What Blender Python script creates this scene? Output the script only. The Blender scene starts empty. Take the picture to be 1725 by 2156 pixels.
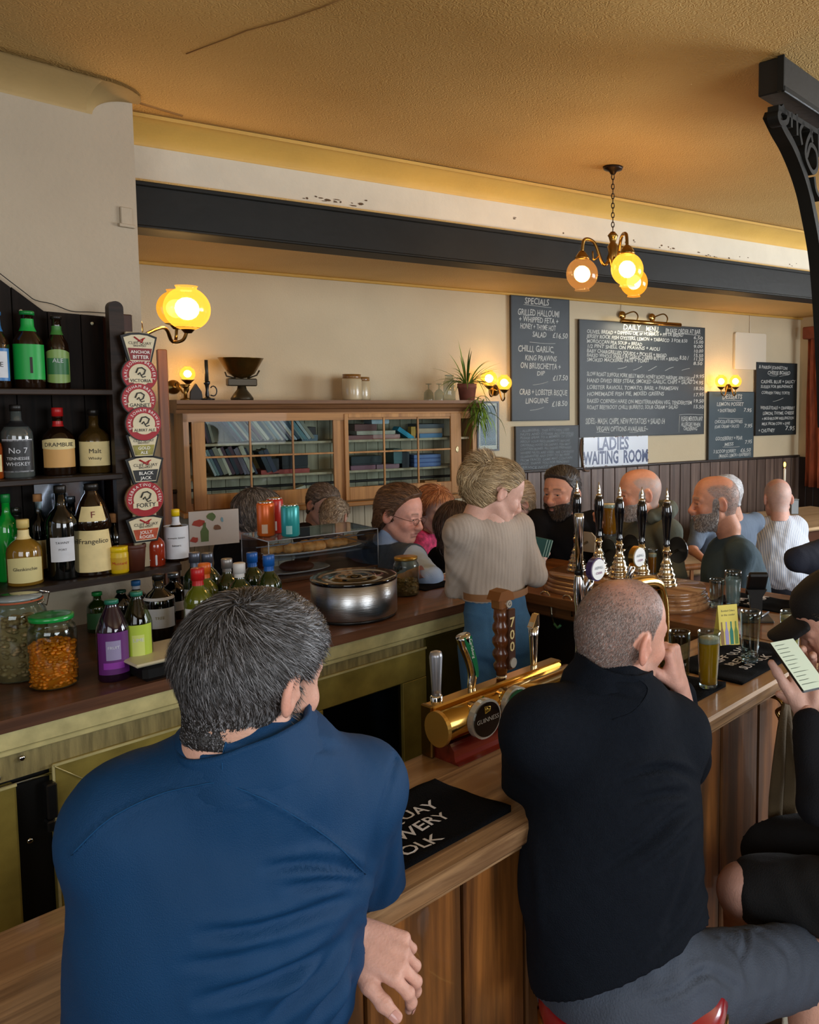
import bpy,bmesh,math,random
import numpy as np
from mathutils import Vector,Matrix,noise as mnoise
from mathutils.bvhtree import BVHTree
random.seed(7);rng=np.random.default_rng(11)
R=math.radians;PI=math.pi
scene=bpy.context.scene
COL=scene.collection
# ------------------------------------------------------------------ camera
TH=R(4.5);H=1.9;F=1750.0;CX=1250.0;CY=844+1750*math.tan(R(4.5))
cam_d=bpy.data.cameras.new('camera');cam=bpy.data.objects.new('camera',cam_d);COL.objects.link(cam)
cam.location=(0,0,H);cam.rotation_euler=(PI/2-TH,0,0)
cam_d.sensor_width=36;cam_d.lens=36*F/2156
cam_d.shift_x=(862.5-CX)/2156;cam_d.shift_y=-(1078-CY)/2156;cam_d.clip_start=.05
scene.camera=cam
# ------------------------------------------------------------------ world, exposure
w=bpy.data.worlds.new('sky');scene.world=w;w.use_nodes=True
w.node_tree.nodes['Background'].inputs[0].default_value=(.62,.75,1,1)
w.node_tree.nodes['Background'].inputs[1].default_value=1.2
scene.view_settings.view_transform='Standard';scene.view_settings.look='None'
scene.view_settings.exposure=0.37;scene.view_settings.gamma=1;scene.view_settings.use_curve_mapping=False
scene.cycles.use_denoising=True;scene.cycles.max_bounces=8;scene.cycles.transparent_max_bounces=16
scene.cycles.caustics_reflective=False;scene.cycles.caustics_refractive=False
scene.cycles.sample_clamp_indirect=6
def area(name,loc,target,sx,sy,power,col):
 l=bpy.data.lights.new(name,'AREA');l.shape='RECTANGLE';l.size=sx;l.size_y=sy;l.energy=power;l.color=col
 o=bpy.data.objects.new(name,l);COL.objects.link(o);o.location=loc
 o.rotation_euler=(Vector(target)-Vector(loc)).to_track_quat('-Z','Y').to_euler();return o
def point(name,loc,power,col=(1,.62,.25),r=.03):
 l=bpy.data.lights.new(name,'POINT');l.energy=power;l.color=col;l.shadow_soft_size=r
 o=bpy.data.objects.new(name,l);COL.objects.link(o);o.location=loc;return o
# daylight of the windows: right wall, behind the camera and to its right
area('window_daylight',(4.6,4.6,1.9),(0,3.6,1.2),2.6,1.6,170,(.86,.93,1))
area('window_daylight',(3.6,-0.9,2.0),(0.6,2.6,1.0),2.6,1.6,110,(.88,.94,1))
area('window_daylight',(-0.6,-2.2,2.1),(-.4,2.6,1.1),2.6,1.5,46,(.9,.95,1))
area('window_daylight',(4.35,5.75,1.75),(1.4,6.2,1.3),1.2,1.3,60,(.9,.95,1))
# ------------------------------------------------------------------ geometry frames
cT,sT=math.cos(TH),math.sin(TH)
def ray(px,py):
 a=(px-CX)/F;b=(py-CY)/F
 return Vector((a,cT-b*sT,-sT-b*cT))
CAM=Vector((0,0,H))
def at(px,py,Y):d=ray(px,py);return CAM+d*(Y/d.y)
def onz(px,py,z):d=ray(px,py);return CAM+d*((z-H)/d.z)
def proj(P):
 P=np.asarray(P,float);x=P[...,0];y=P[...,1];z=P[...,2]-H
 f=y*cT-z*sT;u=y*sT+z*cT
 return CX+F*x/f,CY-F*u/f
DX,DY=.6247,.7809 # direction of the bar
AB=math.atan2(DY,DX)
def B(s,t,z=0):return Vector((DX*s-DY*t,DY*s+DX*t,z))
def toB(P):return(DX*P[0]+DY*P[1],-DY*P[0]+DX*P[1],P[2])
def ontb(px,py,t): # pixel on the vertical plane t of the bar frame -> (s, z)
 d=ray(px,py);k=t/(-DY*d.x+DX*d.y);P=CAM+d*k;return toB(P)[0],P.z
WX,WY=.814,.581
WN=math.hypot(WX,WY);WX /= WN;WY /= WN
AW=math.atan2(WY,WX)
def W(u,v,z=0):return Vector((WX*u-WY*v,WY*u+WX*v,z))
def WP(px,py,v): # pixel on plane v of the back-wall frame -> (u, z)
 d=ray(px,py);k=v/(-WY*d.x+WX*d.y);P=CAM+d*k
 return WX*P.x+WY*P.y,P.z
VW=5.73
# ------------------------------------------------------------------ materials
def C(h):
 h=h.lstrip('#');return tuple(((int(h[i:i+2],16)/255)+.055)**2.4/1.055**2.4 if int(h[i:i+2],16)>10 else int(h[i:i+2],16)/255/12.92 for i in(0,2,4))
MATS={}
def _n(nt,t,**kw):
 n=nt.nodes.new(t)
 for k,v in kw.items():setattr(n,k,v)
 return n
def M(name,col='#808080',rough=.5,metal=0,bump=0,bs=60,var=0,vs=6,trans=0,emis=0,ecol=None,coat=0,ior=1.45,alpha=1,sheen=0,sub=0,attr=False,stretch=None,spec=.5,rand=0):
 if name in MATS:return MATS[name]
 m=bpy.data.materials.new(name);MATS[name]=m;m.use_nodes=True;nt=m.node_tree;L=nt.links.new
 b=nt.nodes['Principled BSDF'];I=b.inputs
 c=C(col)if isinstance(col,str)else col
 I['Base Color'].default_value=(*c,1);I['Roughness'].default_value=rough;I['Metallic'].default_value=metal
 I['Transmission Weight'].default_value=trans;I['IOR'].default_value=ior;I['Coat Weight'].default_value=coat
 I['Alpha'].default_value=alpha;I['Sheen Weight'].default_value=sheen;I['Specular IOR Level'].default_value=spec
 I['Coat Roughness'].default_value=.08
 if sub:I['Subsurface Weight'].default_value=sub;I['Subsurface Radius'].default_value=(.012,.004,.002);I['Subsurface Scale'].default_value=1
 if emis:I['Emission Strength'].default_value=emis;I['Emission Color'].default_value=(*(C(ecol)if ecol else c),1)
 tc=_n(nt,'ShaderNodeTexCoord');src=tc.outputs['Object']
 if stretch:
  mp=_n(nt,'ShaderNodeMapping');mp.inputs['Scale'].default_value=stretch;L(src,mp.inputs[0]);src=mp.outputs[0]
 base=None
 if attr:
  a=_n(nt,'ShaderNodeAttribute',attribute_name='col');base=a.outputs['Color']
 if var or attr or rand:
  no=_n(nt,'ShaderNodeTexNoise');no.inputs['Scale'].default_value=vs;no.inputs['Detail'].default_value=6;L(src,no.inputs['Vector'])
  mr=_n(nt,'ShaderNodeMapRange');L(no.outputs[0],mr.inputs[0])
  mr.inputs[1].default_value=.3;mr.inputs[2].default_value=.7;mr.inputs[3].default_value=1-var;mr.inputs[4].default_value=1+var
  val=mr.outputs[0]
  if rand:
   oi=_n(nt,'ShaderNodeObjectInfo');m2=_n(nt,'ShaderNodeMapRange');L(oi.outputs['Random'],m2.inputs[0]);m2.inputs[3].default_value=1-rand;m2.inputs[4].default_value=1+rand
   mm=_n(nt,'ShaderNodeMath',operation='MULTIPLY');L(val,mm.inputs[0]);L(m2.outputs[0],mm.inputs[1]);val=mm.outputs[0]
  mx=_n(nt,'ShaderNodeVectorMath',operation='SCALE');L(val,mx.inputs['Scale'])
  if base:L(base,mx.inputs[0])
  else:mx.inputs[0].default_value=c
  L(mx.outputs[0],I['Base Color'])
 if bump:
  n2=_n(nt,'ShaderNodeTexNoise');n2.inputs['Scale'].default_value=bs;n2.inputs['Detail'].default_value=4;L(src,n2.inputs['Vector'])
  bp=_n(nt,'ShaderNodeBump');bp.inputs['Strength'].default_value=min(1,bump);bp.inputs['Distance'].default_value=.004*max(1,bump)
  L(n2.outputs[0],bp.inputs['Height']);L(bp.outputs[0],I['Normal'])
 return m
def wood(name,c1,c2,axis='x',rough=.45,scale=1.0,bump=.3,coat=0,worn=None,rand=.18,gs=1.0,spec=.35):
 """long-grain wood: noise stretched along one object axis"""
 if name in MATS:return MATS[name]
 m=bpy.data.materials.new(name);MATS[name]=m;m.use_nodes=True;nt=m.node_tree;L=nt.links.new
 b=nt.nodes['Principled BSDF'];b.inputs['Roughness'].default_value=rough;b.inputs['Coat Weight'].default_value=coat;b.inputs['Specular IOR Level'].default_value=spec
 tc=_n(nt,'ShaderNodeTexCoord');oi=_n(nt,'ShaderNodeObjectInfo')
 ad=_n(nt,'ShaderNodeVectorMath',operation='MULTIPLY_ADD');L(oi.outputs['Random'],ad.inputs[0]);ad.inputs[1].default_value=(37,17,53);L(tc.outputs['Object'],ad.inputs[2])
 mp=_n(nt,'ShaderNodeMapping');sc={'x':(1.2,26,26),'y':(26,1.2,26),'z':(26,26,1.2)}[axis]
 mp.inputs['Scale'].default_value=tuple(k*scale for k in sc);L(ad.outputs[0],mp.inputs[0])
 n1=_n(nt,'ShaderNodeTexNoise');n1.inputs['Scale'].default_value=1.0*gs;n1.inputs['Detail'].default_value=8;n1.inputs['Roughness'].default_value=.65;n1.inputs['Distortion'].default_value=.6
 L(mp.outputs[0],n1.inputs['Vector'])
 cr=_n(nt,'ShaderNodeValToRGB');e=cr.color_ramp.elements;e[0].position=.36;e[0].color=(*C(c1),1);e[1].position=.64;e[1].color=(*C(c2),1)
 L(n1.outputs[0],cr.inputs[0]);out=cr.outputs[0]
 if worn:
  n3=_n(nt,'ShaderNodeTexNoise');n3.inputs['Scale'].default_value=3;n3.inputs['Detail'].default_value=7;mp3=_n(nt,'ShaderNodeMapping');mp3.inputs['Scale'].default_value={'x':(.5,4,4),'y':(4,.5,4),'z':(4,4,.5)}[axis];L(ad.outputs[0],mp3.inputs[0]);L(mp3.outputs[0],n3.inputs['Vector'])
  c3=_n(nt,'ShaderNodeValToRGB');c3.color_ramp.elements[0].position=.46;c3.color_ramp.elements[1].position=.62;L(n3.outputs[0],c3.inputs[0])
  mx=_n(nt,'ShaderNodeMix',data_type='RGBA');L(c3.outputs[0],mx.inputs[0]);L(out,mx.inputs[6]);mx.inputs[7].default_value=(*C(worn),1);out=mx.outputs[2]
 m2=_n(nt,'ShaderNodeMapRange');L(oi.outputs['Random'],m2.inputs[0]);m2.inputs[3].default_value=1-rand;m2.inputs[4].default_value=1+rand
 sc2=_n(nt,'ShaderNodeVectorMath',operation='SCALE');L(out,sc2.inputs[0]);L(m2.outputs[0],sc2.inputs['Scale']);L(sc2.outputs[0],b.inputs['Base Color'])
 if bump:
  bp=_n(nt,'ShaderNodeBump');bp.inputs['Strength'].default_value=bump;bp.inputs['Distance'].default_value=.003
  L(n1.outputs[0],bp.inputs['Height']);L(bp.outputs[0],b.inputs['Normal'])
 return m
def thin(name,tint='#ffffff',edge=1.0,ior=1.45,rough=.02):
 """clear thin-walled glass: fresnel mix of clear pass-through and reflection"""
 if name in MATS:return MATS[name]
 m=bpy.data.materials.new(name);MATS[name]=m;m.use_nodes=True;nt=m.node_tree;L=nt.links.new;nt.nodes.clear()
 o=_n(nt,'ShaderNodeOutputMaterial');t=_n(nt,'ShaderNodeBsdfTransparent');g=_n(nt,'ShaderNodeBsdfGlossy');lw=_n(nt,'ShaderNodeLayerWeight');lw.inputs[0].default_value=.5;pw=_n(nt,'ShaderNodeMath',operation='POWER');pw.inputs[1].default_value=3.5;f=_n(nt,'ShaderNodeMath',operation='MULTIPLY_ADD');f.inputs[1].default_value=.75*edge;f.inputs[2].default_value=.045*edge;x=_n(nt,'ShaderNodeMixShader')
 L(lw.outputs['Facing'],pw.inputs[0]);L(pw.outputs[0],f.inputs[0])
 t.inputs[0].default_value=(*C(tint),1);g.inputs['Roughness'].default_value=rough
 L(f.outputs[0],x.inputs[0]);L(t.outputs[0],x.inputs[1]);L(g.outputs[0],x.inputs[2]);L(x.outputs[0],o.inputs[0]);return m
# ------------------------------------------------------------------ mesh building
class MB:
 """collects shapes; build() links them as ONE mesh object"""
 def __init__(s):s.v=[];s.f=[];s.sm=[];s.mi=[];s.cur=0;s.T=None
 def add(s,vs,fs,smooth=False):
  o=len(s.v)
  if s.T is not None:vs=[s.T@Vector(p)for p in vs]
  s.v+=[tuple(p)for p in vs];s.f+=[tuple(i+o for i in f)for f in fs];s.sm+=[smooth]*len(fs);s.mi+=[s.cur]*len(fs);return s
 def box(s,a,b,bev=0,smooth=False):
  x0,y0,z0=a;x1,y1,z1=b
  if x0>x1:x0,x1=x1,x0
  if y0>y1:y0,y1=y1,y0
  if z0>z1:z0,z1=z1,z0
  if bev<=0:
   return s.add([(x0,y0,z0),(x1,y0,z0),(x1,y1,z0),(x0,y1,z0),(x0,y0,z1),(x1,y0,z1),(x1,y1,z1),(x0,y1,z1)],
   [(0,3,2,1),(4,5,6,7),(0,1,5,4),(1,2,6,5),(2,3,7,6),(3,0,4,7)])
  bev=min(bev,(x1-x0)/2.01,(y1-y0)/2.01,(z1-z0)/2.01)
  vs=[];idx={}
  for i,X in enumerate((x0,x1)):
   for j,Y in enumerate((y0,y1)):
    for k,Z in enumerate((z0,z1)):
     sx=bev if i==0 else-bev;sy=bev if j==0 else-bev;sz=bev if k==0 else-bev
     for ax,p in enumerate(((X,Y+sy,Z+sz),(X+sx,Y,Z+sz),(X+sx,Y+sy,Z))):
      idx[i,j,k,ax]=len(vs);vs.append(p)
  g=lambda i,j,k,ax:idx[i,j,k,ax];fs=[]
  for i in(0,1):
   q=[g(i,0,0,0),g(i,1,0,0),g(i,1,1,0),g(i,0,1,0)];fs.append(q if i else q[::-1])
   q=[g(0,i,0,1),g(0,i,1,1),g(1,i,1,1),g(1,i,0,1)];fs.append(q if i else q[::-1])
   q=[g(0,0,i,2),g(1,0,i,2),g(1,1,i,2),g(0,1,i,2)];fs.append(q if i else q[::-1])
  def fix(q,c):
   p=[Vector(vs[t])for t in q];n=(p[1]-p[0]).cross(p[2]-p[0]);m=sum(p,Vector())/len(p)-c
   return q if n.dot(m)>0 else q[::-1]
  cc=Vector(((x0+x1)/2,(y0+y1)/2,(z0+z1)/2))
  for i in(0,1):
   for j in(0,1):
    fs.append(fix([g(i,j,0,0),g(i,j,1,0),g(i,j,1,1),g(i,j,0,1)],cc))
    fs.append(fix([g(i,0,j,0),g(i,1,j,0),g(i,1,j,2),g(i,0,j,2)],cc))
    fs.append(fix([g(0,i,j,1),g(1,i,j,1),g(1,i,j,2),g(0,i,j,2)],cc))
    for k in(0,1):fs.append(fix([g(i,j,k,0),g(i,j,k,1),g(i,j,k,2)],cc))
  return s.add(vs,fs,smooth)
 def lathe(s,prof,n=24,c=(0,0,0),smooth=True,cap=True,sx=1,sy=1):
  vs=[];fs=[];k=len(prof)
  for r,z in prof:
   for i in range(n):a=2*PI*i/n;vs.append((c[0]+r*sx*math.cos(a),c[1]+r*sy*math.sin(a),c[2]+z))
  for j in range(k-1):
   for i in range(n):i2=(i+1)%n;fs.append((j*n+i,j*n+i2,(j+1)*n+i2,(j+1)*n+i))
  if cap:
   if prof[0][0]>1e-5:fs.append(tuple(range(n))[::-1])
   if prof[-1][0]>1e-5:fs.append(tuple((k-1)*n+i for i in range(n)))
  return s.add(vs,fs,smooth)
 def tube(s,pts,r,n=8,smooth=True,cap=True):
  pts=[Vector(p)for p in pts];k=len(pts);rs=r if isinstance(r,(list,tuple))else[r]*k
  vs=[];fs=[];T0=None;Nn=None
  for j in range(k):
   t=(pts[min(j+1,k-1)]-pts[max(j-1,0)]).normalized()
   if Nn is None:Nn=t.orthogonal().normalized()
   else:Nn=(Nn-t*Nn.dot(t));Nn=Nn.normalized()if Nn.length>1e-6 else t.orthogonal().normalized()
   Bn=t.cross(Nn)
   for i in range(n):a=2*PI*i/n;vs.append(pts[j]+(Nn*math.cos(a)+Bn*math.sin(a))*rs[j])
  for j in range(k-1):
   for i in range(n):i2=(i+1)%n;fs.append((j*n+i,j*n+i2,(j+1)*n+i2,(j+1)*n+i))
  if cap:fs.append(tuple(range(n))[::-1]);fs.append(tuple((k-1)*n+i for i in range(n)))
  return s.add(vs,fs,smooth)
 def prism(s,poly,y0,y1,ax='y',smooth=False):
  """extrude a 2-D polygon (x,z) along y (or given axis)"""
  n=len(poly)
  def P(a,b,d):return(a,d,b)if ax=='y' else((d,a,b)if ax=='x' else(a,b,d))
  vs=[P(a,b,y0)for a,b in poly]+[P(a,b,y1)for a,b in poly]
  A=sum(poly[i][0]*poly[(i+1)%n][1]-poly[(i+1)%n][0]*poly[i][1]for i in range(n))
  fl=(A>0)^(y1<y0);fl=not fl if ax!='y' else fl
  f1=tuple(range(n));f2=tuple(range(n,2*n))[::-1]
  sd=[((i+1)%n,i,i+n,(i+1)%n+n)for i in range(n)]
  fs=[f1,f2]+sd
  if not fl:fs=[f[::-1]for f in fs]
  return s.add(vs,fs,smooth)
 def sphere(s,c,r,n=16,m=10,sc=(1,1,1)):
  prof=[(math.sin(PI*j/m),-math.cos(PI*j/m))for j in range(m+1)]
  vs=[];fs=[]
  for rr,z in prof:
   for i in range(n):a=2*PI*i/n;vs.append((c[0]+r*sc[0]*rr*math.cos(a),c[1]+r*sc[1]*rr*math.sin(a),c[2]+r*sc[2]*z))
  for j in range(m):
   for i in range(n):i2=(i+1)%n;fs.append((j*n+i,j*n+i2,(j+1)*n+i2,(j+1)*n+i))
  return s.add(vs,fs,True)
 def build(s,name,mat,parent=None,merge=0):
  me=bpy.data.meshes.new(name);me.from_pydata(s.v,[],s.f)
  me.polygons.foreach_set('use_smooth',s.sm)
  ms=mat if isinstance(mat,(list,tuple))else[mat]
  for m in ms:me.materials.append(m)
  if len(ms)>1:me.polygons.foreach_set('material_index',s.mi)
  me.update();return link(name,me,parent)
def link(name,me,parent=None):
 o=bpy.data.objects.new(name,me);COL.objects.link(o)
 if parent is not None:o.parent=parent
 return o
def tag(o,label=None,cat=None,group=None,kind=None):
 if label:o['label']=label
 if cat:o['category']=cat
 if group:o['group']=group
 if kind:o['kind']=kind
 return o
def thing(name,label,cat,loc=(0,0,0),rz=0,group=None,rot=None):
 o=bpy.data.objects.new(name,None);COL.objects.link(o);o.location=loc;o.rotation_euler=rot or(0,0,rz)
 o.empty_display_size=.05
 return tag(o,label,cat,group)
def dup(root,loc,rz=None,label=None,group=None):
 r=root.copy();COL.objects.link(r);r.location=loc
 if rz is not None:r.rotation_euler=(0,0,rz)
 if label:r['label']=label
 if group:r['group']=group
 for ch in list(root.children):
  c=ch.copy();COL.objects.link(c);c.parent=r
  for g in ch.children:d=g.copy();COL.objects.link(d);d.parent=c
 return r
def struct(o):o['kind']='structure';return o
def arc(cx,cy,r,a0,a1,n=10):return[(cx+r*math.cos(R(a0+(a1-a0)*i/n)),cy+r*math.sin(R(a0+(a1-a0)*i/n)))for i in range(n+1)]
def smooth_path(pts,n=6):
 """Catmull-Rom through 3-D points"""
 P=[Vector(p)for p in pts];P=[P[0]*2-P[1]]+P+[P[-1]*2-P[-2]];out=[]
 for i in range(1,len(P)-2):
  a,b,c,d=P[i-1],P[i],P[i+1],P[i+2]
  for k in range(n):
   t=k/n;out.append(.5*((2*b)+(c-a)*t+(2*a-5*b+4*c-d)*t*t+(3*b-a-3*c+d)*t**3))
 return out+[P[-2]]
_tc={}
def text_geo(txt,size=1,shear=0,bold=0,align='LEFT',sx=1,res=2):
 key=(txt,shear,bold,align,res)
 if key not in _tc:
  cu=bpy.data.curves.new('t','FONT');cu.body=txt;cu.size=1;cu.shear=shear;cu.offset=bold;cu.align_x=align;cu.resolution_u=res;cu.fill_mode='FRONT'
  o=bpy.data.objects.new('t',cu);COL.objects.link(o);dg=bpy.context.evaluated_depsgraph_get();me=o.evaluated_get(dg).to_mesh()
  _tc[key]=([tuple(v.co)for v in me.vertices],[tuple(p.vertices)for p in me.polygons])
  o.evaluated_get(dg).to_mesh_clear();bpy.data.objects.remove(o);bpy.data.curves.remove(cu)
 vs,fs=_tc[key]
 return[(x*size*sx,y*size)for x,y,z in vs],fs
def put_text(mb,txt,size,fn,**kw):
 """text laid on a surface: fn(x, y) -> 3-D point"""
 vs,fs=text_geo(txt,size,**kw);mb.add([fn(x,y)for x,y in vs],fs)
def text_w(txt,size,**kw):
 vs,_=text_geo(txt,size,**kw);return(max(v[0]for v in vs)-min(v[0]for v in vs))if vs else 0
# ================================================================== STRUCTURE
def ceiling_mat(name,c1,c2,crack=False):
 m=bpy.data.materials.new(name);m.use_nodes=True;nt=m.node_tree;L=nt.links.new;b=nt.nodes['Principled BSDF'];b.inputs['Roughness'].default_value=.62
 tc=_n(nt,'ShaderNodeTexCoord');n1=_n(nt,'ShaderNodeTexNoise');n1.inputs['Scale'].default_value=1.3;n1.inputs['Detail'].default_value=5;L(tc.outputs['Object'],n1.inputs['Vector'])
 cr=_n(nt,'ShaderNodeValToRGB');e=cr.color_ramp.elements;e[0].position=.3;e[0].color=(*C(c1),1);e[1].position=.7;e[1].color=(*C(c2),1);L(n1.outputs[0],cr.inputs[0])
 L(cr.outputs[0],b.inputs['Base Color'])
# embossed swirl paper
 vo=_n(nt,'ShaderNodeTexVoronoi',feature='SMOOTH_F1');vo.inputs['Scale'].default_value=60;L(tc.outputs['Object'],vo.inputs['Vector'])
 wv=_n(nt,'ShaderNodeMath',operation='MULTIPLY');L(vo.outputs['Distance'],wv.inputs[0]);wv.inputs[1].default_value=24
 sn=_n(nt,'ShaderNodeMath',operation='SINE');L(wv.outputs[0],sn.inputs[0])
 n2=_n(nt,'ShaderNodeTexNoise');n2.inputs['Scale'].default_value=120;L(tc.outputs['Object'],n2.inputs['Vector'])
 ad=_n(nt,'ShaderNodeMath',operation='MULTIPLY_ADD');L(sn.outputs[0],ad.inputs[0]);ad.inputs[1].default_value=.35;L(n2.outputs[0],ad.inputs[2])
 bp=_n(nt,'ShaderNodeBump');bp.inputs['Strength'].default_value=.35;bp.inputs['Distance'].default_value=.004;L(ad.outputs[0],bp.inputs['Height']);L(bp.outputs[0],b.inputs['Normal'])
 return m
mCeil=ceiling_mat('ceiling_ochre','#c49c58','#d6b06c')
mCove=M('cove_yellow','#c39b4a',.6,bump=.3,bs=50,var=.08,vs=4)
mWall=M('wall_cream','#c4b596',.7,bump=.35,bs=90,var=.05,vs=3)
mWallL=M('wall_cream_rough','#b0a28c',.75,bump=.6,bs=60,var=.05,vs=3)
mBlack=M('black_paint','#1a1a17',.5,bump=.2,bs=30,var=.15,vs=8,spec=.25)
mFloor=wood('floor_boards','#4a3422','#6b4c30','x',.5)
mDado=wood('dado_planks','#4a3b34','#6f5d52','z',.42,1.0,.35,rand=.22)
mDadoDark=M('dado_dark','#2b211b',.5,var=.15)
ZC=3.02;ZL=2.74;VB=3.88
def quad(name,pts,mat):
 me=bpy.data.meshes.new(name);me.from_pydata([tuple(p)for p in pts],[],[tuple(range(len(pts)))]);me.materials.append(mat);return struct(link(name,me))
quad('floor',[(-6,-4,0),(9,-4,0),(9,12,0),(-6,12,0)],mFloor)
# main ceiling ends at the downstand over the beam
def slab(name,poly,z0,z1,mat):
 mb=MB();mb.prism([(p[0],p[1])for p in poly],z0,z1,'z');return struct(mb.build(name,mat))
mainpoly=[W(-4.5,VB+.1),W(11,VB+.1),W(11,-7),W(-4.5,-7)]
slab('ceiling',mainpoly,ZC,ZC+.1,mCeil)
slab('ceiling.001',[W(-4.5,VB),W(11,VB),W(11,VW+.2),W(-4.5,VW+.2)],ZL,ZL+.06,mCeil)
# downstand (white strip) above the beam
mb=MB();mb.box((-4.5,VB+.02,ZL),(11,VB+.13,ZC+.02));o=struct(mb.build('trim_1',M('downstand_white','#cfc7b4',.7,bump=.5,bs=25,var=.06,vs=5)));o.rotation_euler.z=AW
# flaked paint patches on the downstand
mfl=M('flaked_patch','#5b4632',.9)
mb=MB()
for cxp,cyp,nn,spr in((715,422,9,22),(760,425,5,14),(650,412,3,10),(1175,497,3,8),(1262,516,4,14),(1390,520,5,18),(1500,537,10,16),(1525,545,5,10),(1575,548,3,10),(1660,562,5,10),(1085,462,2,5),(1330,508,3,12)):
 for _ in range(nn):
  u,z=WP(cxp+random.gauss(0,spr),cyp+random.gauss(0,4),VB);a=random.uniform(.004,.016)*(1.4 if cxp<800 else 1);h=random.uniform(.002,.006)
  k=6;mb.add([(u+a*math.cos(i*2*PI/k)*random.uniform(.6,1),VB+.0185,z+h*math.sin(i*2*PI/k)*random.uniform(.6,1.2))for i in range(k)],[tuple(range(k))])
o=mb.build('trim_1_flakes',mfl);o.rotation_euler.z=AW;struct(o);o.name='trim_5'
# cove between downstand and ceiling
def cove(name,p0,p1,out,zt,zb,dep,mat,n=10):
 """quarter-round cove running from p0 to p1 (2-D), swelling to the 'out' direction"""
 mb=MB();pr=[]
 for i in range(n+1):
  a=i/n*PI/2
  pr.append((dep*(1-math.cos(a)),zb+(zt-zb)*math.sin(a)))
 vs=[];fs=[]
 for q in(p0,p1):
  for d,z in pr:vs.append((q[0]+out[0]*d,q[1]+out[1]*d,z))
 k=n+1
 for i in range(n):fs.append((i,i+1,k+i+1,k+i))
 vs+=[(p0[0],p0[1],zt),(p1[0],p1[1],zt)]
 fs.append(tuple(range(k))+(2*k,));fs.append(tuple(range(k,2*k))+(2*k+1,))
 mb.add(vs,fs,True);return struct(mb.build(name,mat))
wn=(WY,-WX)
cove('trim_2',W(.2,VB+.02),W(11,VB+.02),wn,ZC-.012,2.935,.16,mCove)
mb=MB();mb.box((.35,VB-.155,ZC-.02),(11,VB-.15,ZC-.006));o=struct(mb.build('trim_3',mCove));o.rotation_euler.z=AW
# the black beam
mb=MB();mb.box((-.2,VB-.02,2.60),(11,VB+.16,2.775),.006);mb.box((-.2,VB-.032,2.765),(11,VB+.14,2.785),.004);mb.box((-.2,VB-.026,2.598),(11,VB+.14,2.612),.004)
o=mb.build('ceiling_beam',mBlack);o.rotation_euler.z=AW;tag(o,'long black painted beam crossing the room under the ceiling','beam')
# back wall and dado
mb=MB();mb.box((-4,VW,0),(6.72,VW+.15,2.9));o=struct(mb.build('wall_back',mWall));o.rotation_euler.z=AW
ZD=1.33
mb=MB();mb.box((-4,VW-.012,0),(6.66,VW-.004,ZD));o=struct(mb.build('trim_4',mDadoDark));o.rotation_euler.z=AW
root_d=o
w0=2.55;k=0
wid=.125
u=-.2
pl=None
while u<6.64:
 if pl is None:
  mb=MB();mb.box((0,-.016,.02),(wid-.007,.0,ZD-.005),.003);pl=mb.build('plank',mDado,root_d);c=pl
 else:
  c=pl.copy();COL.objects.link(c);c.parent=root_d
 c.location=(u,VW-.012,0);u+=wid
mb=MB();mb.box((-4,VW-.045,ZD),(6.66,VW,ZD+.018),.004);o=struct(mb.build('trim_6',mDadoDark));o.rotation_euler.z=AW
# coving at the low ceiling
mb=MB();mb.box((-4,VW-.03,ZL-.02),(6.7,VW,ZL),.005);o=struct(mb.build('trim_7',mCove));o.rotation_euler.z=AW
# right wall with window
UR=6.68
mb=MB()
wins=[(VW-1.9,VW-.55),(VW-4.1,VW-2.5),(VW-6.5,VW-4.9)]
prev=VW+.1
for a,b in wins:
 mb.box((UR,b,0),(UR+.25,prev,2.9));mb.box((UR,a,0),(UR+.25,b,1.0));mb.box((UR,a,2.35),(UR+.25,b,2.9));prev=a
mb.box((UR,-8,0),(UR+.25,prev,3.1));mb.box((UR,-8,2.8),(UR+.25,VB,3.1))
o=struct(mb.build('wall_right',mWall));o.rotation_euler.z=AW
mWinW=M('window_white','#e8e6e0',.4)
for i,(a,b)in enumerate(wins):
 mb=MB()
 mb.box((UR+.1,a,1.0),(UR+.16,a+.06,2.35));mb.box((UR+.1,b-.06,1.0),(UR+.16,b,2.35));mb.box((UR+.1,a,1.0),(UR+.16,b,1.06));mb.box((UR+.1,a,2.29),(UR+.16,b,2.35))
 o=mb.build('window_%d'%(i+1),mWinW);o.rotation_euler.z=AW;struct(o)
 for kk in range(3):
  m2=MB();y=a+(b-a)*(kk+1)/4;m2.box((UR+.11,y-.012,1.05),(UR+.15,y+.012,2.3));m2.build('glazing_bar',mWinW,o)
 m2=MB();m2.box((UR+.11,a,1.66),(UR+.15,b,1.69));m2.build('glazing_bar',mWinW,o)
 m2=MB();m2.box((UR+.128,a+.03,1.03),(UR+.132,b-.03,2.32));m2.build('pane',M('window_glass','#ffffff',.02,trans=1,ior=1.02),o)
mb=MB()
for kk in range(60):mb.box((UR-.014,VW-.02-(kk+1)*.098,.02),(UR,VW-.026-kk*.098,ZD-.3 if 5<kk<20 else ZD),.003)
o=mb.build('trim_8',M('dado_right','#2a211d',.45,var=.2,vs=9));o.rotation_euler.z=AW;struct(o)
# left wall (shelf wall): its end edge is the free corner next to the lamps
TWL=3.345;SE=1.423
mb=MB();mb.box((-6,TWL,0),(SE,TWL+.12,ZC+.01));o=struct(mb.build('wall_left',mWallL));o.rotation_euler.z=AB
n2=(DY,-DX)
cove('trim_9',B(-6,TWL),B(SE-.16,TWL),n2,ZC-.012,2.93,.16,M('cove_shade','#a98f5d',.65,bump=.3,bs=40,var=.05))
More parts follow.
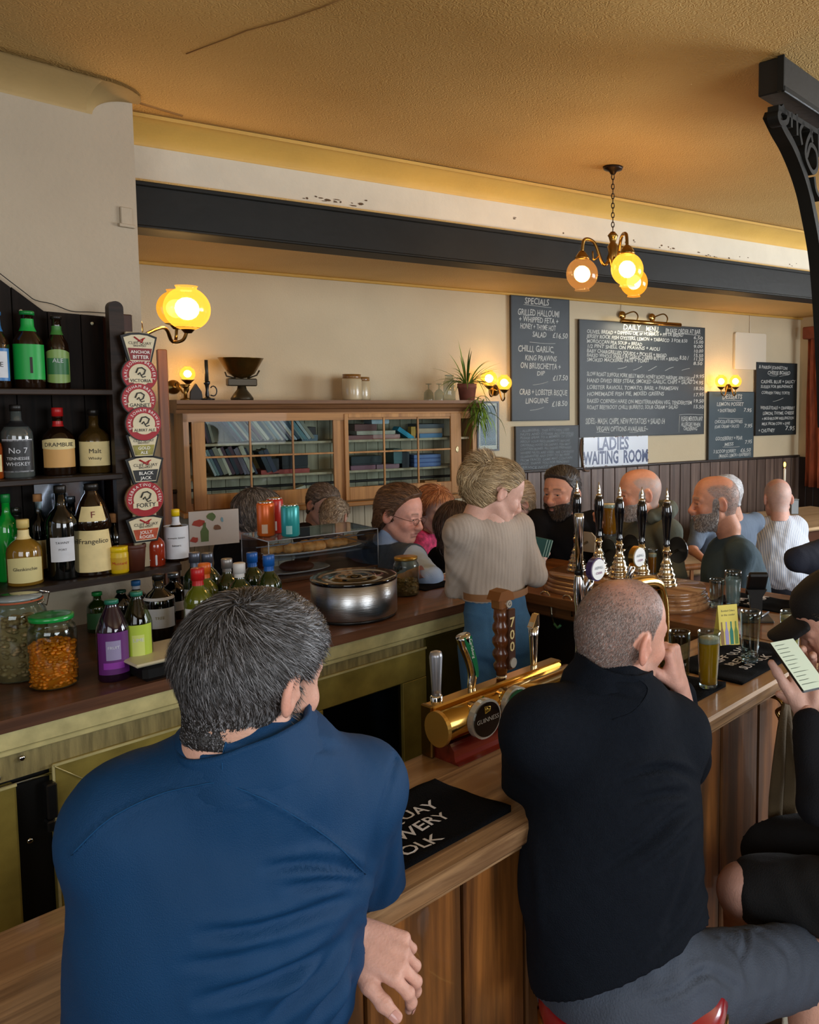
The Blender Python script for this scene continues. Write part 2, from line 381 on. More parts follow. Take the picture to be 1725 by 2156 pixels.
# rounded stop of the cove at the wall end
mb=MB();vs=[];fs=[];n=10;m=12
for j in range(m+1):
 phi=j/m*PI/2
 for i in range(n+1):
  a=i/n*PI/2;d=.16*(1-math.cos(a));z=2.93+(ZC-.012-2.93)*math.sin(a)
  vs.append(tuple(B(SE-.16+(d+.02)*math.sin(phi)*(1.0),TWL-d*math.cos(phi),z)))
for j in range(m):
 for i in range(n):q=j*(n+1)+i;fs.append((q,q+1,q+n+2,q+n+1))
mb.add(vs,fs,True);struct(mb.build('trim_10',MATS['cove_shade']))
for pts,r_,nm in(([(392,112),(430,98),(470,86),(520,66),(600,42),(680,12),(740,-8)],.0022,'trim_12'),([(180,172),(230,192),(300,218),(384,243)],.006,'trim_13')):
 mb=MB();mb.tube([tuple(onz(a,b+(2*math.sin(a)if nm=='trim_12' else 0),ZC-.0005))for a,b in pts],r_,5);struct(mb.build(nm,M('crack_seam_brown','#8a6230',.8)))  # ceiling crack and seam strip as thin brown tubes
# rear walls that close the room behind the camera
mb=MB();mb.box((-6,-3.6,0),(12,-3.4,3.1));struct(mb.build('wall_rear',mWall))
# small switch box fixed high on the left wall + hairline
mb=MB();s0,z0=ontb(265,457,TWL);mb.box((s0-.022,TWL-.012,z0-.034),(s0+.02,TWL,z0+.034),.003);mb.box((s0-.03,TWL-.018,z0-.04),(s0+.026,TWL,z0-.028),.002)
o=mb.build('wall_bracket',mWallL);o.rotation_euler.z=AB;tag(o,'small painted-over bracket high on the cream wall above the shelves','bracket')
# ================================================================== BAR COUNTERS
ZB=1.08;ZK=1.08;TF0=1.07;TF1=1.49;TK=2.485;WE=TWL
mOak=wood('bar_top_oak','#6f5238','#b8946c','x',.34,1.5,.15,coat=.25,worn='#94704c',rand=0)
mOakD=wood('bar_top_brown','#4a3021','#704a33','x',.36,.8,.15,coat=.2,rand=0)
mOakY=wood('return_top_brown','#5f3c22','#8a5c38','y',.32,.8,.15,coat=.4,rand=0)
mPlank=wood('bar_front_plank','#3c210e','#8f5a2a','z',.42,.7,.5,coat=.15,worn='#4a3018',rand=.25)
mRec=M('dark_recess','#120e0b',.7)
mBrassP=M('tarnished_brass_sheet','#a59348',.42,metal=.4,bump=.5,bs=18,var=.3,vs=9)
mBrassE=M('worn_brass_edge','#d4c78c',.36,metal=.3,bump=.4,bs=25,var=.22,vs=14)
mStained=M('stained_panel','#8f8154',.5,metal=.2,var=.4,vs=5,stretch=(14,1,1.5),bump=.3)
mGlassDark=M('dark_cabinet_glass','#060808',.12,var=.2,spec=.6)
mBlackP=M('black_plastic','#121212',.35)
mChrome=M('chrome','#dcdcdc',.12,metal=1)
mSteel=M('brushed_steel','#b9babb',.3,metal=1,bump=.15,bs=8,stretch=(1,1,40))
mBrass=M('polished_brass','#cfa65a',.16,metal=1)
mBrassA=M('aged_brass','#8a6a35',.3,metal=1)
bar=thing('bar_counter','long customer-side bar with pale oak top and worn dark plank front','counter',B(0,0,0),AB)
mb=MB();mb.box((-1.2,TF0,ZB-.042),(2.56,TF1,ZB),.008);mb.box((-1.2,TF0+.02,ZB-.056),(2.56,TF1-.02,ZB-.042));mb.build('worktop',mOak,bar)
mb=MB();mb.box((-1.2,TF0+.10,.1),(2.6,TF1-.04,ZB-.056));mb.build('carcass',mRec,bar)
x=-1.2;k=0
while x<3.0:
 wd=random.choice((.17,.19,.22));mb=MB();mb.box((x+.004,TF0+.062,.12),(x+wd-.004,TF0+.09,ZB-.056),.004);mb.build('plank',mPlank,bar);x+=wd
mb=MB();mb.box((-1.2,TF0+.05,.0),(3.0,TF0+.1,.12),.004);mb.build('plinth',mRec,bar)
# return bar (far side of the U)
ret=thing('return_counter','brown wooden counter across the far end carrying the hand pumps','counter',B(0,0,0),AB)
mb=MB();mb.prism([(2.563,1.07),(3.22,1.0),(3.22,2.85),(2.563,2.85)],ZB-.04,ZB,'z');mb.build('worktop',mOakY,ret)
mb=MB();mb.box((2.6,1.4,ZB-.1),(2.64,2.5,ZB-.04),.008);mb.build('fascia',mOakY,ret)
mb=MB();mb.box((2.68,1.12,0),(3.14,2.8,ZB-.05));mb.build('carcass',M('dark_wood_carcass','#1c130d',.5,var=.3),ret)
for i in range(8):mb=MB();mb.box((3.14,1.12+i*.18,.1),(3.16,1.292+i*.18,ZB-.06),.003);mb.build('plank',mPlank,ret)
mb=MB();mb.box((2.62,1.5,.55),(2.67,2.6,.58));mb.build('shelf',MATS['dark_wood_carcass'],ret)
# back counter under the shelves, widening into the island beyond the wall end
bk=thing('back_counter','dark wooden back counter with tarnished brass edge below the bottle shelves','counter',B(0,0,0),AB)
mb=MB();mb.prism([(-2.5,TK),(2.30,TK),(2.34,TK+.03),(2.56,TK+.05),(2.56,3.78),(SE+.14,3.78),(SE+.14,WE-.001),(-2.5,WE-.001)],ZK-.035,ZK,'z');mb.build('worktop',mOakD,bk)
mb=MB();mb.box((-2.5,TK+.012,ZK-.087),(2.30,TK+.04,ZK-.036),.003);mb.build('brass_edge',mBrassE,bk)
mb=MB();mb.box((-2.5,TK+.02,ZK-.105),(2.30,TK+.045,ZK-.09),.003);mb.build('brass_bead',mBrassE,bk)
mb=MB();mb.box((-2.5,TK+.035,ZK-.175),(2.28,TK+.06,ZK-.105));mb.build('frieze',mStained,bk)
mb=MB();mb.box((-2.5,TK+.06,0),(2.26,WE-.02,ZK-.036));mb.box((1.62,WE,0),(2.5,3.7,ZK-.036));mb.build('carcass',M('carcass_black','#0d0c0a',.5),bk)
mb=MB();mb.tube([(-2.4,TK+.03,ZK-.187),(1.3,TK+.03,ZK-.187)],.004);mb.build('rail',mChrome,bk)
# fridge fronts (tarnished brass)
def ux(px,py,t):return ontb(px,py,t)[0]
def cab(name,s0,s1,z0,z1,glass,label,tf=TK+.02):
 r=thing(name,label,'cabinet',B(s0,tf,z0),AB);w_=s1-s0;h_=z1-z0
 mb=MB()
 if glass:
  g0,g1,gz0,gz1=.06,w_-.115,.07,h_-.115
  mb.box((0,0,gz1),(w_,.03,h_),.004);mb.box((0,0,0),(w_,.03,gz0),.004);mb.box((0,0,gz0),(g0,.03,gz1),.002);mb.box((g1,0,gz0),(w_,.03,gz1),.002)
  mb.build('door_frame',mBrassP,r)
  m2=MB();m2.box((g0,.016,gz0),(g1,.024,gz1));m2.build('glass_panel',mGlassDark,r)
  m3=MB();m3.box((.0,-.004,h_-.004),(w_,.002,h_+.003));m3.build('bead',mBrassE,r)
 else:
  mb.box((0,0,0),(w_,.035,h_),.006);mb.build('door_panel',mBrassP,r)
  m2=MB();m2.box((.0,-.003,h_-.005),(w_,.003,h_+.002));m2.box((-.002,-.003,0),(.004,.003,h_));m2.build('bead',mBrassE,r)
 return r
c1=cab('fridge_cabinet',ux(-160,1700,TK),ux(40,1650,TK),.1,ontb(20,1662,TK)[1],False,'tarnished brass fridge front at the far left edge under the back counter')
c2=cab('fridge_cabinet',ux(118,1640,TK),ux(640,1450,TK),.1,ontb(118,1615,TK)[1],False,'brass fridge front with mitred corner mostly hidden by the man in blue')
c3=cab('fridge_cabinet',ux(655,1480,TK),ux(905,1390,TK),.1,ontb(895,1368,TK)[1],True,'brass framed fridge with dark glass door under the ice bucket')
# mitre line, corner strip
mb=MB();hc=ontb(118,1615,TK)[1]-.1;mb.tube([(.004,-.003,hc-.004),(.07,-.003,hc-.062)],.0016,5);
mb.build('mitre_bead',mBrassE,c2)
# end post of the back counter
mb=MB();mb.box((ux(905,1390,TK),TK+.028,.05),(2.29,TK+.06,ZK-.11),.004);mb.build('end_panel',M('olive_brass_post','#595022',.4,metal=.6,var=.25,vs=9),bk)
# black hinges, screws between the fridges
for(px,py0,py1,w_)in((108,1650,1725,.026),(108,1728,1752,.02)):
 s0,z0=ontb(px,py0,TK);z1=ontb(px,py1,TK)[1];mb=MB();mb.box((s0-w_/2,TK-.005,z1),(s0+w_/2,TK+.03,z0),.004)
 mb.build('hinge',mBlackP,bk)
for px,py in((55,1603),(3,1647),(72,1778)):
 s0,z0=ontb(px,py,TK);mb=MB();mb.sphere((s0,TK+.03,z0),.008,10,6,(1,.6,1));mb.build('screw',mChrome,bk)
# stored bottles dimly seen behind the fridge glass as dot highlights are reflections: left to the light
# ------------------------------------------------ hand pumps
mGB=M('gloss_black','#08090c',.08,coat=.8)
mNick=M('nickel_plate','#cfc7b5',.14,metal=1)
mBrN=M('warm_nickel','#cdbfa4',.14,metal=1)
plinth=thing('pump_plinth','round-ended stepped wooden plinth beneath the row of hand pumps','plinth',B(2.78,2.06,ZB),AB)
def stadium(r,half,n=14):
 p=[(r*math.cos(R(a)),half+r*math.sin(R(a)))for a in np.linspace(0,180,n)]
 return p+[(r*math.cos(R(a)),-half+r*math.sin(R(a)))for a in np.linspace(180,360,n)]
mb=MB();z=0
for i,(r,h,dz)in enumerate(((.158,.022,0),(.15,.014,0),(.146,.018,0),(.136,.008,0),(.138,.012,0))):
 mb.prism(stadium(r,.24),z,z+h,'z',True);z+=h
mb.build('moulding',wood('plinth_wood','#7a5334','#a97c55','y',.22,.8,.1,coat=.6,rand=0),plinth)
PZ=ZB+z
def make_pump(label):
 r=thing('hand_pump',label,'beer pump',(0,0,0),AB,'black handled hand pumps on the return counter')
 mb=MB();mb.lathe([(.0,0),(.046,0),(.047,.008),(.043,.012),(.04,.016),(.043,.022),(.041,.03),(.034,.034),(.037,.041),(.037,.048),(.029,.054),(.031,.062),(.027,.07),(.022,.08),(.025,.088),(.02,.096),(.015,.106),(.014,.135),(.018,.14),(.018,.146),(.013,.15),(.012,.163),(.0,.163)],22);mb.build('base',mBrN,r)
 mb=MB();mb.lathe([(0,.163),(.014,.163),(.0155,.168),(.0125,.175),(.013,.2),(.016,.235),(.0205,.275),(.0215,.3),(.019,.325),(.014,.338),(0,.34)],20);mb.build('handle',mGB,r)
 mb=MB();mb.lathe([(0,.338),(.013,.338),(.014,.345),(.008,.349),(.006,.353),(.0085,.362),(.006,.372),(.003,.385),(.0015,.4),(0,.4)],14);mb.build('finial',mNick,r)
 return r
pump_spots=[(1215,1012,'hand pump with black handle, leftmost of the row, half hidden by chrome tap'),(1261,1015,'second hand pump from the left, pint glass of amber ale behind it'),
(1305,1020,'middle hand pump of the five, over the bearded face with the grey hoodie'),(1352,1025,'hand pump crossing the ear of the man in grey hoodie'),(1404,1027,'hand pump at the right end of the row over the plinth')]
pp=None
for i,(px,py,lb)in enumerate(pump_spots):
 t=2.27-i*.113
 s,_=2.78,0
# keep px by solving t on the line s = 2.78
 best=min(np.linspace(1.6,2.6,400),key=lambda tt:abs(float(proj(B(2.78,tt,PZ+.3))[0])-px))
 o=make_pump(lb)if pp is None else dup(pp,(0,0,0),AB,lb)
 pp=pp or o;o.location=B(2.78,best,PZ)
 ztop=PZ+.4;want=at(px,py,o.location.y).z;o.scale=(1,1,(want-PZ)/.4);pump_last=o
# pump clips seen from behind
mClipB=M('clip_back_black','#0b0d0d',.3)
def clip_back(px,py,r,mat,lb,shape='disc'):
 s=2.9
 t=min(np.linspace(1.4,2.6,400),key=lambda tt:abs(float(proj(B(s,tt,1.35))[0])-px));z=at(px,py,B(s,t).y).z
 q=thing('pump_clip',lb,'pump clip',B(s,t,z),AB)
 mb=MB()
 if shape=='disc':mb.prism([(r*math.cos(a),r*1.12*math.sin(a))for a in np.linspace(0,2*PI,24)[:-1]],-.003,.003,'x')
 else:mb.prism([(-r*.9,-r),(r*.9,-r),(r,r*.6),(r*.5,r),(-r*.5,r),(-r,r*.6)],-.003,.003,'x')
 mb.build('plate',mat,q);m2=MB();m2.tube([(-.004,0,0),(-.1,0,-.02)],.006);m2.build('fixing',mBrN,q)
clip_back(1281,1158,.047,mClipB,'round black back of a pump clip behind the second pump')
clip_back(1329,1150,.047,mClipB,'round black back of a pump clip behind the middle pump')
clip_back(1428,1158,.05,mClipB,'oval black back of a pump clip at right end of the pump row')
clip_back(1238,1141,.045,M('clip_back_card','#a8977d',.7),'beige square-shouldered back of a pump clip beside the leftmost pump','sq')
# chrome hooks under the return counter
for px,py,g in((1158,1262,True),(1206,1268,False)):
 t=min(np.linspace(1.4,2.9,400),key=lambda tt:abs(float(proj(B(2.59,tt,1.0))[0])-px));P=B(2.585,t,at(px,py,B(2.585,t).y).z)
 q=thing('beer_line_tap','small chrome swan-neck spout under the return counter, '+('green-tipped one' if g else 'nearer the brown barrel tap'),'spout',P,AB)
 mb=MB();mb.tube([(0,.05,-.03),(0,.05,.0)]+[(0,.025+.025*math.cos(a),.0+.025*math.sin(a))for a in np.linspace(0,PI,9)]+[(0,0,-.06)]if not g else[(0,.05,-.02),(0,.05,0)]+[(0,.02+.03*math.cos(a),.03*math.sin(a))for a in np.linspace(0,PI,9)]+[(0,-.015,-.06),(0,-.03,-.1)],.005);mb.build('pipe',mNick,q)
 if g:mb=MB();mb.tube([(0,-.03,-.1),(0,-.05,-.115),(0,-.065,-.1)],.006);mb.build('tip',M('green_plastic','#3d7a52',.4),q)
# ------------------------------------------------ tap font on the front bar (brass cylinder on mahogany)
def text_on_disc(q,txt,size,mat,y,x0=0,z0=0,name='lettering',kind=None,**kw):
 mb=MB();w_=text_w(txt,size,**kw);put_text(mb,txt,size,lambda a,b:(x0+a-w_/2,y,z0+b),**kw);return mb.build(name,mat,q)
mWhite=M('print_white','#e9e7e0',.5);mGold=M('print_gold','#c9a03c',.35,metal=.6);mRedP=M('print_red','#a01c22',.5);mBlk=M('print_black','#15130f',.5)
mMahog=wood('mahogany','#4d130d','#7d2a1b','x',.2,.8,.1,coat=.7,rand=0)
fs0=ux(940,1560,1.34)
P0=onz(985,1604,ZB);fs,ft,_=toB(P0)
font1=thing('tap_font','brass cylinder beer font on red mahogany plinth with round brand badges','beer font',B(fs-.03,ft-.005,ZB),AB)
Lf=.44
mb=MB();mb.prism([(0,0),(.012,.006),(.016,.016),(.017,.03),(.026,.038),(.03,.044),(.115,.044),(.115,0)],0,Lf,'x');
# profile runs (depth, height) -> swap to (y,z) extruded along x
mb.build('plinth',mMahog,font1)
cyl=MB();cr=.036;cyc=(.055,.042+cr)
ring=[(cyc[0]+cr*math.cos(a),cyc[1]+cr*math.sin(a))for a in np.linspace(0,2*PI,29)[:-1]]
cyl.prism(ring,-.012,Lf,'x',True);cyl.build('cylinder',mBrass,font1)
cap_=MB();cap_.prism([(cyc[0]+.041*math.cos(a),cyc[1]+.041*math.sin(a))for a in np.linspace(0,2*PI,29)[:-1]],-.018,-.008,'x');cap_.build('end_cap',M('brass_cap','#d9a850',.38,metal=.8),font1)
mb=MB();mb.box((-.006,.075,.03),(Lf,.115,.042+cr*2+.008),.004);mb.build('back_box',mBrass,font1)
mb=MB();mb.box((-.012,.08,.0),(.0,.118,.122),.003);mb.build('end_bracket',mBrassA,font1)
def badge(root,x,z,y,r,col,txt,tcol,sub=None,rim=mBrass,sy=1.0):
 """round badge facing -y; returns the disc part"""
 m=MB();m.prism([(x+r*math.cos(a),z+r*sy*math.sin(a))for a in np.linspace(0,2*PI,33)[:-1]],y,y+.016,'y',False);d=m.build('badge_rim',rim,root)
 m=MB();m.prism([(x+r*.88*math.cos(a),z+r*sy*.88*math.sin(a))for a in np.linspace(0,2*PI,33)[:-1]],y-.003,y,'y');m.build('badge_face',col,d)
 if txt:
  w_=text_w(txt,1);sz=r*1.5/w_;text_on_disc(d,txt,sz,tcol,y-.0042,x,z-sz*.32)
 if sub:w_=text_w(sub,1);sz=r*.9/w_;text_on_disc(d,sub,sz,tcol,y-.0042,x,z-r*.52)
 return d
gface=M('badge_black','#0b0a0a',.15,coat=.6);cface=M('badge_green','#0e4a2c',.15,coat=.6);silver=M('badge_silver','#d8d3c4',.25,metal=.6)
def sz_on(px,py,t):return ontb(px,py,t)
yb=-.004
tb=ft-.005+yb
s1,z1=ontb(1025,1514,tb);b1=badge(font1,s1-(fs-.03),z1-ZB,yb,.046,gface,'GUINNESS',silver,rim=silver)
xh,zh=s1-(fs-.03),z1-ZB
m=MB() # harp emblem
for k in range(5):m.tube([(xh-.006+k*.003,yb-.004,zh+.018),(xh-.006+k*.003,yb-.004,zh+.03-abs(k-1)*.002)],.0006,4)
m.tube([(xh-.008,yb-.004,zh+.016),(xh-.009,yb-.004,zh+.032),(xh+.008,yb-.004,zh+.029),(xh+.007,yb-.004,zh+.02),(xh-.008,yb-.004,zh+.016)],.001,5)
m.build('harp_emblem',mGold,b1)
s2,z2=ontb(1090,1483,tb);b2=badge(font1,s2-(fs-.03),z2-ZB,yb,.042,cface,'Carlsberg',silver,rim=silver)
for(sx_,zz_)in((s1,z1),(s2,z2)):
 m=MB();m.tube([(sx_-(fs-.03),yb+.014,zz_-ZB),(sx_-(fs-.03),.05,zz_-ZB)],.03,20);m.build('badge_stem',mBrass,font1)
# tap handles behind the cylinder
th=ft+.1
def tap_base(px,pz_top,root,r=.012):
 s,z=ontb(px,pz_top,th);return s,z
def tap(px,ytop,ybot,label):
 s,zt=ontb(px,ytop,th);s_,zb=ontb(px,ybot,th)
 q=thing('beer_tap',label,'beer tap',B((s+s_)/2,th,zb),AB);h=zt-zb
 return q,h
q,h=tap(919,1370,1530,'plain silver tap handle standing left of the brass font')
m=MB();m.lathe([(0,h*.42),(.011,h*.42),(.011,h*.5),(.0155,h*.93),(.013,h*.985),(.006,h),(0,h)],18);m.build('handle',M('satin_silver','#a9abb2',.32,metal=.7),q)
m=MB();m.lathe([(0,0),(.013,0),(.016,h*.06),(.02,h*.12),(.018,h*.2),(.012,h*.24),(.014,h*.27),(.015,h*.4),(.012,h*.42),(0,h*.42)],18);m.build('valve',mChrome,q)
m=MB();m.lathe([(.0165,h*.22),(.0165,h*.25)],18,cap=False);m.build('collar',mBlackP,q)
q,h=tap(993,1333,1500,'curved chrome tap handle with green faced front on the brass font')
m=MB();pts=[(0,0,h*.25),(.0,0,h*.35),(.004,0,h*.5),(-.004,0,h*.68),(-.018,0,h*.86),(-.026,0,h)]
pp_=smooth_path(pts,4)
for i in range(len(pp_)-1):pass
m.tube(pp_,[.009+.009*(i/(len(pp_)-1))for i in range(len(pp_))],14);m.build('handle',mChrome,q)
m=MB();n_=len(pp_);vs=[]
for i,p in enumerate(pp_[n_//3:]):
 wd=.004+.010*i/(n_*.66);vs+=[(p.x-wd,p.y-.0165,p.z),(p.x+wd,p.y-.0165,p.z)]
m.add(vs,[(2*i,2*i+1,2*i+3,2*i+2)for i in range(len(vs)//2-1)]);m.build('green_face',M('tap_green','#0c6b3d',.3),q)
m=MB();wtx=text_w('Carlsberg',1);sz=.05/wtx
put_text(m,'Carlsberg',sz,lambda a,b:(-.022+b*.9+a*.22,-.018,h*.97-a));m.build('lettering',mWhite,q)
m=MB();m.lathe([(0,0),(.012,0),(.012,h*.1),(.015,h*.12),(.015,h*.2),(.01,h*.26),(0,h*.26)],16);m.build('collar',mBlackP,q)
q,h=tap(1056,1240,1478,'tall brown carved tap handle shaped like a beehive post with 700 numerals')
mBr=M('carved_brown','#5b2f14',.28,coat=.5,var=.25,vs=30)
m=MB();m.lathe([(0,h*.24),(.013,h*.24),(.014,h*.27),(.019,h*.30),(.021,h*.34),(.015,h*.37),(.023,h*.42),(.023,h*.45),(.016,h*.485),(.023,h*.53),(.023,h*.57),(.016,h*.6),(.023,h*.65),(.022,h*.69),(.017,h*.72),(.02,h*.75),(.018,h*.85),(0,h*.85)],16);m.build('handle',mBr,q)
m=MB();m.box((-.02,-.018,h*.83),(.018,.018,h*.93),.004);m.prism([(-.03,h*.92),(.027,h*.9),(.022,h*.97),(.006,h),(-.02,h*.99)],-.021,.021,'y');m.build('roof',M('roof_brown','#7a4a20',.35,coat=.3),q)
m=MB();m.box((.0,-.028,h*.3),(.024,-.016,h*.83),.002);m.build('number_plate',M('dark_carved','#43230f',.35),q)
m=MB()
for ch,zz in(('7',.68),('0',.57),('0',.465)):
 put_text(m,ch,.034,lambda a,b,zz=zz:(.001+a,-.0295,h*zz+b),bold=.02)
m.build('numerals',M('numeral_cream','#cdb981',.4),q)
m=MB();m.prism([(.012+.011*math.cos(a),h*.36+.013*math.sin(a))for a in np.linspace(0,2*PI,17)[:-1]],-.032,-.028,'y');m.prism([(.008+.009*math.cos(a),h*.875+.01*math.sin(a))for a in np.linspace(0,2*PI,17)[:-1]],-.022,-.018,'y');m.build('emblem',silver,q)
m=MB();put_text(m,'G',.014,lambda a,b:(.003+a,-.0225,h*.86+b));m.build('emblem_letter',mBlk,q)
m=MB();m.lathe([(0,0),(.01,0),(.01,h*.06),(.015,h*.08),(.015,h*.15),(.011,h*.17),(.013,h*.2),(.013,h*.24),(0,h*.24)],16);m.build('valve',mChrome,q)
q,h=tap(1124,1293,1480,'chrome tap handle with slanting wood faced tip beside the woman\'s jeans')
m=MB();m.lathe([(0,h*.3),(.008,h*.3),(.009,h*.45),(.0125,h*.75),(.014,h*.86),(0,h*.86)],16);m.prism([(-.014,h*.85),(.014,h*.85),(.013,h),(.006,h*.99),(-.013,h*.88)],-.009,.009,'y');m.build('handle',mChrome,q)
m=MB();m.prism([(-.0145,h*.865),(-.012,h*.86),(.0035,h*.985),(.006,h*1.0)],-.0095,.0095,'y');m.build('wood_tip',M('tip_wood','#b98a4f',.4),q)
m=MB();m.lathe([(0,0),(.012,0),(.012,h*.1),(.016,h*.13),(.014,h*.2),(.01,h*.22),(.011,h*.3),(0,h*.3)],16);m.build('valve',mChrome,q)
m=MB();m.lathe([(.0165,h*.14),(.0165,h*.19)],16,cap=False);m.build('collar',mBlackP,q)
# ------------------------------------------------ second font: brass swan arch with chrome tap and white badges
t2=1.36
sA,zA=ontb(1395,1300,t2);sB,_=ontb(1240,1300,t2)
f2=thing('arched_font','brass arched beer font behind the grey haired man with two white badges','beer font',B(sB,t2,ZB),AB)
Lw=sA-sB;zt=ontb(1390,1222,t2)[1]-ZB
m=MB();m.tube(smooth_path([(Lw,0,0),(Lw+.004,0,zt*.5),(Lw-.01,0,zt*.85),(Lw-.05,0,zt),(Lw*.5,0,zt+.01),(.03,0,zt*.96),(0,0,zt*.8),(0,0,0)],5),.02,18);m.build('arch',mBrass,f2)
for xo in(0,Lw):m=MB();m.lathe([(0,0),(.045,0),(.045,.012),(.03,.02),(.02,.03)],20,(xo,0,0));m.build('foot',mBrass,f2)
wface=M('badge_white','#dfe0de',.3,coat=.4);purple=M('badge_purple_rim','#3a2a52',.3);pur=M('badge_violet','#7a3a6a',.4)
for px,py,r,rr in((1253,1198,.0305,purple),(1340,1172,.0295,mBrass)):
 s,z=ontb(px,py,t2-.04);bb=badge(f2,s-sB,z-ZB,-.05,r,wface,None,mBlk,rim=rr)
 text_on_disc(bb,'ASPALL',r*.34,M('print_grey','#55606b',.5),-.0545,s-sB,z-ZB+r*.05);text_on_disc(bb,'CYDER',r*.26,pur,-.0545,s-sB,z-ZB-r*.38,bold=.02)
 m=MB();m.tube([(s-sB,-.03,z-ZB-r),(s-sB,-.02,z-ZB-r-.03),(s-sB,0,zt)],.006);m.tube([(s-sB,-.034,z-ZB),(s-sB,0,zt)],.008);m.build('badge_stem',mChrome,f2)
s,zt2=ontb(1214,1082,t2);s_,zb2=ontb(1220,1262,t2)
q=thing('beer_tap','tall chrome tap handle in front of the leftmost hand pump','beer tap',B(s_,t2,ZB),AB);zb2-=ZB;zt2-=ZB
m=MB();m.lathe([(0,zb2+.08),(.009,zb2+.08),(.012,zt2-.03),(.0135,zt2-.012),(.012,zt2),(0,zt2)],8);m.build('handle',mChrome,q)
m=MB();m.lathe([(0,0),(.03,0),(.03,.01),(.012,.02),(.011,zb2*.6),(.011,zb2-.02),(.014,zb2),(.016,zb2+.03),(.013,zb2+.06),(.011,zb2+.068),(0,zb2+.068)],16);m.build('valve',mChrome,q)
m=MB();m.lathe([(0,zb2+.066),(.0125,zb2+.066),(.0125,zb2+.081),(0,zb2+.081)],16);m.build('collar',mBlackP,q)
# ------------------------------------------------ bar towels
mTowel=M('towel_black','#090a0d',.95,bump=1,bs=400,spec=.1)
def towel(label,s0,s1,t0,t1,zz,lines,size,sx=1.0,rot=0,flip=False):
 q=thing('bar_towel',label,'bar towel',B((s0+s1)/2,(t0+t1)/2,zz),AB+rot);hx,hy=abs(s1-s0)/2,abs(t1-t0)/2
 nx,ny=26,16;vs=[]
 f=lambda x,y:.0045+.0022*math.sin(x*31+y*19)*math.cos(y*37)+.0015*math.sin(x*70+2)+(.010*max(0,(x/hx)-.88)/.12*max(0,-y/hy)if True else 0)
 for j in range(ny+1):
  for i in range(nx+1):x=-hx+2*hx*i/nx;y=-hy+2*hy*j/ny;vs.append((x,y,f(x,y)))
 n0=len(vs);
 for j in range(ny+1):
  for i in range(nx+1):x=-hx+2*hx*i/nx;y=-hy+2*hy*j/ny;vs.append((x,y,.0008))
 fs=[];W1=nx+1
 for j in range(ny):
  for i in range(nx):a=j*W1+i;fs+=[(a,a+1,a+W1+1,a+W1),(n0+a,n0+a+W1,n0+a+W1+1,n0+a+1)]
 for i in range(nx):fs+=[(i,n0+i,n0+i+1,i+1),(ny*W1+i,ny*W1+i+1,n0+ny*W1+i+1,n0+ny*W1+i)]
 for j in range(ny):fs+=[(j*W1,(j+1)*W1,n0+(j+1)*W1,n0+j*W1),(j*W1+nx,n0+j*W1+nx,n0+(j+1)*W1+nx,(j+1)*W1+nx)]
 m=MB();m.add(vs,fs,True);m.build('cloth',mTowel,q)
 m=MB()
 for k,(tx,xo)in enumerate(lines):
  put_text(m,tx,size,lambda a,b,k=k,xo=xo:((-hx+xo+a*sx),hy-.05-(k+1)*size*1.18+b,f(-hx+xo+a*sx,hy-.05-(k+1)*size*1.18+b)+.0012),bold=.012)
 m.build('lettering',M('towel_white','#cfcfd2',.9),q);return q
sQ,tQ,_=toB(onz(1030,1690,ZB));
towel('black bar towel with white brewery lettering between the two seated men',sQ-.44,sQ,1.13,1.36,ZB,[('CLIFF QUAY',.12),('BREWERY',.15),('SUFFOLK',.1)],.045)
sQ,tQ,_=toB(onz(1655,1385,ZB))
towel('black bar towel under the full pint and the empty tall glass',1.52,2.06,1.16,1.36,ZB,[('CLIFF QUAY',.14),('BREWERY',.16),('SUFFOLK',.12)],.042)
towel('black bar towel beneath the capped man\'s cloudy pint at right',2.10,2.52,1.13,1.38,ZB,[('CLIFF QUAY',.1),('BREWERY',.12),('SUFFOLK',.12)],.042)
towel('black bar towel on the far corner behind the empty glasses',2.92,3.12,1.25,1.72,ZB,[('EARL',.02),('SOHAM',.02)],.05)
sQ,tQ,_=toB(onz(900,1225,ZK))
towel('black bar towel with white print under the forearms of waistcoat man',sQ-.13,sQ+.22,tQ-.14,tQ+.14,ZK,[('EARL SOHAM',.03),('BREWERY',.06)],.045)
# ================================================================== SHELF UNIT, BOTTLES, COUNTER THINGS
mShelfD=wood('shelf_dark','#1a120d','#33241a','x',.45,1,.3,rand=.1,spec=.25)
mBackB=wood('back_board_dark','#0f0c0a','#221a15','z',.6,1,.3,rand=.3,spec=.1)
def sx(px,py,t):return ontb(px,py,t)[0]
def zx(px,py,t):return ontb(px,py,t)[1]
TB_=WE-.022
su=thing('wall_shelf_unit','dark stained three shelf wall unit holding the spirit bottles','shelf',B(0,0,0),AB)
zs1,zs2,zs3=1.94,1.645,1.30
sL=-1.6;sE1=sx(268,818,TB_-.1)
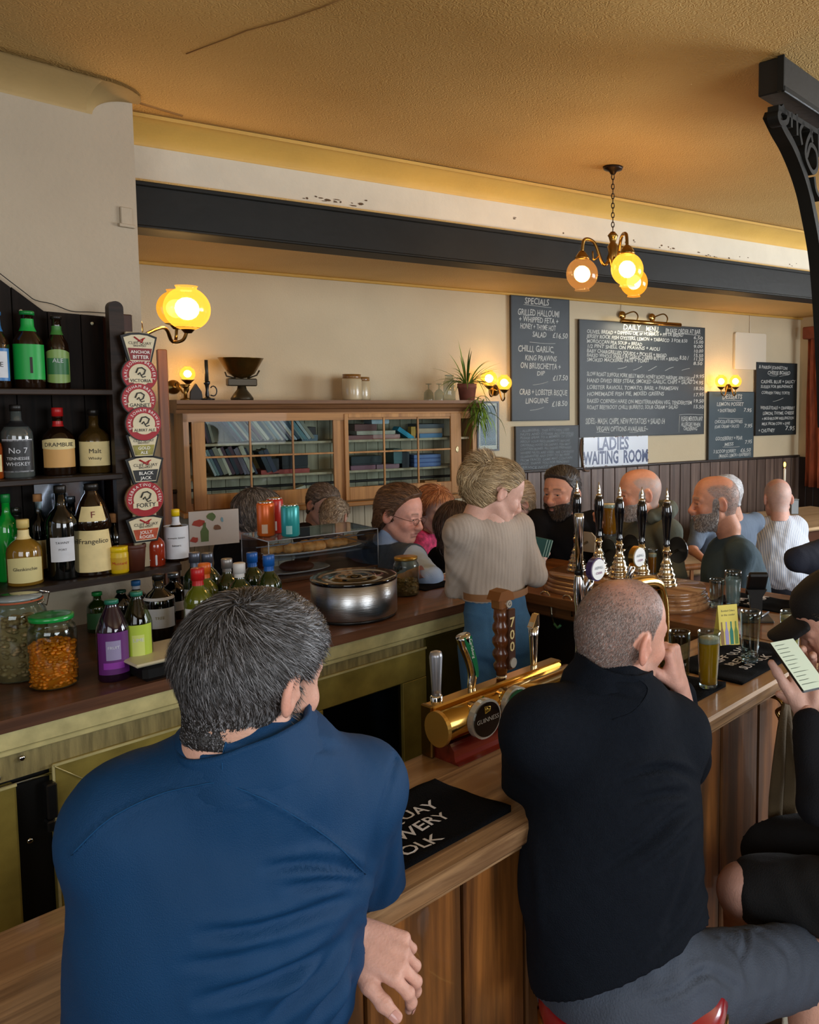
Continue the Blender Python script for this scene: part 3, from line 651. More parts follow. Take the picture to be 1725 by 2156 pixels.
# back boards with the sloping top
pA,pB_,pC=ontb(0,588,TB_),ontb(92,655,TB_),ontb(240,668,TB_)
def topz(s):
 if s<pB_[0]:return min(2.6,pB_[1]+(pB_[0]-s)*(pA[1]-pB_[1])/(pB_[0]-pA[0]))
 return pB_[1]+(s-pB_[0])*(pC[1]-pB_[1])/(pC[0]-pB_[0])
s=-1.0;
while s<sE1:
 e=min(s+.105,sE1);pts=[(s+.002,zs3),(e-.002,zs3),(e-.002,topz(e))]
 if s<pB_[0]<e:pts.append((pB_[0],topz(pB_[0])))
 pts.append((s+.002,topz(s)));mb=MB();mb.prism(pts,TB_,TB_+.016,'y');mb.build('back_board',mBackB,su);s=e
for(z,t0,s1)in((zs1,WE-.2,sE1),(zs2,WE-.22,sx(255,997,WE-.2))):
 mb=MB();mb.box((-1.0,t0,z-.02),(s1,TB_,z),.003);mb.build('shelf',mShelfD,su)
# lowest shelf, longer than the wall, bowed front
e3=sx(402,1185,WE-.3);mb=MB();fr=[(-1.0,WE-.30),(.5,WE-.31),(.9,WE-.30),(e3-.15,WE-.30),(e3-.02,WE-.27),(e3,WE-.2),(e3,WE-.0),(SE+.001,WE-.0)]
mb.prism(fr+[(SE-.002,TB_),(-1.0,TB_)],zs3-.022,zs3,'z');mb.build('shelf',mShelfD,su)
# side panel with rounded finial
s0,s1=sx(231,700,WE-.2),sx(262,700,WE-.2);zt=zx(246,634,WE-.2);rr=(s1-s0)/2
mb=MB();mb.prism([(s0,zs3),(s1,zs3),(s1,zt-rr)]+[(s0+rr+rr*math.cos(a),zt-rr+rr*math.sin(a))for a in np.linspace(.2,PI-.2,9)]+[(s0,zt-rr)],WE-.2,WE-.17,'y');mb.build('side_panel',mShelfD,su)
mb=MB();mb.box((s1,WE-.19,zs3),(sx(280,700,WE-.19),TB_+.01,zx(270,662,WE-.19)),.003);mb.build('side_post',wood('post_brown','#2a150b','#4b2613','z',.4,1,.3),su)
# mirror and little bracket behind the lower shelf
mb=MB();a_=sx(75,1100,TB_-.01);b_=sx(222,1100,TB_-.01);mb.box((a_,TB_-.012,zs3+.01),(b_,TB_-.004,zs2-.03));mb.build('mirror_panel',M('old_mirror','#aab4c4',.12,metal=1,bump=.3,bs=4),su)
mb=MB();mb.box((b_+.02,WE-.2,zs3+.05),(b_+.03,WE-.19,zs2-.02));mb.build('glass_edge',M('edge_green','#5d7a6d',.2),su)
# fairy light wire over the boards
wr=[(-40,545),(52,616),(75,632),(110,640),(150,655),(190,657),(250,661),(278,665)]
mb=MB();mb.tube(smooth_path([tuple(Vector((*[ontb(px,py,WE-.03)[0:1][0]],WE-.03,ontb(px,py,WE-.03)[1])))for px,py in wr],4),.0016,5);o=mb.build('fairy_light_wire',mBlk);o.rotation_euler.z=AB;tag(o,'thin dark wire looped along the sloping top of the bottle shelf','wire')
for px,py in((44,655),(194,681)):
 mb=MB();s,z=ontb(px,py,TB_-.004);mb.sphere((s,TB_-.004,z),.006,8,6);mb.build('stud',M('ivory','#cfc9a8',.5),su)
# ------------------------------------------------ bottles
def glassm(name,col,dark=False):
 if dark:return M(name,col,.05,coat=.6,spec=.7)
 return M(name,col,.03,trans=1,ior=1.46)
gDark=glassm('glass_black','#070908',True);gBrown=glassm('glass_brown','#1c0f06',True);gGreenD=glassm('glass_bottle_green','#1d2b08',True);gClear=thin('glass_clear','#dfe8e4');gGreen=glassm('glass_green','#0f7a35');gAmber=glassm('glass_amber','#b86a1c');gGrey=glassm('glass_smoky','#4a4f4c',True)
gOlive=M('glass_olive','#4f560d',.05,coat=.6,spec=.7);gLime=thin('glass_pale_lime','#c8d6a8')
gPurple=M('drink_purple','#1c0a1c',.05,coat=.6)
lCream=M('label_cream','#d9c68e',.6,var=.08,vs=30);lWhite=M('label_white','#c9cbd0',.6,var=.05,vs=30);lInk=M('label_ink','#2e2a26',.7)
PROF={ # (r factor, z fraction)
'beer':[(0,0),(.94,0),(1,.02),(1,.56),(.93,.63),(.6,.72),(.42,.8),(.38,.95),(.42,.955),(.42,.985),(0,.985)],
'wine':[(0,0),(.95,0),(1,.02),(1,.6),(.95,.66),(.7,.73),(.42,.78),(.37,.82),(.36,.97),(.4,.975),(.4,.99),(0,.99)],
'spirit':[(0,0),(.95,0),(1,.02),(1,.56),(.96,.63),(.75,.7),(.42,.76),(.34,.8),(.33,.93),(0,.93)],
'squat':[(0,0),(.95,0),(1,.02),(1,.5),(.93,.58),(.65,.66),(.36,.71),(.3,.76),(.3,.9),(0,.9)],
'bell':[(0,0),(.98,0),(1,.02),(.92,.3),(.8,.5),(.92,.52),(.85,.62),(.62,.78),(.42,.86),(.3,.9),(.3,.96),(0,.96)],
'cordial':[(0,0),(.92,0),(1,.03),(1,.62),(.96,.66),(.72,.78),(.42,.9),(.36,.93),(.36,.97),(0,.97)],
'jar':[(0,0),(.92,0),(1,.05),(1,.74),(.9,.82),(.84,.85),(.84,.9),(0,.9)],
}
def lab_patch(mb,r,z0,z1,a0,a1,n=14,face=-PI/2,arch=0,r2=None):
 r2=r2 or r
 vs=[];fs=[]
 for i in range(n+1):
  u_=i/n;a=face+R(a0+(a1-a0)*u_);zz=z1+arch*math.sin(PI*u_)
  vs+=[(r*math.cos(a),r*math.sin(a),z0-arch*.5*math.sin(PI*u_)),(r2*math.cos(a),r2*math.sin(a),zz)]
 for i in range(n):fs.append((2*i,2*i+2,2*i+3,2*i+1))
 mb.add(vs,fs,True)
def curved_text(mb,txt,size,r,zc,face=-PI/2,**kw):
 w_=text_w(txt,size,**kw);put_text(mb,txt,size,lambda a,b:(r*math.cos(face+(a-w_/2)/r),r*math.sin(face+(a-w_/2)/r),zc+b),**kw)
NB=[0]
def bottle(label,px,ytop,t,zbase,wpx,kind='spirit',glass=None,cap=None,caph=.07,labels=(),neck=None,texts=(),group=None,fill=None,cat='bottle',name='bottle',ymode=True,tilt=0,capr=1.12):
 s=ontb(px,1000,t)[0];P=B(s,t,zbase);h=at(px,ytop,P.y).z-zbase
 r=wpx/2*math.hypot(P.y,0)/F/math.sqrt(1+0)
 r*=.96
# labels face the viewer's side of the shelf
 face=math.atan2(-P.y,-P.x)-AB
 q=thing(name,label,cat,P,AB,group)
 if tilt:q.rotation_euler=(0,tilt,AB)
 pf=PROF[kind];m=MB();m.lathe([(a*r,b*h)for a,b in pf],28);g=m.build('glass_body',glass or gDark,q)
 if fill:
  m=MB();lv=fill[1];pr=[(max(0,a*r-.003),.004+b*h)for a,b in pf if b*h<=lv*h];pr.append((pr[-1][0],lv*h));pr.append((0,lv*h));m.lathe(pr,24);m.build('contents',fill[0],q)
 tr,tz=pf[-2][0],pf[-2][1]
 if cap is not None:
  m=MB();cr_=tr*r*capr+.0008;m.lathe([(0,h*(1-caph)),(cr_,h*(1-caph)),(cr_,h*.992),(cr_*.9,h),(0,h)],18);m.build('cap',cap,q)
 if neck:m=MB();rn=max(pf[k][0]for k in range(len(pf))if neck[0]-.03<=pf[k][1]<=neck[1]+.05)*r if False else None
 if neck:
  def rad(z):
   for(a0,b0),(a1,b1)in zip(pf[1:],pf[2:]):
    if b0<=z<=b1 and b1>b0:return(a0+(a1-a0)*(z-b0)/(b1-b0))*r
   return tr*r
  m=MB();zz=np.linspace(neck[0],neck[1],6);m.lathe([(rad(z)+.0008,z*h)for z in zz],20,cap=False);m.build('neck_foil',neck[2],q)
 for(z0,z1,half,mat,*ex)in labels:
  m=MB();fx=(ex[0]if ex else 1);bl=kind=='bell';rz=lambda z:float(np.interp(z,[b for a,b in pf[1:]],[a for a,b in pf[1:]]))*r;rl=r*fx+.0012
  if bl:
   zz=np.linspace(z0,z1,9)
   for za,zb in zip(zz,zz[1:]):lab_patch(m,rz(za)+.0014,za*h,zb*h,-half,half,face=face,r2=rz(zb)+.0014)
  else:lab_patch(m,rl,z0*h,z1*h,-half,half,face=face,arch=(ex[1]*h if len(ex)>1 else 0))
  m.build('label',mat,q)
 for(tx,size,z,mat,*ex)in texts:
  m=MB();curved_text(m,tx,size*h,r*(ex[0]if ex else 1)+.0016,z*h,face=face);m.build('lettering',mat,q)
 return q
TT=WE-.11
gTop='bottles on the top shelf';gMid='bottles on the middle shelf';gLow='bottles on the lowest shelf';gCnt='bottles on the back counter'
lBlue=M('label_blue','#2f6ea8',.4);lGreen=M('label_bright_green','#0f9a3c',.45);lGreen2=M('label_pale_green','#7d9b52',.4);lBlack=M('label_black','#1b1b1c',.5)
cGreen=M('cap_green','#127a34',.35);cRed=M('cap_red','#b01a1a',.35);cCork=M('cork','#9a6a3e',.8,var=.15,vs=80);cBlack=M('cap_black','#17130f',.4)
bottle('brown beer bottle with blue neck and pale label at far left of top shelf',6,655,TT,zs1,50,'beer',gBrown,lBlue,.05,[(.1,.52,62,lBlue),(.14,.48,48,lWhite,1.012)],(.74,.95,lBlue),[('ALE',.09,.28,lInk,1.02)],gTop)
bottle('brown beer bottle with bright green label and green neck on top shelf',74,655,TT,zs1,57,'beer',gBrown,cGreen,.05,[(.12,.57,75,lGreen)],(.74,.9,lGreen),[('I',.3,.2,lInk,1.01)],gTop)
bottle('brown beer bottle with oval yellow-green label on top shelf',134,665,TT,zs1,43,'beer',gBrown,cBlack,.05,[(.1,.5,75,lGreen2,1,.04),(.2,.42,60,M('label_mid_green','#2f6b3a',.4),1.01)],(.74,.86,M('neck_green','#3d7a34',.4)),[('ALE',.08,.36,lWhite,1.02)],gTop)
bottle('square-looking whiskey bottle with black label on middle shelf',40,852,TT,zs2,60,'spirit',gGrey,cBlack,.09,[(.08,.52,62,lBlack),(.5,.53,62,lWhite),(.08,.1,62,lWhite)],(.7,.78,lBlack),[('No 7',.11,.34,lWhite,1.01),('TENNESSEE',.055,.25,lWhite,1.01),('WHISKEY',.07,.17,lWhite,1.01)],gMid)
bottle('squat black liqueur bottle with red cap and orange-cream label on middle shelf',127,858,TT,zs2,62,'squat',gBrown,cRed,.13,[(.12,.5,66,M('label_orange','#c99a5a',.6)),(.4,.52,70,lCream,1.01,.03)],(.72,.8,cRed),[('DRAMBUIE',.085,.43,lInk,1.03)],gMid)
bottle('clear whisky bottle with cream label on middle shelf beside the badges',202,862,TT,zs2,62,'squat',M('glass_whisky','#3a2a10',.05,coat=.6),cBlack,.09,[(.12,.5,64,lCream)],None,[('Malt',.1,.32,lInk,1.02),('Whisky',.06,.22,lInk,1.02)],gMid)
bottle('bottle with orange liqueur at the very left edge of middle shelf',-24,880,TT,zs2,56,'squat',M('drink_orange','#8a3a08',.06,coat=.6),cBlack,.09,[(.12,.4,60,lCream)],None,[],gMid)
# lowest shelf
TL=WE-.2;TLb=WE-.1
bottle('green glass bottle behind the others at left of lowest shelf',8,1040,TLb,zs3,46,'spirit',M('glass_green_s','#0c8a2c',.05,coat=.6),cGreen,.1,[],None,[],gLow)
bottle('clear bottle with cork stopper on lowest shelf',76,1040,TLb,zs3,44,'spirit',gClear,cCork,.09,[(.1,.45,60,lCream)],None,[],gLow)
bottle('clear gin bottle with pale stopper behind the limoncello on lowest shelf',30,1068,TLb,zs3,50,'spirit',gClear,gClear,.1,[(.05,.3,60,lCream)],None,[],gLow)
bottle('amber whisky bottle with cream label at the front left of lowest shelf',42,1093,TL,zs3,68,'squat',M('drink_gold','#7a5a1c',.06,coat=.7),M('cap_gold','#c9b06a',.5),.13,[(.06,.42,64,M('label_straw','#c9bd83',.6),1,.02)],(.7,.84,lCream),[('Glenkinchie',.07,.24,lInk,1.02)],gLow)
bottle('tall dark wine-like bottle with small white label on lowest shelf',124,1022,TL,zs3,62,'spirit',gDark,cBlack,.08,[(.2,.46,44,lWhite)],None,[('TAWNY',.035,.39,lInk,1.01),('PORT',.03,.32,lInk,1.01)],gLow)
bottle('second dark bottle with narrow neck just behind the hazelnut liqueur',146,1045,TLb,zs3,46,'spirit',gDark,M('cap_steel','#6d7680',.3,metal=.8),.08,[],None,[],gLow)
bottle('bell shaped brown hazelnut liqueur bottle with large cream label',190,1018,TL,zs3,82,'bell',gBrown,cBlack,.07,[(.05,.5,62,lCream,.97),(.6,.76,45,lCream,.8)],None,[('Frangelico',.075,.36,lInk,.9),('F',.1,.64,M('ink_maroon','#6d1f16',.6),.82)],gLow)
bottle('dark round bottle with wide cork on lowest shelf behind the yellow jar',237,1080,TL+.04,zs3,42,'spirit',gDark,cCork,.16,[],None,[],gLow,capr=1.9)
bottle('small yellow jar of mustard with yellow lid on lowest shelf',243,1150,TL-.05,zs3,37,'jar',M('mustard_yellow','#c9a80c',.4),M('lid_yellow','#d8b80f',.35),.2,[(.15,.6,65,M('label_yellow','#b8920c',.5))],None,[('Mustard',.16,.34,cRed,1.02)],None,cat='jar',name='jar')
q=thing('clay_cup','brown clay cup standing beside the yellow mustard jar','cup',B(sx(284,1180,TL-.04),TL-.04,zs3),AB)
m=MB();m.lathe([(0,0),(.03,0),(.036,.075),(.036,.09),(.033,.09),(.031,.07),(.026,.006),(0,.006)],24);m.build('body',M('clay_brown','#4a2214',.5,var=.15),q);m=MB();m.lathe([(.0365,.078),(.038,.08),(.038,.09),(.0365,.092)],24,cap=False);m.build('rim',MATS['clay_brown'],q)
q=bottle('small bottle of red hot sauce with red cap and diamond label on lowest shelf',322,1106,TL-.02,zs3,36,'squat',M('sauce_red','#8a2a14',.1,coat=.6),M('cap_scarlet','#c0201c',.35),.17,[],(.74,.86,M('neck_green_d','#0f4a2c',.4)),[],None,name='sauce_bottle')
m=MB();fc=math.atan2(-q.location.y,-q.location.x)-AB;rr_=36/2*q.location.y/F*.96+.001;m.add([(rr_*math.cos(fc+a),rr_*math.sin(fc+a),z)for a,z in((0,.004),(.8,.024),(0,.044),(-.8,.024))],[(0,1,2,3)]);m.build('label',lWhite,q)
bottle('bitters bottle with yellow cap wrapped in an oversized white paper label',366,1072,TL+.02,zs3,48,'squat',gBrown,M('cap_yellow','#d9b90e',.4),.13,[(.06,.68,179,lWhite,1.02)],(.7,.86,lWhite),[('aromatic bitters',.05,.45,lInk,1.05),('bitters',.06,.3,lInk,1.05)],gLow)
# counter bottles
def tb_of(px,py):return toB(onz(px,py,ZK))[1]
t=tb_of(222,1440)+.03
bottle('cordial bottle with purple and lilac label on the back counter',222,1262,t,ZK,66,'cordial',gPurple,M('cap_teal','#1f6a55',.4),.05,[(.1,.62,60,M('label_plum','#5a1f66',.45)),(.28,.52,25,M('label_lilac','#8f86a8',.5),1.01),(.17,.25,36,M('label_violet','#8a35a0',.45),1.012)],None,[('FRUIT',.05,.42,lWhite,1.03)],gCnt)
t=tb_of(276,1427)+.03
bottle('cordial bottle with lime green label beside the purple one',276,1245,t,ZK,58,'cordial',gLime,MATS['cap_teal'],.05,[(.12,.62,62,M('label_lime','#a8bf3c',.45)),(.2,.5,24,M('label_lime_pale','#c3cf6d',.5),1.01)],None,[('LIME',.06,.42,lWhite,1.03)],gCnt)
bottle('green wine bottle with green label behind the purple cordial',192,1246,WE-.14,ZK,44,'wine',gGreenD,cGreen,.09,[(.1,.5,66,M('label_forest','#2e5a34',.5))],None,[],gCnt)
bottle('dark bottle with deep green cap behind the two cordials',244,1242,WE-.2,ZK,46,'cordial',gDark,M('cap_deep_green','#0d3a26',.4),.06,[],None,[],gCnt)
bottle('slim dark bottle with blue-white foil under the lowest shelf',276,1222,WE-.12,ZK,40,'wine',gDark,lBlue,.12,[],(.8,.95,lWhite),[],gCnt)
bottle('dark port bottle with white tree label on the back counter',324,1208,tb_of(322,1352)+.03,ZK,64,'spirit',gDark,cBlack,.08,[(.2,.5,64,lWhite)],(.62,.66,lWhite),[('TREE',.06,.34,M('ink_ochre','#8a7a35',.6),1.02)],gCnt)
bottle('dark liqueur bottle with steel band behind the tree label',356,1206,WE-.17,ZK,48,'wine',gDark,M('foil_steel','#8d949c',.3,metal=.8),.1,[(.2,.4,60,lWhite)],None,[],gCnt)
bottle('dark bottle with glinting shoulder nearest the red capped wine',378,1212,WE-.12,ZK,36,'spirit',gDark,cBlack,.09,[],None,[],gCnt)
bottle('white wine bottle with red foil and white label',408,1196,tb_of(408,1382)+.03,ZK,60,'wine',gOlive,cRed,.14,[(.18,.55,62,lWhite)],(.8,.97,cRed),[('SAUVIGNON',.035,.4,lInk,1.02),('BLANC',.035,.33,lInk,1.02)],gCnt)
cOr=M('cap_orange','#d4641a',.35)
bottle('wine bottle with orange foil just behind the red foil one',423,1186,tb_of(423,1345)+.03,ZK,56,'wine',gOlive,cOr,.14,[(.18,.5,62,lWhite)],(.8,.97,cOr),[],gCnt)
cGry=M('cap_grey_foil','#5f6470',.35,metal=.6);cWh=M('cap_white_foil','#c9c8c4',.4);cBl=M('cap_blue','#1759a8',.35)
bottle('wine bottle with grey foil behind the orange foil bottle',403,1163,tb_of(403,1312),ZK,50,'wine',gGreenD,cGry,.14,[(.18,.5,62,lWhite)],(.8,.97,cGry),[],gCnt)
bottle('wine bottle with dark grey foil and gold top, second of the back row',430,1164,tb_of(430,1308),ZK,52,'wine',gGreenD,cGry,.14,[(.18,.5,62,lWhite)],(.8,.97,cGry),[],gCnt)
bottle('wine bottle with silver foil left of the white foil bottle',471,1176,tb_of(471,1330),ZK,50,'wine',gGreenD,M('cap_silver_foil','#8f8c88',.35,metal=.5),.13,[(.18,.5,62,lWhite)],(.82,.97,MATS['cap_silver_foil']),[],gCnt)
bottle('wine bottle with white foil and lilac label behind the man in blue',497,1185,tb_of(497,1352),ZK,56,'wine',gGreenD,cWh,.13,[(.18,.56,66,M('label_lilac_w','#a89fd0',.6))],(.82,.97,cWh),[],gCnt)
bottle('wine bottle with blue foil, left one of the two blue ones',525,1163,tb_of(525,1312),ZK,50,'wine',gGreenD,cBl,.14,[(.18,.56,62,cBl)],(.8,.97,cBl),[],gCnt)
bottle('wine bottle with blue foil and blue label, right one of the two blue ones',560,1168,tb_of(560,1335),ZK,54,'wine',gGreenD,cBl,.14,[(.18,.58,66,M('label_blue_white','#3f6fc0',.5))],(.8,.97,cBl),[],gCnt)
# ------------------------------------------------ jars
def pile(q,name,mat,r,z0,z1,size,n,seed,sq=(1,1,.7)):
 """a heap of small pieces inside a jar: stuff"""
 rg=random.Random(seed);m=MB();m.lathe([(0,z0),(r*.86,z0),(r*.86,z1-size),(0,z1-size*.6)],20)
 for k in range(n):
  if rg.random()<.72:a=rg.uniform(0,2*PI);rr=r-size*.75;z=rg.uniform(z0+size*.5,z1)
  else:a=rg.uniform(0,2*PI);rr=(r-size)*math.sqrt(rg.random());z=z1+rg.uniform(-.5,.4)*size
  m.sphere((rr*math.cos(a),rr*math.sin(a),z),size*rg.uniform(.7,1.1)*.7,6,4,(sq[0]*rg.uniform(.8,1.2),sq[1]*rg.uniform(.8,1.2),sq[2]))
 return tag(m.build(name,mat,q),kind='stuff')
mJG=thin('jar_glass','#e6eeea')
def jar(label,px,ytop,ybot,wpx,kind,z=ZK,lid=None,prof=None):
 P=onz(px,ybot,z);d=(P-Vector((0,0,P.z)));d.z=0;r=wpx/2*P.y/F*.92;P=P+d.normalized()*r;h=at(px,ytop,P.y).z-z
 q=thing('jar',label,'jar',P,AB);pf=prof or[(0,.0),(.93,0),(1,.04),(1,.76),(.95,.83),(.86,.87),(.86,.93)]
 m=MB();m.lathe([(a*r,b*h)for a,b in pf]+[(pf[-1][0]*r-.002,pf[-1][1]*h)]+[(max(0,a*r-.0025),max(.003,b*h))for a,b in pf[::-1]],36,cap=False);m.build('glass_body',mJG,q);return q,r,h
q,r,h=jar('glass jar of orange coated peanuts with green lid on the back counter',116,1293,1456,101,'x')
m=MB();m.lathe([(0,h*.93),(r*.9,h*.93),(r*.92,h*.935),(r*.92,h*.99),(r*.86,h),(r*.6,h*.985),(0,h*.985)],36);m.build('lid',M('lid_green','#0f8a3a',.3,coat=.3),q)
pile(q,'coated_peanuts',M('peanut_orange','#f0820e',.4,var=.25,vs=30),r,.005,h*.6,.0115,520,3)
q,r,h=jar('large clip-top glass jar of nuts behind the orange peanut jar',46,1252,1440,118,'x')
pile(q,'mixed_nuts',M('nut_brown','#b08c62',.6,var=.3,vs=25),r,.005,h*.7,.016,300,5)
m=MB();m.lathe([(0,h*.955),(r*.8,h*.955),(r*.86,h*.965),(r*.84,h*.985),(0,h)],30);m.build('lid',M('lid_glass','#8a9494',.1,coat=.5),q)
m=MB();m.lathe([(r*.86,h*.93),(r*.9,h*.937),(r*.9,h*.945),(r*.86,h*.952)],30,cap=False);m.build('rubber_seal',M('seal_orange','#a05030',.6),q)
m=MB();m.tube([(r*.9*math.cos(a),r*.9*math.sin(a),h*.9)for a in np.linspace(-1,1,10)]+[(r*1.12,.02,h*.8),(r*1.15,0,h*.97),(r*.8,0,h*1.01)],.0022,6);m.build('clip_wire',mChrome,q)
q,r,h=jar('square-shouldered glass jar of snack nuts with gold lid beside the ice bucket',856,1172,1258,60,'x')
m=MB();m.lathe([(0,h*.93),(r*.88,h*.93),(r*.9,h*.94),(r*.9,h),(0,h)],30);m.build('lid',M('lid_gold','#9a7a35',.35,metal=.6),q)
pile(q,'snack_nuts',M('nut_tan','#a8855a',.6,var=.3,vs=25),r,.004,h*.38,.012,150,6)
# ------------------------------------------------ tray on black box
P=onz(370,1428,ZK);s,t,_=toB(P)
q=thing('till_box','low black box with pale lid beside the cordials, partly behind the dark haired head','box',B(s-.02,t+.02,ZK),AB)
m=MB();m.box((-.06,0,0),(.16,.16,.05),.012);m.build('body',mBlackP,q);m=MB();m.box((-.085,-.01,.052),(.17,.2,.062),.005);m.build('lid',M('lid_pale','#bdb69a',.35),q)
# ------------------------------------------------ ice bucket
P=onz(748,1318,ZK);r=163/2*3.42/F;d=Vector((P.x,P.y,0)).normalized();P=P+d*r;zt=at(748,1213,P.y).z-ZK
q=thing('ice_bucket','large round stainless ice bucket with glossy black lid','ice bucket',P,AB)
m=MB();m.lathe([(0,.012),(r*.985,.012),(r,.016),(r,zt-.012),(r*.97,zt-.01),(0,zt-.01)],48);m.build('body',mSteel,q)
m=MB();m.lathe([(0,0),(r*.94,0),(r*.98,.004),(r*.98,.013),(0,.013)],48);m.build('base',mBlackP,q)
m=MB();m.lathe([(0,zt-.012),(r*1.0,zt-.012),(r*1.015,zt-.006),(r*1.01,zt+.001),(r*.97,zt+.004),(r*.8,zt-.002),(r*.52,zt-.001),(r*.5,zt+.004),(r*.42,zt+.003),(r*.2,zt-.001),(r*.17,zt+.005),(0,zt+.008)],48);m.build('lid',mGB,q)
# ------------------------------------------------ cake display
Pfl=onz(568,1233,ZK);Pfr=onz(797,1197,ZK);ang=math.atan2((Pfr-Pfl).y,(Pfr-Pfl).x);wd=(Pfr-Pfl).length;dp=.30;hh=at(568,1141,Pfl.y).z-ZK
q=thing('cake_display','clear acrylic food display box with pastries on a white tray','display case',Pfl,ang)
mAc=thin('acrylic','#eaeef2');mAcE=M('acrylic_edge','#8f979f',.15,coat=.5)
for(a,b,nm)in(((0,0,.02),(wd,.004,hh),'front_panel'),((0,dp-.004,.02),(wd,dp,hh),'back_panel'),((0,.004,.02),(.004,dp-.004,hh),'side_panel'),((wd-.004,.004,.02),(wd,dp-.004,hh),'side_panel'),((0,0,hh),(wd,dp,hh+.004),'top_panel')):
 m=MB();m.box(a,b);m.build(nm,mAc,q)
for i,(a,b)in enumerate([((0,0,hh+.002),(wd,0,hh+.002)),((0,0,.02),(0,0,hh)),((wd,0,.02),(wd,0,hh)),((0,dp,hh),(0,0,hh)),((wd,0,hh),(wd,dp,hh)),((0,dp,0),(0,dp,hh)),((0,dp,hh),(wd,dp,hh))]):
 m=MB();m.tube([a,b],.0026,5);m.build('edge_strip',mAcE,q)
m=MB();m.box((.0,0,0),(wd,dp,.018),.003);m.build('base',M('base_brown','#4a3324',.35),q)
m=MB();m.box((.0,.13,hh-.045),(wd,.137,hh-.04));m.build('shelf_rail',mAcE,q)
for dz,nm in((.1,'shelf'),):
 m=MB();m.box((.01,.02,dz),(wd-.01,dp-.01,dz+.003));m.build(nm,mAc,q)
def plate(name,label,L_,W_,P,rz,cat='tray'):
 o=thing(name,label,cat,P,rz);n=28;m=MB();vs=[];fs=[]
 for rr,z in((0.0,.004),(.8,.004),(1,.013),(1.02,.011),(.8,0),(0,0)):
  for i in range(n):a=2*PI*i/n;vs.append((L_*rr*math.copysign(abs(math.cos(a))**.7,math.cos(a)),W_*rr*math.copysign(abs(math.sin(a))**.7,math.sin(a)),z))
 for j in range(5):
  for i in range(n):i2=(i+1)%n;fs.append((j*n+i,j*n+i2,(j+1)*n+i2,(j+1)*n+i))
 m.add(vs,fs,True);m.build('dish',M('china_white','#dcdcd8',.15,coat=.5),o);return o
Mx=Matrix.Translation(Pfl)@Matrix.Rotation(ang,4,'Z')
plate('tray','white oval tray of pastries inside the display box',.24,.09,Mx@Vector((wd*.52,dp*.5,.104)),ang)
plate('plate','white plate with dark cake on the bottom of the display box',.15,.1,Mx@Vector((wd*.36,dp*.5,.019)),ang,'plate')
mPas=M('pastry_crust','#e0a862',.6,bump=1,bs=60,var=.35,vs=30)
def pastry(L_,label,P,rz):
 o=thing('pastry',label,'pastry',P,rz,'pastries on the white tray');m=MB();n=12;vs=[];fs=[]
 for i in range(9):
  u_=i/8;rr=(.026+.004*math.sin(u_*17+L_*90))*(1 if 0<i<8 else .86)
  for k in range(n):a=2*PI*k/n;vs.append(((u_-.5)*L_+.003*math.sin(k*3),rr*1.15*math.cos(a),max(.0,.022+rr*.85*math.sin(a))))
 for i in range(8):
  for k in range(n):k2=(k+1)%n;fs.append((i*n+k,i*n+k2,(i+1)*n+k2,(i+1)*n+k))
 fs+=[tuple(range(n))[::-1],tuple(8*n+k for k in range(n))];m.add(vs,fs,True);m.build('crust',mPas,o)
 m=MB();m.sphere((L_/2,0,.022),.02,10,6,(.25,1,.85));m.build('filling',M('pastry_filling','#c9a27a',.8,bump=1,bs=80,var=.2),o)
for i,(x_,y_,L_)in enumerate(((.1,.17,.1),(.19,.13,.11),(.3,.18,.12),(.4,.14,.11),(.48,.18,.1),(.27,.11,.1))):
 pastry(L_,'golden pastry roll on the white tray, %s'%('leftmost one','second from the left','in the middle of the tray','fourth from the left','at the right end','lying at the front centre')[i],Mx@Vector((x_*wd/.56,y_*dp/.3,.109)),ang+.1*math.sin(i*3))
o=MB();o.sphere((0,0,.012),.075,18,8,(1.1,.8,.35));o=o.build('cake',M('cake_brown','#5a2c1a',.6,bump=1,bs=50));o.location=Mx@Vector((wd*.36,dp*.5,.028));tag(o,'dark brown round cake on the lower plate of the display box','cake')
# wooden tongs resting
mTg=M('tongs_wood','#8a7058',.5);q=thing('tongs','pair of pale tongs hanging at the right inside the display box','tongs',Mx@Vector((wd*.84,dp*.3,.108)),ang)
for y_ in(0,.012):
 m=MB();m.tube([(-.1,y_,.075),(.075,y_*.3,.01)],.004,6);m.build('arm',mTg,q)
# cans and a glass jug on top of the display
def can(label,px,ytop,ybot,wpx,c1,c2,P0):
 P=Mx@Vector((P0[0],P0[1],hh+.004));h=at(px,ytop,P.y).z-P.z;r=wpx/2*P.y/F
 q=thing('drink_can',label,'can',P,ang,'drink cans on the display box')
 m=MB();m.lathe([(0,0),(r*.82,0),(r,.006),(r,h*.92),(r*.9,h*.965),(0,h*.965)],24);m.build('body',c1,q)
 m=MB();m.lathe([(r*.84,h*.955),(r*.88,h),(r*.82,h),(r*.8,h*.98),(0,h*.98)],24);m.build('rim',mChrome,q)
 m=MB();lab_patch(m,r+.0006,h*.1,h*.36,-28,10,face=math.atan2(-P.y,-P.x)-ang);m.build('panel',c2,q)
can('orange drink can standing on the clear display box',545,1056,1125,36,M('can_orange','#d2611f',.3,metal=.2),M('can_panel','#c9a88a',.4),(.055,.15))
can('turquoise drink can in front of the orange one on the display box',579,1062,1128,37,M('can_teal','#2f9a9a',.3,metal=.2),M('can_panel_t','#8fc2bd',.4),(.13,.06))
can('red and white drink can mostly hidden behind the other two cans',562,1048,1120,34,M('can_red','#b02a22',.3),M('can_panel_r','#dddddd',.4),(.12,.2))
q=thing('menu_holder','small clear card holder with pale card next to the turquoise can','card holder',Mx@Vector((.19,.17,hh+.004)),ang)
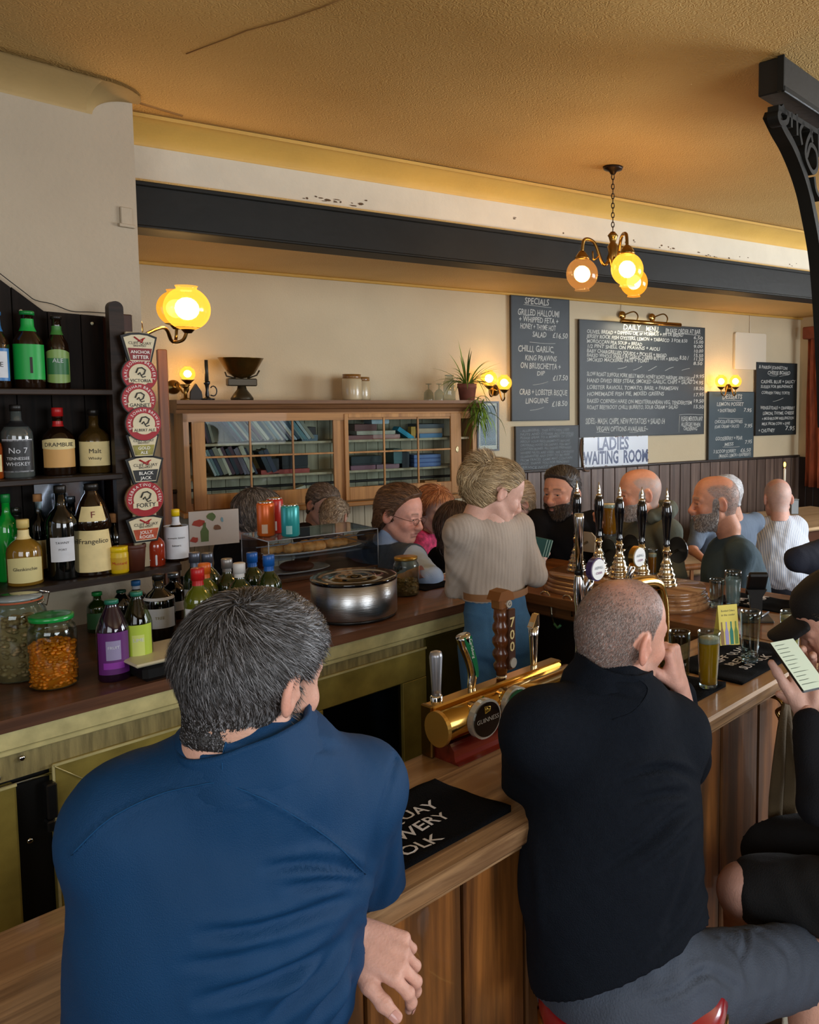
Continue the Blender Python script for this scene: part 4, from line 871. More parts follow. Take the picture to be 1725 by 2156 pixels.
m=MB();m.box((-.03,0,0),(.03,.003,.11));m.build('card',M('card_grey','#aeb2bd',.5),q);m=MB();m.box((-.032,-.006,0),(.032,-.003,.115));m.box((-.032,-.006,0),(.032,.025,.003));m.build('holder',mAc,q)
# ------------------------------------------------ brewery badges on the post beside the shelves
mRing=M('badge_ring_red','#9a1a24',.35,coat=.3);mCrm=M('badge_cream','#cfc3a2',.45,var=.05);mPw=M('pewter_rim','#4a4744',.35,metal=.5);mMar=M('badge_maroon','#7a1a1c',.4)
pst=thing('badge_board','pale upright board edge at the wall corner carrying brewery badges','board',B(0,0,0),AB)
TP=WE-.23
a_,b_=sx(286,900,TP),sx(322,900,TP)
m=MB();m.box((a_-.02,TP,zs3+.002),(b_,TP+.012,zx(300,700,TP)),.002);m.build('strip',M('board_cream','#b9ab8c',.6),pst)
def ring_text(m,txt,r,y,size,a_mid=90,spread=None):
 ws=[text_w(ch,size)+size*.16 if ch!=' ' else size*.4 for ch in txt];tot=sum(ws);ang_=R(a_mid)+tot/2/r
 for ch,w_ in zip(txt,ws):
  ang_-=w_/2/r
  if ch!=' ':
   ca,sa=math.cos(ang_),math.sin(ang_);put_text(m,ch,size,lambda a,b:((r+b)*ca+(a-w_/2)*sa,y,(r+b)*sa-(a-w_/2)*ca))
  ang_-=w_/2/r
def rbadge(px,py,d,lower,label,top='EARL SOHAM BREWERY',y=0,ring=mRing):
 s,z=ontb(px,py,TP);r=d/2*B(s,TP).y/F*1.12
 q=thing('brewery_badge',label,'badge',B(s,TP-.012+y,z),AB)
 m=MB();m.prism([(r*1.04*math.cos(a),r*1.04*math.sin(a))for a in np.linspace(0,2*PI,37)[:-1]],0,.01,'y');m.build('rim',mPw if ring is mRing else M('rim_wood','#8a5c35',.4),q)
 m=MB();m.prism([(r*math.cos(a),r*math.sin(a))for a in np.linspace(0,2*PI,37)[:-1]],-.003,0,'y');m.build('ring',mRing,q)
 m=MB();m.prism([(r*.64*math.cos(a),r*.64*math.sin(a))for a in np.linspace(0,2*PI,33)[:-1]],-.005,-.003,'y');m.build('centre',mCrm,q)
 m=MB();m.box((-r*.68,-.0065,-r*.48),(r*.68,-.005,-r*.2));m.build('banner',mCrm,q)
 m=MB();ring_text(m,top,r*.74,-.0036,r*.24);m.build('lettering',mWhite,q)
 m=MB();w_=text_w(lower,1);sz=r*1.2/w_;sz=min(sz,r*.34);w2=w_*sz;put_text(m,lower,sz,lambda a,b:(a-w2/2,-.0075,-r*.45+b),bold=.01);m.build('banner_lettering',mBlk,q)
 m=MB();pts=[(-.25,.1),(-.12,.38),(.1,.42),(.3,.28),(.22,.05),(.05,-.05),(-.02,.12),(-.14,.0)]
 m.tube([(a*r,-.006,b*r)for a,b in pts],r*.045,5);m.tube([(.05*r,-.006,-.05*r),(.12*r,-.006,-.16*r),(.3*r,-.006,-.1*r)],r*.035,5);m.build('emblem',M('emblem_ink','#3a3a34',.6),q)
def sbadge(px,py,wpx,hpx,label,l1,l2,lowcol,flip=False,y=0):
 s,z=ontb(px,py,TP);k=B(s,TP).y/F*1.1;wx,hz=wpx*k/2,hpx*k/2
 q=thing('brewery_badge',label,'badge',B(s,TP-.014+y,z),AB)
 def shape(g):return[(-wx*.62*g,-hz*g),(wx*.62*g,-hz*g),(wx*g,hz*.75*g),(wx*.5*g,hz*.95*g),(0,hz*g),(-wx*.5*g,hz*.95*g),(-wx*g,hz*.75*g)]
 m=MB();m.prism(shape(1),0,.01,'y');m.build('rim',mBlackP,q)
 m=MB();m.prism(shape(.86),-.003,0,'y');m.build('border',mCrm,q)
 m=MB();m.prism([(-wx*.52,-hz*.8),(wx*.52,-hz*.8),(wx*.66,-hz*.02),(-wx*.66,-hz*.02)],-.005,-.003,'y');m.build('panel',lowcol,q)
 m=MB()
 for tx,zz in((l1,-.36),(l2,-.7)):
  w_=text_w(tx,1);sz=min(wx*1.05/w_,hz*.32);w2=w_*sz;put_text(m,tx,sz,lambda a,b:(a-w2/2,-.006,hz*zz+b),bold=.01)
 m.build('lettering',mWhite,q)
 m=MB();tx='CLIFF QUAY';w_=text_w(tx,1);sz=wx*1.25/w_;put_text(m,tx,sz,lambda a,b:(a-wx*.62,-.0045,hz*.22+b));tx='BREWERY';w3=text_w(tx,1);s3=wx*.7/w3;put_text(m,tx,s3,lambda a,b:(a-wx*.35,-.0045,hz*.07+b));m.build('brewery_lettering',mBlk,q)
 m=MB();m.tube([(-wx*.3,-.004,hz*.7),(-wx*.05,-.004,hz*.5),(wx*.1,-.004,hz*.35),(wx*.2,-.004,hz*.62)],wx*.045,5);m.tube([(-wx*.1,-.004,hz*.42),(wx*.3,-.004,hz*.66)],wx*.03,5);m.build('emblem',mRedP,q)
sbadge(290,733,66,58,'shield badge reading ANCHOR BITTER at the top of the column','ANCHOR','BITTER',mMar)
rbadge(291,789,62,'VICTORIA','round red brewery badge, upper one of three in the column')
rbadge(288,841,60,'GANNET','round red brewery badge with slanting banner, second of the three',y=-.004)
sbadge(298,936,60,50,'grey badge with yellow landscape half covered by the round badge above it','GOLD','ALE',M('badge_landscape','#8a8238',.5,var=.5,vs=40))
rbadge(296,892,62,'ALBERT ALE','round red badge reading ALBERT ALE, lowest of the three',y=-.012)
sbadge(302,988,70,54,'dark shield badge with pale top below the landscape badge','BLACK','JACK',lBlack)
rbadge(302,1050,66,'FORTY','large round red badge reading FORTY with wooden rim','CELEBRATING FIFTEEN',ring=None)
sbadge(303,1112,70,52,'shield badge reading JOLLY ROGER at the foot of the column','JOLLY','ROGER',M('badge_flame','#a8431c',.5,var=.3,vs=50))
# ================================================================== BACK WALL THINGS
mPine=wood('pine_waxed','#8f6436','#b8884f','z',.45,.7,.2,coat=.1,rand=.06)
mPineX=wood('pine_waxed_rail','#8f6436','#b8884f','x',.45,.7,.2,coat=.1,rand=.06)
mPineD=wood('pine_cornice','#5a3c22','#7d5836','x',.45,.7,.2,rand=.06)
mInner=wood('tongue_groove_pale','#b0a488','#cfc3a6','z',.6,.8,.2,rand=.08)
VC=5.40
def WU(px,py,v):return WP(px,py,v)
u0,u1=WP(384,860,VC)[0],WP(1003,860,VC)[0];ztop=1.905;zbot=WP(598,1066,VC)[1]
cb=thing('display_cabinet','waxed pine wall cabinet with sliding glazed doors full of books and games','cabinet',W(0,0),AW)
m=MB();
m.prism([(0,0),(0,-.03),(.02,-.034),(.028,-.05),(.045,-.058),(.05,-.085),(.33,-.085),(.33,0)],u0-.04,u1+.04,'x')
m=MB();m.prism([(VC-.045,ztop),(VC-.045,ztop-.022),(VC-.03,ztop-.03),(VC-.022,ztop-.052),(VC-.006,ztop-.058),(VC,ztop-.08),(VW-.02,ztop-.08),(VW-.02,ztop)],u0-.035,u1+.035,'x');m.build('cornice',mPineD,cb)
sd=.03
m=MB();m.box((u0,VC,zbot),(u0+sd,VW-.02,ztop-.08));m.build('side_panel',mPine,cb)
m=MB();m.box((u1-sd,VC,zbot),(u1,VW-.02,ztop-.08));m.build('side_panel',mPine,cb)
m=MB();m.box((u0-.02,VC-.03,zbot-.03),(u1+.02,VW-.02,zbot),.004);m.build('base_board',mPineX,cb)
m=MB();m.box((u0,VC,ztop-.13),(u1,VC+.012,ztop-.075));m.build('top_rail',mPineX,cb)
zshA,zshB=WP(700,929,VC+.2)[1],WP(700,992,VC+.2)[1]
zshA,zshB=WP(500,932,VC+.12)[1],WP(500,1001,VC+.12)[1]
zfl=zbot+.05
m=MB();m.box((u0+sd,VC+.03,zbot),(u1-sd,VW-.03,zfl));m.build('shelf',mPineX,cb)
for z in(zshA,zshB):
 m=MB();m.box((u0+sd,VC+.06,z-.016),(u1-sd,VW-.03,z),.002);m.build('shelf',mInner,cb)
u=u0+sd
while u<u1-sd:
 e=min(u+.085,u1-sd);m=MB();m.box((u+.001,VW-.03,zbot),(e-.002,VW-.022,ztop-.08),.001);m.build('back_board',mInner,cb);u=e
# tongue and groove below the cabinet
u=u0
while u<u1+.1:
 m=MB();m.box((u+.001,VW-.05,.3),(u+.083,VW-.035,zbot-.03),.001);m.build('lower_board',mInner,cb);u+=.085
def door(px0,px1,g,vf,nm='door'):
 """g = glazing (px l, px r, z bottom, z top)"""
 a,b=WP(px0,950,vf)[0],WP(px1,950,vf)[0];ga,gb=WP(g[0],950,vf)[0],WP(g[1],950,vf)[0];z0=zbot+.01;z1=ztop-.09;gz0,gz1=g[2],g[3]
 m=MB();m.box((a,vf,z0),(ga,vf+.022,z1),.002);m.box((gb,vf,z0),(b,vf+.022,z1),.002);m.box((ga,vf+.0005,z0),(gb,vf+.0215,gz0),.002);m.box((ga,vf+.0005,gz1),(gb,vf+.0215,z1),.002);d=m.build(nm,mPine,cb)
 for i in(1,2):x=ga+(gb-ga)*i/3;m=MB();m.box((x-.006,vf+.002,gz0),(x+.006,vf+.018,gz1),.002);m.build('glazing_bar',mPine,d)
 zm=(gz0+gz1)/2;m=MB();m.box((ga,vf+.003,zm-.006),(gb,vf+.017,zm+.006),.002);m.build('glazing_bar',mPine,d)
 for i in range(3):
  for j in range(2):
   xa,xb=ga+(gb-ga)*i/3,ga+(gb-ga)*(i+1)/3;za,zb=(gz0,zm)if j==0 else(zm,gz1)
   m=MB();m.box((xa+.006,vf+.009,za+.006),(xb-.006,vf+.011,zb-.006));m.build('pane',thin('pane_glass','#e8eeee',.18),d)
 return d
gzt=WP(500,884,VC)[1];gzb=WP(440,1042,VC)[1]
door(405,728,(433,703,gzb,gzt),VC+.014)
d2=door(727,972,(735,950,WP(900,1016,VC)[1],WP(850,878,VC)[1]),VC-.008)
s_,z_=WP(963,946,VC-.01);m=MB();m.lathe([(.0,0),(.012,0),(.012,.002),(.008,.003),(.0,.001)],16,sy=2);h_=m.build('handle',M('handle_cream','#c9b98a',.3,metal=.3),d2);h_.rotation_euler=(PI/2,0,0);h_.location=(s_,VC-.008,z_)
# ---- books
bookc=['#c8c6b0','#3a5a64','#5f8a94','#8b8a78','#22303c','#d2cbb8','#4a2a3a','#708a8c','#2c2c30','#a8b4b4','#1c3a4c','#7d7a66','#b0bcc4','#343a50','#7a7484']
bmats=[M('book_'+nm,c,.5,var=.12,vs=20)for nm,c in zip('ivory slate teal khaki navy linen plum sage charcoal mist deep olive ice indigo mauve'.split(),bookc)]
mPages=M('book_pages','#cfc9b4',.8)
nbk=[0]
def book(u,z,th,h,dep,ang,mat,group,label,v=VC+.07):
 q=thing('book',label,'book',W(u,v,z),AW,group);q.rotation_euler=(0,ang,AW)
 m=MB();m.box((0,0,0),(th,dep,.0),0)
 m=MB();m.box((0,0,0),(.0022,dep,h));m.box((th-.0022,0,0),(th,dep,h));m.box((.002,0,0),(th-.002,.003,h));m.build('cover',mat,q)
 m=MB();m.box((.0025,.004,.003),(th-.0025,dep-.004,h-.004));m.build('pages',mPages,q)
rb=random.Random(4)
def row(px0,px1,z,hmin,hmax,lean,group,what,thk=(.012,.03),y=950,zlim=None):
 """leaning row: each book is turned by lean about its foot and steps along by thickness / cos"""
 u,ue=WP(px0,y,VC+.08)[0],WP(px1,y,VC+.08)[0];k=0;names='ivory slate teal khaki navy linen plum sage charcoal mist deep olive ice indigo mauve'.split()
 while u<ue:
  th=rb.uniform(*thk);h=rb.uniform(hmin,hmax);i=rb.randrange(len(bmats));a=lean+rb.uniform(-.02,.02)
  place=('first','second','third','fourth','fifth','sixth','seventh','eighth','ninth','tenth','eleventh','twelfth','thirteenth','fourteenth','fifteenth','sixteenth','seventeenth','eighteenth','nineteenth','twentieth','twenty-first','twenty-second','twenty-third','twenty-fourth','twenty-fifth','twenty-sixth')[min(k,25)]
  book(u,z+.001+(0 if a<=0 else 0)+abs(math.sin(a))*th*(1 if a>0 else 0)*1.0,th,h,.16,-a,bmats[i],group,'leaning %s book, %s from the left %s'%(names[i],place,what));u+=th/math.cos(a)+.0015;k+=1
hA=(ztop-.1-zshA)
row(436,448,zshA,hA*.9,hA*.95,.22,'leaning books on the upper cabinet shelf','on the upper cabinet shelf, isolated pair',(.012,.016))
row(500,660,zshA,hA*1.0,hA*1.12,.62,'leaning books on the upper cabinet shelf','on the upper cabinet shelf',(.008,.02))
hB=zshA-.016-zshB
row(450,540,zshB,hB*.9,hB*1.0,.38,'leaning books on the middle cabinet shelf','on the middle cabinet shelf')
row(562,580,zshB,hB*.75,hB*.85,.38,'leaning books on the middle cabinet shelf','in the short second batch of the middle shelf')
# ---- boxes, games (single flat things)
def gbox(px,py,w_,h_,dep,z,mat,label,stripe=None,rot=0,v=None,name='game_box',cat='box'):
 u=WP(px,py,VC+.1)[0];q=thing(name,label,cat,W(u,(v or VC+.08),z),AW);q.rotation_euler=(0,rot,AW)
 m=MB();m.box((-w_/2,0,0),(w_/2,dep,h_*.35));m.build('base',mat,q);m=MB();m.box((-w_/2-.002,-.002,h_*.2),(w_/2+.002,dep+.002,h_),.001);m.build('lid',stripe or mat,q);return q
cl=lambda n,c:M('box_'+n,c,.45,var=.12,vs=25)
z=zshA
gbox(757,915,.17,.028,.18,z,cl('rose','#8f5a58'),'dusty red game box at the bottom left of the upper pile')
gbox(812,915,.19,.03,.18,z,cl('brick','#a86a60'),'brick red and white game box at the bottom of the upper pile',cl('redwhite','#b8908a'))
gbox(790,905,.27,.026,.16,z+.031,cl('cream','#b8b5a4'),'long pale game box lying across the two red ones')
gbox(768,895,.15,.045,.16,z+.058,cl('brown','#6a3c38'),'dark red box in the middle of the upper pile')
gbox(800,893,.12,.03,.15,z+.1035,cl('ice','#b9c6cc'),'icy white box on top of the upper pile',v=VC+.09)
gbox(850,900,.13,.03,.1,z+.02,cl('cyan','#1fa3c9'),'bright cyan box leaning at a slant on the upper shelf',rot=.6)
q=gbox(868,905,.03,.08,.05,z,cl('flame','#d98a2a'),'small orange and red toy box beside the cyan box',cl('flame2','#d0a23a'))
gbox(905,912,.17,.03,.18,z,cl('sky','#5c8cb8'),'sky blue game box at the right of the upper shelf')
gbox(903,905,.18,.035,.18,z+.031,cl('salmon','#b99a88'),'salmon patterned box above the sky blue one',cl('tan','#c9b090'))
gbox(905,893,.2,.03,.17,z+.067,cl('mottled','#5a6068'),'grey mottled box on top at the right of the upper shelf')
z=zshB
gbox(763,985,.17,.03,.18,z,cl('mauve','#8c6070'),'mauve box at the bottom left of the middle shelf pile')
gbox(815,983,.16,.03,.18,z,cl('pinkgrey','#94707c'),'pink-grey box next to the mauve one on the middle shelf')
gbox(770,975,.21,.06,.17,z+.031,cl('black','#15191f'),'black game box with red edge above the mauve box',cl('darkteal','#1d2a2e'))
gbox(836,975,.06,.1,.15,z+.032,cl('seafoam','#4f7478'),'sea green upright box beside the black game box')
gbox(852,975,.05,.11,.15,z,cl('ink','#22252e'),'ink dark upright box beside the blue stack')
for i in range(3):gbox(898,975,.2,.028,.18,z+.029*i,cl('royal','#4a64a8'),('bottom','middle','top')[i]+' blue box of the three stacked behind the right panes',cl('royal2','#6a86c0'))
gbox(575,985,.06,.1,.1,zshB,cl('night','#14161c'),'black box standing in the left door behind the books')
gbox(620,985,.16,.09,.14,zshB+.03,cl('void','#101014'),'wide black box lying on the red box in the left cabinet door')
gbox(600,995,.3,.028,.16,zshB,cl('coral','#a8463e'),'long coral red box lying on the middle shelf')
gbox(648,905,.09,.09,.14,zshA,cl('char','#241a1c'),'dark box at the right end of the upper left shelf')
gbox(650,925,.1,.04,.05,zshA,cl('bag','#5a7080'),'crumpled grey-blue bag edge on the upper left shelf',v=VC+.075)
z=zfl
gbox(455,1035,.13,.022,.14,z,cl('white','#c4ccd0'),'white box lying at the bottom left of the cabinet')
gbox(520,1035,.16,.02,.14,z,cl('white2','#bcc9c8'),'pale flat box on the cabinet floor behind the grey haired man')
gbox(610,1020,.2,.02,.1,z+.02,cl('ivory','#d2d6c4'),'long ivory box propped at a slant on the cabinet floor',rot=-.3)
gbox(755,1015,.14,.012,.14,z,cl('paper','#b8bcc0'),'thin white box on the floor of the right cabinet door')
gbox(790,1012,.1,.028,.12,z,cl('darkgames','#26303a'),'small dark box between the white and blue ones')
gbox(835,1010,.17,.035,.14,z,cl('powder','#8fb0cc'),'powder blue flat box on the floor of the right cabinet door')
gbox(905,1008,.09,.05,.09,z,cl('confetti','#a85a3a'),'small multicoloured box on the cabinet floor',cl('confetti2','#c98a4a'))
gbox(935,1008,.08,.02,.1,z,cl('slip','#c4c8cc'),'white slip-case at the right end of the cabinet floor')
gbox(982,970,.05,.03,.1,zshB,cl('gnome','#3f7a5a'),'small green topped box in the open bay of the cabinet',cl('gnome2','#6a3f4a'))
book(WP(978,1040,VC+.08)[0],zfl,.014,.13,.1,.25,bmats[9],'leaning books in the open bay','pale book leaning in the open bay of the cabinet')
# ---- things on top of the cabinet
def onT(px,v=VC+.12):return WP(px,843,v)[0]
def zt_(px,py,v=VC+.12):return WP(px,py,v)[1]
q=thing('candlestick','dark chamber candlestick with stub of dark candle on the cabinet','candlestick',W(onT(437),VC+.12,ztop),AW)
h=zt_(437,758)-ztop
m=MB();m.lathe([(0,0),(.04,0),(.045,.008),(.02,.012),(.01,.02),(.012,.03),(.008,.06),(.012,.09),(.018,.1),(.018,.115),(0,.115)],16);m.build('holder',mBlackP,q)
m=MB();m.lathe([(0,.115),(.011,.115),(.01,h),(0,h)],12);m.build('candle',M('candle_dark','#2c2a20',.5),q)
m=MB();m.tube([(.018,0,.03)]+[(.035+.02*math.sin(a),0,.055-.03*math.cos(a))for a in np.linspace(0,4,9)],.004,6);m.build('ring_handle',mBlackP,q)
q=thing('flat_iron','small dark old flat iron standing upright on the cabinet','iron',W(onT(413),VC+.12,ztop),AW)
m=MB();m.prism([(-.035,0),(.035,0),(.03,.05),(.0,.1),(-.03,.05)],-.02,.02,'y');m.build('body',M('cast_iron','#241f18',.55),q);m=MB();m.tube([(-.02,.03,.03),(-.02,.05,.05),(.02,.05,.05),(.02,.03,.03)],.005,6);m.build('handle',MATS['cast_iron'],q)
q=thing('brass_holder','short dark candle holder at the left end of the cabinet top','candlestick',W(onT(391),VC+.12,ztop),AW)
m=MB();m.lathe([(0,0),(.03,0),(.03,.006),(.01,.012),(.009,.07),(.02,.078),(.022,.09),(0,.09)],16);m.build('stem',mBrassA,q);m=MB();m.lathe([(.024,.085),(.03,.09),(.024,.095)],16,cap=False);m.build('drip_ring',mBrassA,q)
q=thing('kitchen_scale','old brass bowl scale on cast iron foot standing on the pine cabinet','scale',W(onT(511),VC+.13,ztop),AW)
hs=zt_(511,754)-ztop;k=hs/.3
m=MB();m.lathe([(0,0),(.075*k,0),(.078*k,.012*k),(.06*k,.04*k),(.034*k,.075*k),(.028*k,.1*k),(0,.1*k)],20);m.build('foot',M('scale_iron','#3a3222',.4,metal=.4),q)
m=MB();m.box((-.1*k,-.03,.1*k),(.1*k,.03,.155*k),.006);m.build('body',MATS['scale_iron'],q)
m=MB();m.lathe([(0,.155*k),(.045*k,.16*k),(.09*k,.19*k),(.125*k,.25*k),(.15*k,.296*k),(.155*k,.3*k),(.148*k,.3*k),(.12*k,.25*k),(.085*k,.197*k),(0,.168*k)],28);m.build('bowl',M('scale_brass','#6e5426',.25,metal=.85),q)
m=MB();m.tube([(-.11*k,0,.2*k),(-.1*k,0,.17*k),(-.04*k,0,.155*k)],.005,6);m.build('arm',MATS['scale_iron'],q);m=MB();m.tube([(.125*k,0,.215*k),(.105*k,0,.18*k),(.04*k,0,.155*k)],.005,6);m.build('arm',MATS['scale_iron'],q)
for px,w_,yt,vv,lb in((742,40,788,VC+.1,'stoneware jar with brown lid on the cabinet, the larger front one'),(762,36,794,VC+.2,'stoneware jar behind and right of the larger one on the cabinet')):
 q=thing('stoneware_jar',lb,'jar',W(onT(px,vv),vv,ztop),AW,'stoneware jars on the cabinet');Y=q.location.y;r=w_/2*Y/F;h=zt_(px,yt,vv)-ztop
 m=MB();m.lathe([(0,0),(r*.95,0),(r,.01),(r,h*.78),(r*.9,h*.84),(0,h*.84)],24);m.build('body',M('stoneware','#b3a382',.3,var=.1,coat=.3),q);m=MB();m.lathe([(r*.88,h*.82),(r*.93,h*.84),(r*.93,h),(0,h)],24);m.build('lid',M('stoneware_brown','#7a5426',.35,coat=.3),q)
for px,lb in((903,'left'),(925,'right')):
 q=thing('wine_glass','upturned small clear glass on the cabinet, the %s of the pair'%lb,'glass',W(onT(px),VC+.12,ztop),AW,'small glasses on the cabinet');h=zt_(px,808)-ztop;r=.035
 m=MB();m.lathe([(r,0),(r*.95,h*.45),(r*.5,h*.62),(.004,h*.68),(.004,h*.94),(r*.6,h*.97),(r*.6,h)],20,cap=False);m.build('bowl',thin('glassware','#dfe6e4'),q);m=MB();m.lathe([(0,h*.975),(r*.62,h*.98),(r*.62,h),(0,h)],20);m.build('foot',thin('glassware','#dfe6e4'),q)
q=thing('glass_jar','empty clear glass jar beside the plant pot on the cabinet','jar',W(onT(957),VC+.2,ztop),AW);h=zt_(957,790,VC+.2)-ztop
m=MB();m.lathe([(0,0),(.042,0),(.045,.01),(.045,h*.7),(.03,h*.85),(.03,h)],24,cap=False);m.build('glass_body',thin('glassware','#dfe6e4'),q);m=MB();m.lathe([(.03,h*.96),(.034,h*.97),(.034,h),(.03,h*1.01)],24,cap=False);m.build('rim',thin('glassware','#dfe6e4'),q)
# spider plant
vp=VC+.08;up=onT(984,vp);q=thing('spider_plant','spider plant in a terracotta pot on the right end of the cabinet','plant',W(up,vp,ztop),AW)
r=20*q.location.y/F;h=zt_(984,808,vp)-ztop
m=MB();m.lathe([(0,0),(r*.78,0),(r*.95,h*.72),(r*1.0,h*.73),(r*1.02,h),(r*.92,h),(r*.88,h*.85),(0,h*.85)],24);m.build('pot',M('terracotta','#7a4636',.75,var=.3,vs=12),q)
m=MB();m.lathe([(0,h*.86),(r*.88,h*.87)],16,cap=False);m.build('soil',M('soil','#2a1c12',.9),q)
mLeaf=M('leaf_green','#6b8a2c',.45,var=.3,vs=9);mLeafD=M('leaf_dark','#39531c',.45,var=.3,vs=9)
def leaf(m,p0,d,L_,droop,wd,n=7):
 pts=[];p=Vector(p0);d=Vector(d).normalized()
 for i in range(n+1):
  pts.append(p.copy());p=p+d*(L_/n);d=(d+Vector((0,0,-droop/n))).normalized()
 sdv=d.cross(Vector((0,0,1)));sdv=sdv.normalized()if sdv.length>1e-3 else Vector((1,0,0));vs=[]
 for i,a in enumerate(pts):
  t=i/n;w2=wd*(math.sin(PI*min(1,t*.8+.15))**.6)*(1-t**4)+.0003
  vs+=[a-sdv*w2+Vector((0,0,w2*.5)),a,a+sdv*w2+Vector((0,0,w2*.5))]
 fs=[]
 for i in range(n):fs+=[(3*i,3*i+1,3*i+4,3*i+3),(3*i+1,3*i+2,3*i+5,3*i+4)]
 m.add(vs,fs,True)
rl=random.Random(9)
for k in range(46):
 a=rl.uniform(0,2*PI);el=rl.uniform(.35,1.35);L_=rl.uniform(.16,.34);m=MB();leaf(m,(r*.3*math.cos(a),r*.3*math.sin(a),h*.9),(math.cos(a)*math.cos(el),math.sin(a)*math.cos(el)*.7,math.sin(el)),L_,rl.uniform(.7,2.2),.0055);m.build('leaf',mLeaf if k%3 else mLeafD,q)
# hanging plantlet cluster over the open bay
us,zs=WP(1010,850,VC-.06);ub,zb=us-up,zs-ztop
m=MB();m.tube(smooth_path([(.0,0,h),(.06,-.06,h+.02),(.1,-.12,-.02),(ub+.0,-.15,zb)],5),.0022,5);m.build('runner',mLeaf,q)
for k in range(64):
 a=rl.uniform(0,2*PI);el=rl.uniform(-.9,.6);L_=rl.uniform(.12,.26);m=MB();leaf(m,(ub+rl.uniform(-.045,.045),-.15+rl.uniform(-.03,.03),zb+rl.uniform(-.13,.04)),(math.cos(a)*math.cos(el),math.sin(a)*math.cos(el)*.6,math.sin(el)),L_,rl.uniform(1.6,3),.0055);m.build('leaf',mLeaf if k%4 else mLeafD,q)
# ---- picture frame
def wbox(m,px0,px1,py0,py1,v0,v1,pxm=None,bev=.002):
 ua,za=WP(px0,py0,v0);ub_,zb_=WP(px1,py1,v0);m.box((ua,v0,zb_),(ub_,v1,za),bev);return ua,ub_,zb_,za
VF=VW-.03
ua,za=WP(1005,845,VF);ub_,zb_=WP(1052,949,VF)
q=thing('framed_picture','framed seascape print beside the pine cabinet','picture',W(ua,VF,zb_),AW);w_,h_=ub_-ua,za-zb_
m=MB();f_=.014
for b in(((0,0,0),(w_,.02,f_)),((0,0,h_-f_),(w_,.02,h_)),((0,0,f_),(f_,.02,h_-f_)),((w_-f_,0,f_),(w_,.02,h_-f_))):m.box(*b)
m.build('frame',mBlackP,q);m=MB();m.box((f_,.008,f_),(w_-f_,.014,h_-f_));m.build('mount',M('mount_cream','#c9c2ae',.7),q)
m=MB();m.box((f_+.014,.006,f_+.03),(w_-f_-.014,.0085,h_-f_-.018));m.build('print',M('seascape','#4a6470',.6,var=.45,vs=9,stretch=(1,1,3)),q)
m=MB();m.box((f_,.002,f_),(w_-f_,.004,h_-f_));m.build('pane',thin('pane_glass','#e8eeee',.18),q)
# ---- chalkboards
mSlate=M('slate_board','#20282b',.5,var=.12,vs=3);mSlateB=M('slate_board_grey','#3c4a50',.5,var=.15,vs=4);mChalk=M('chalk','#b9bcb8',.9);mChalkF=M('chalk_faint','#7d868a',.9)
def board(tl,br,label,lines,mat=mSlate,v=VW-.035,size=.05,margin=.02,frame=None,chalk=mChalk,z_from_left=True,sx_=.92):
 """lines: (x fraction, y fraction from the top, width fraction or None, height in m, text)"""
 ua,za=WP(tl[0],tl[1],v);ub_,zb_=WP(br[0],br[1],v);w_,h_=ub_-ua,za-zb_
 q=thing('chalkboard',label,'chalkboard',W(ua,v,zb_),AW);m=MB();m.box((0,0,0),(w_,.02,h_),.002);m.build('slate',mat,q)
 fm=MB();e=.004
 for b in(((-e,-.0005,-e),(w_+e,.022,0)),((-e,-.0005,h_),(w_+e,.022,h_+e)),((-e,-.0005,0),(0,.022,h_)),((w_,-.0005,0),(w_+e,.022,h_))):fm.box(*b)
 fm.build('edge_frame',frame or M('frame_dark','#2b2622',.5),q)
 m=MB();ms=MB();rr=random.Random(len(lines))
 for ln in lines:
  x,y,wf,hh_,tx=ln[:5];xx=x*w_;zz=h_*(1-y)
  if tx.startswith('~'): # a drawn stroke
   L_=wf*w_;pts=[(xx+L_*t,-.0015,zz+.006*math.sin(t*3+x*9)+t*(.03 if tx=='~/' else .004))for t in np.linspace(0,1,6)];ms.tube(pts,.0022,4,cap=False);continue
  tw=text_w(tx,1,shear=.12,bold=.012);sc=hh_;sxx=(wf*w_/(tw*sc))if wf else sx_
  sl=rr.uniform(-.006,.006)
  put_text(m,tx,sc,lambda a,b:(xx+a*sxx,-.0008,zz+b+sl*a*3+.0025*math.sin(a*40+zz*30)),shear=.12,bold=.012)
 tag(m.build('chalk_writing',chalk,q),kind='stuff')
 if ms.v:tag(ms.build('chalk_rules',chalk,q),kind='stuff')
 return q,w_,h_
board((1077,622),(1199,884),'tall chalkboard headed SPECIALS, right of the plant',[
(.22,.055,.42,.07,'SPECIALS'),(.2,.07,.48,0,'~'),(.1,.15,.72,.07,'GRILLED HALLOUMI'),(.12,.2,.68,.06,'+ WHIPPED FETA +'),(.14,.255,.62,.06,'HONEY + THYME HOT'),(.35,.32,.24,.06,'SALAD'),(.7,.32,.27,.06,'£16.50'),(.3,.365,.45,0,'~'),
(.1,.44,.62,.07,'CHILLI, GARLIC,'),(.22,.51,.55,.06,'KING PRAWNS'),(.14,.575,.7,.065,'ON BRUSCHETTA +'),(.42,.63,.14,.05,'DIP'),(.7,.67,.27,.06,'£17.50'),(.35,.71,.27,0,'~/'),
(.12,.79,.84,.065,'CRAB + LOBSTER BISQUE'),(.22,.86,.4,.06,'LINGUINE'),(.68,.885,.28,.06,'£18.50'),(.3,.92,.24,0,'~/')],frame=M('frame_dark','#2b2622',.5))
M_=[]
yy=[.075,.115,.155,.197,.237,.275,.315]
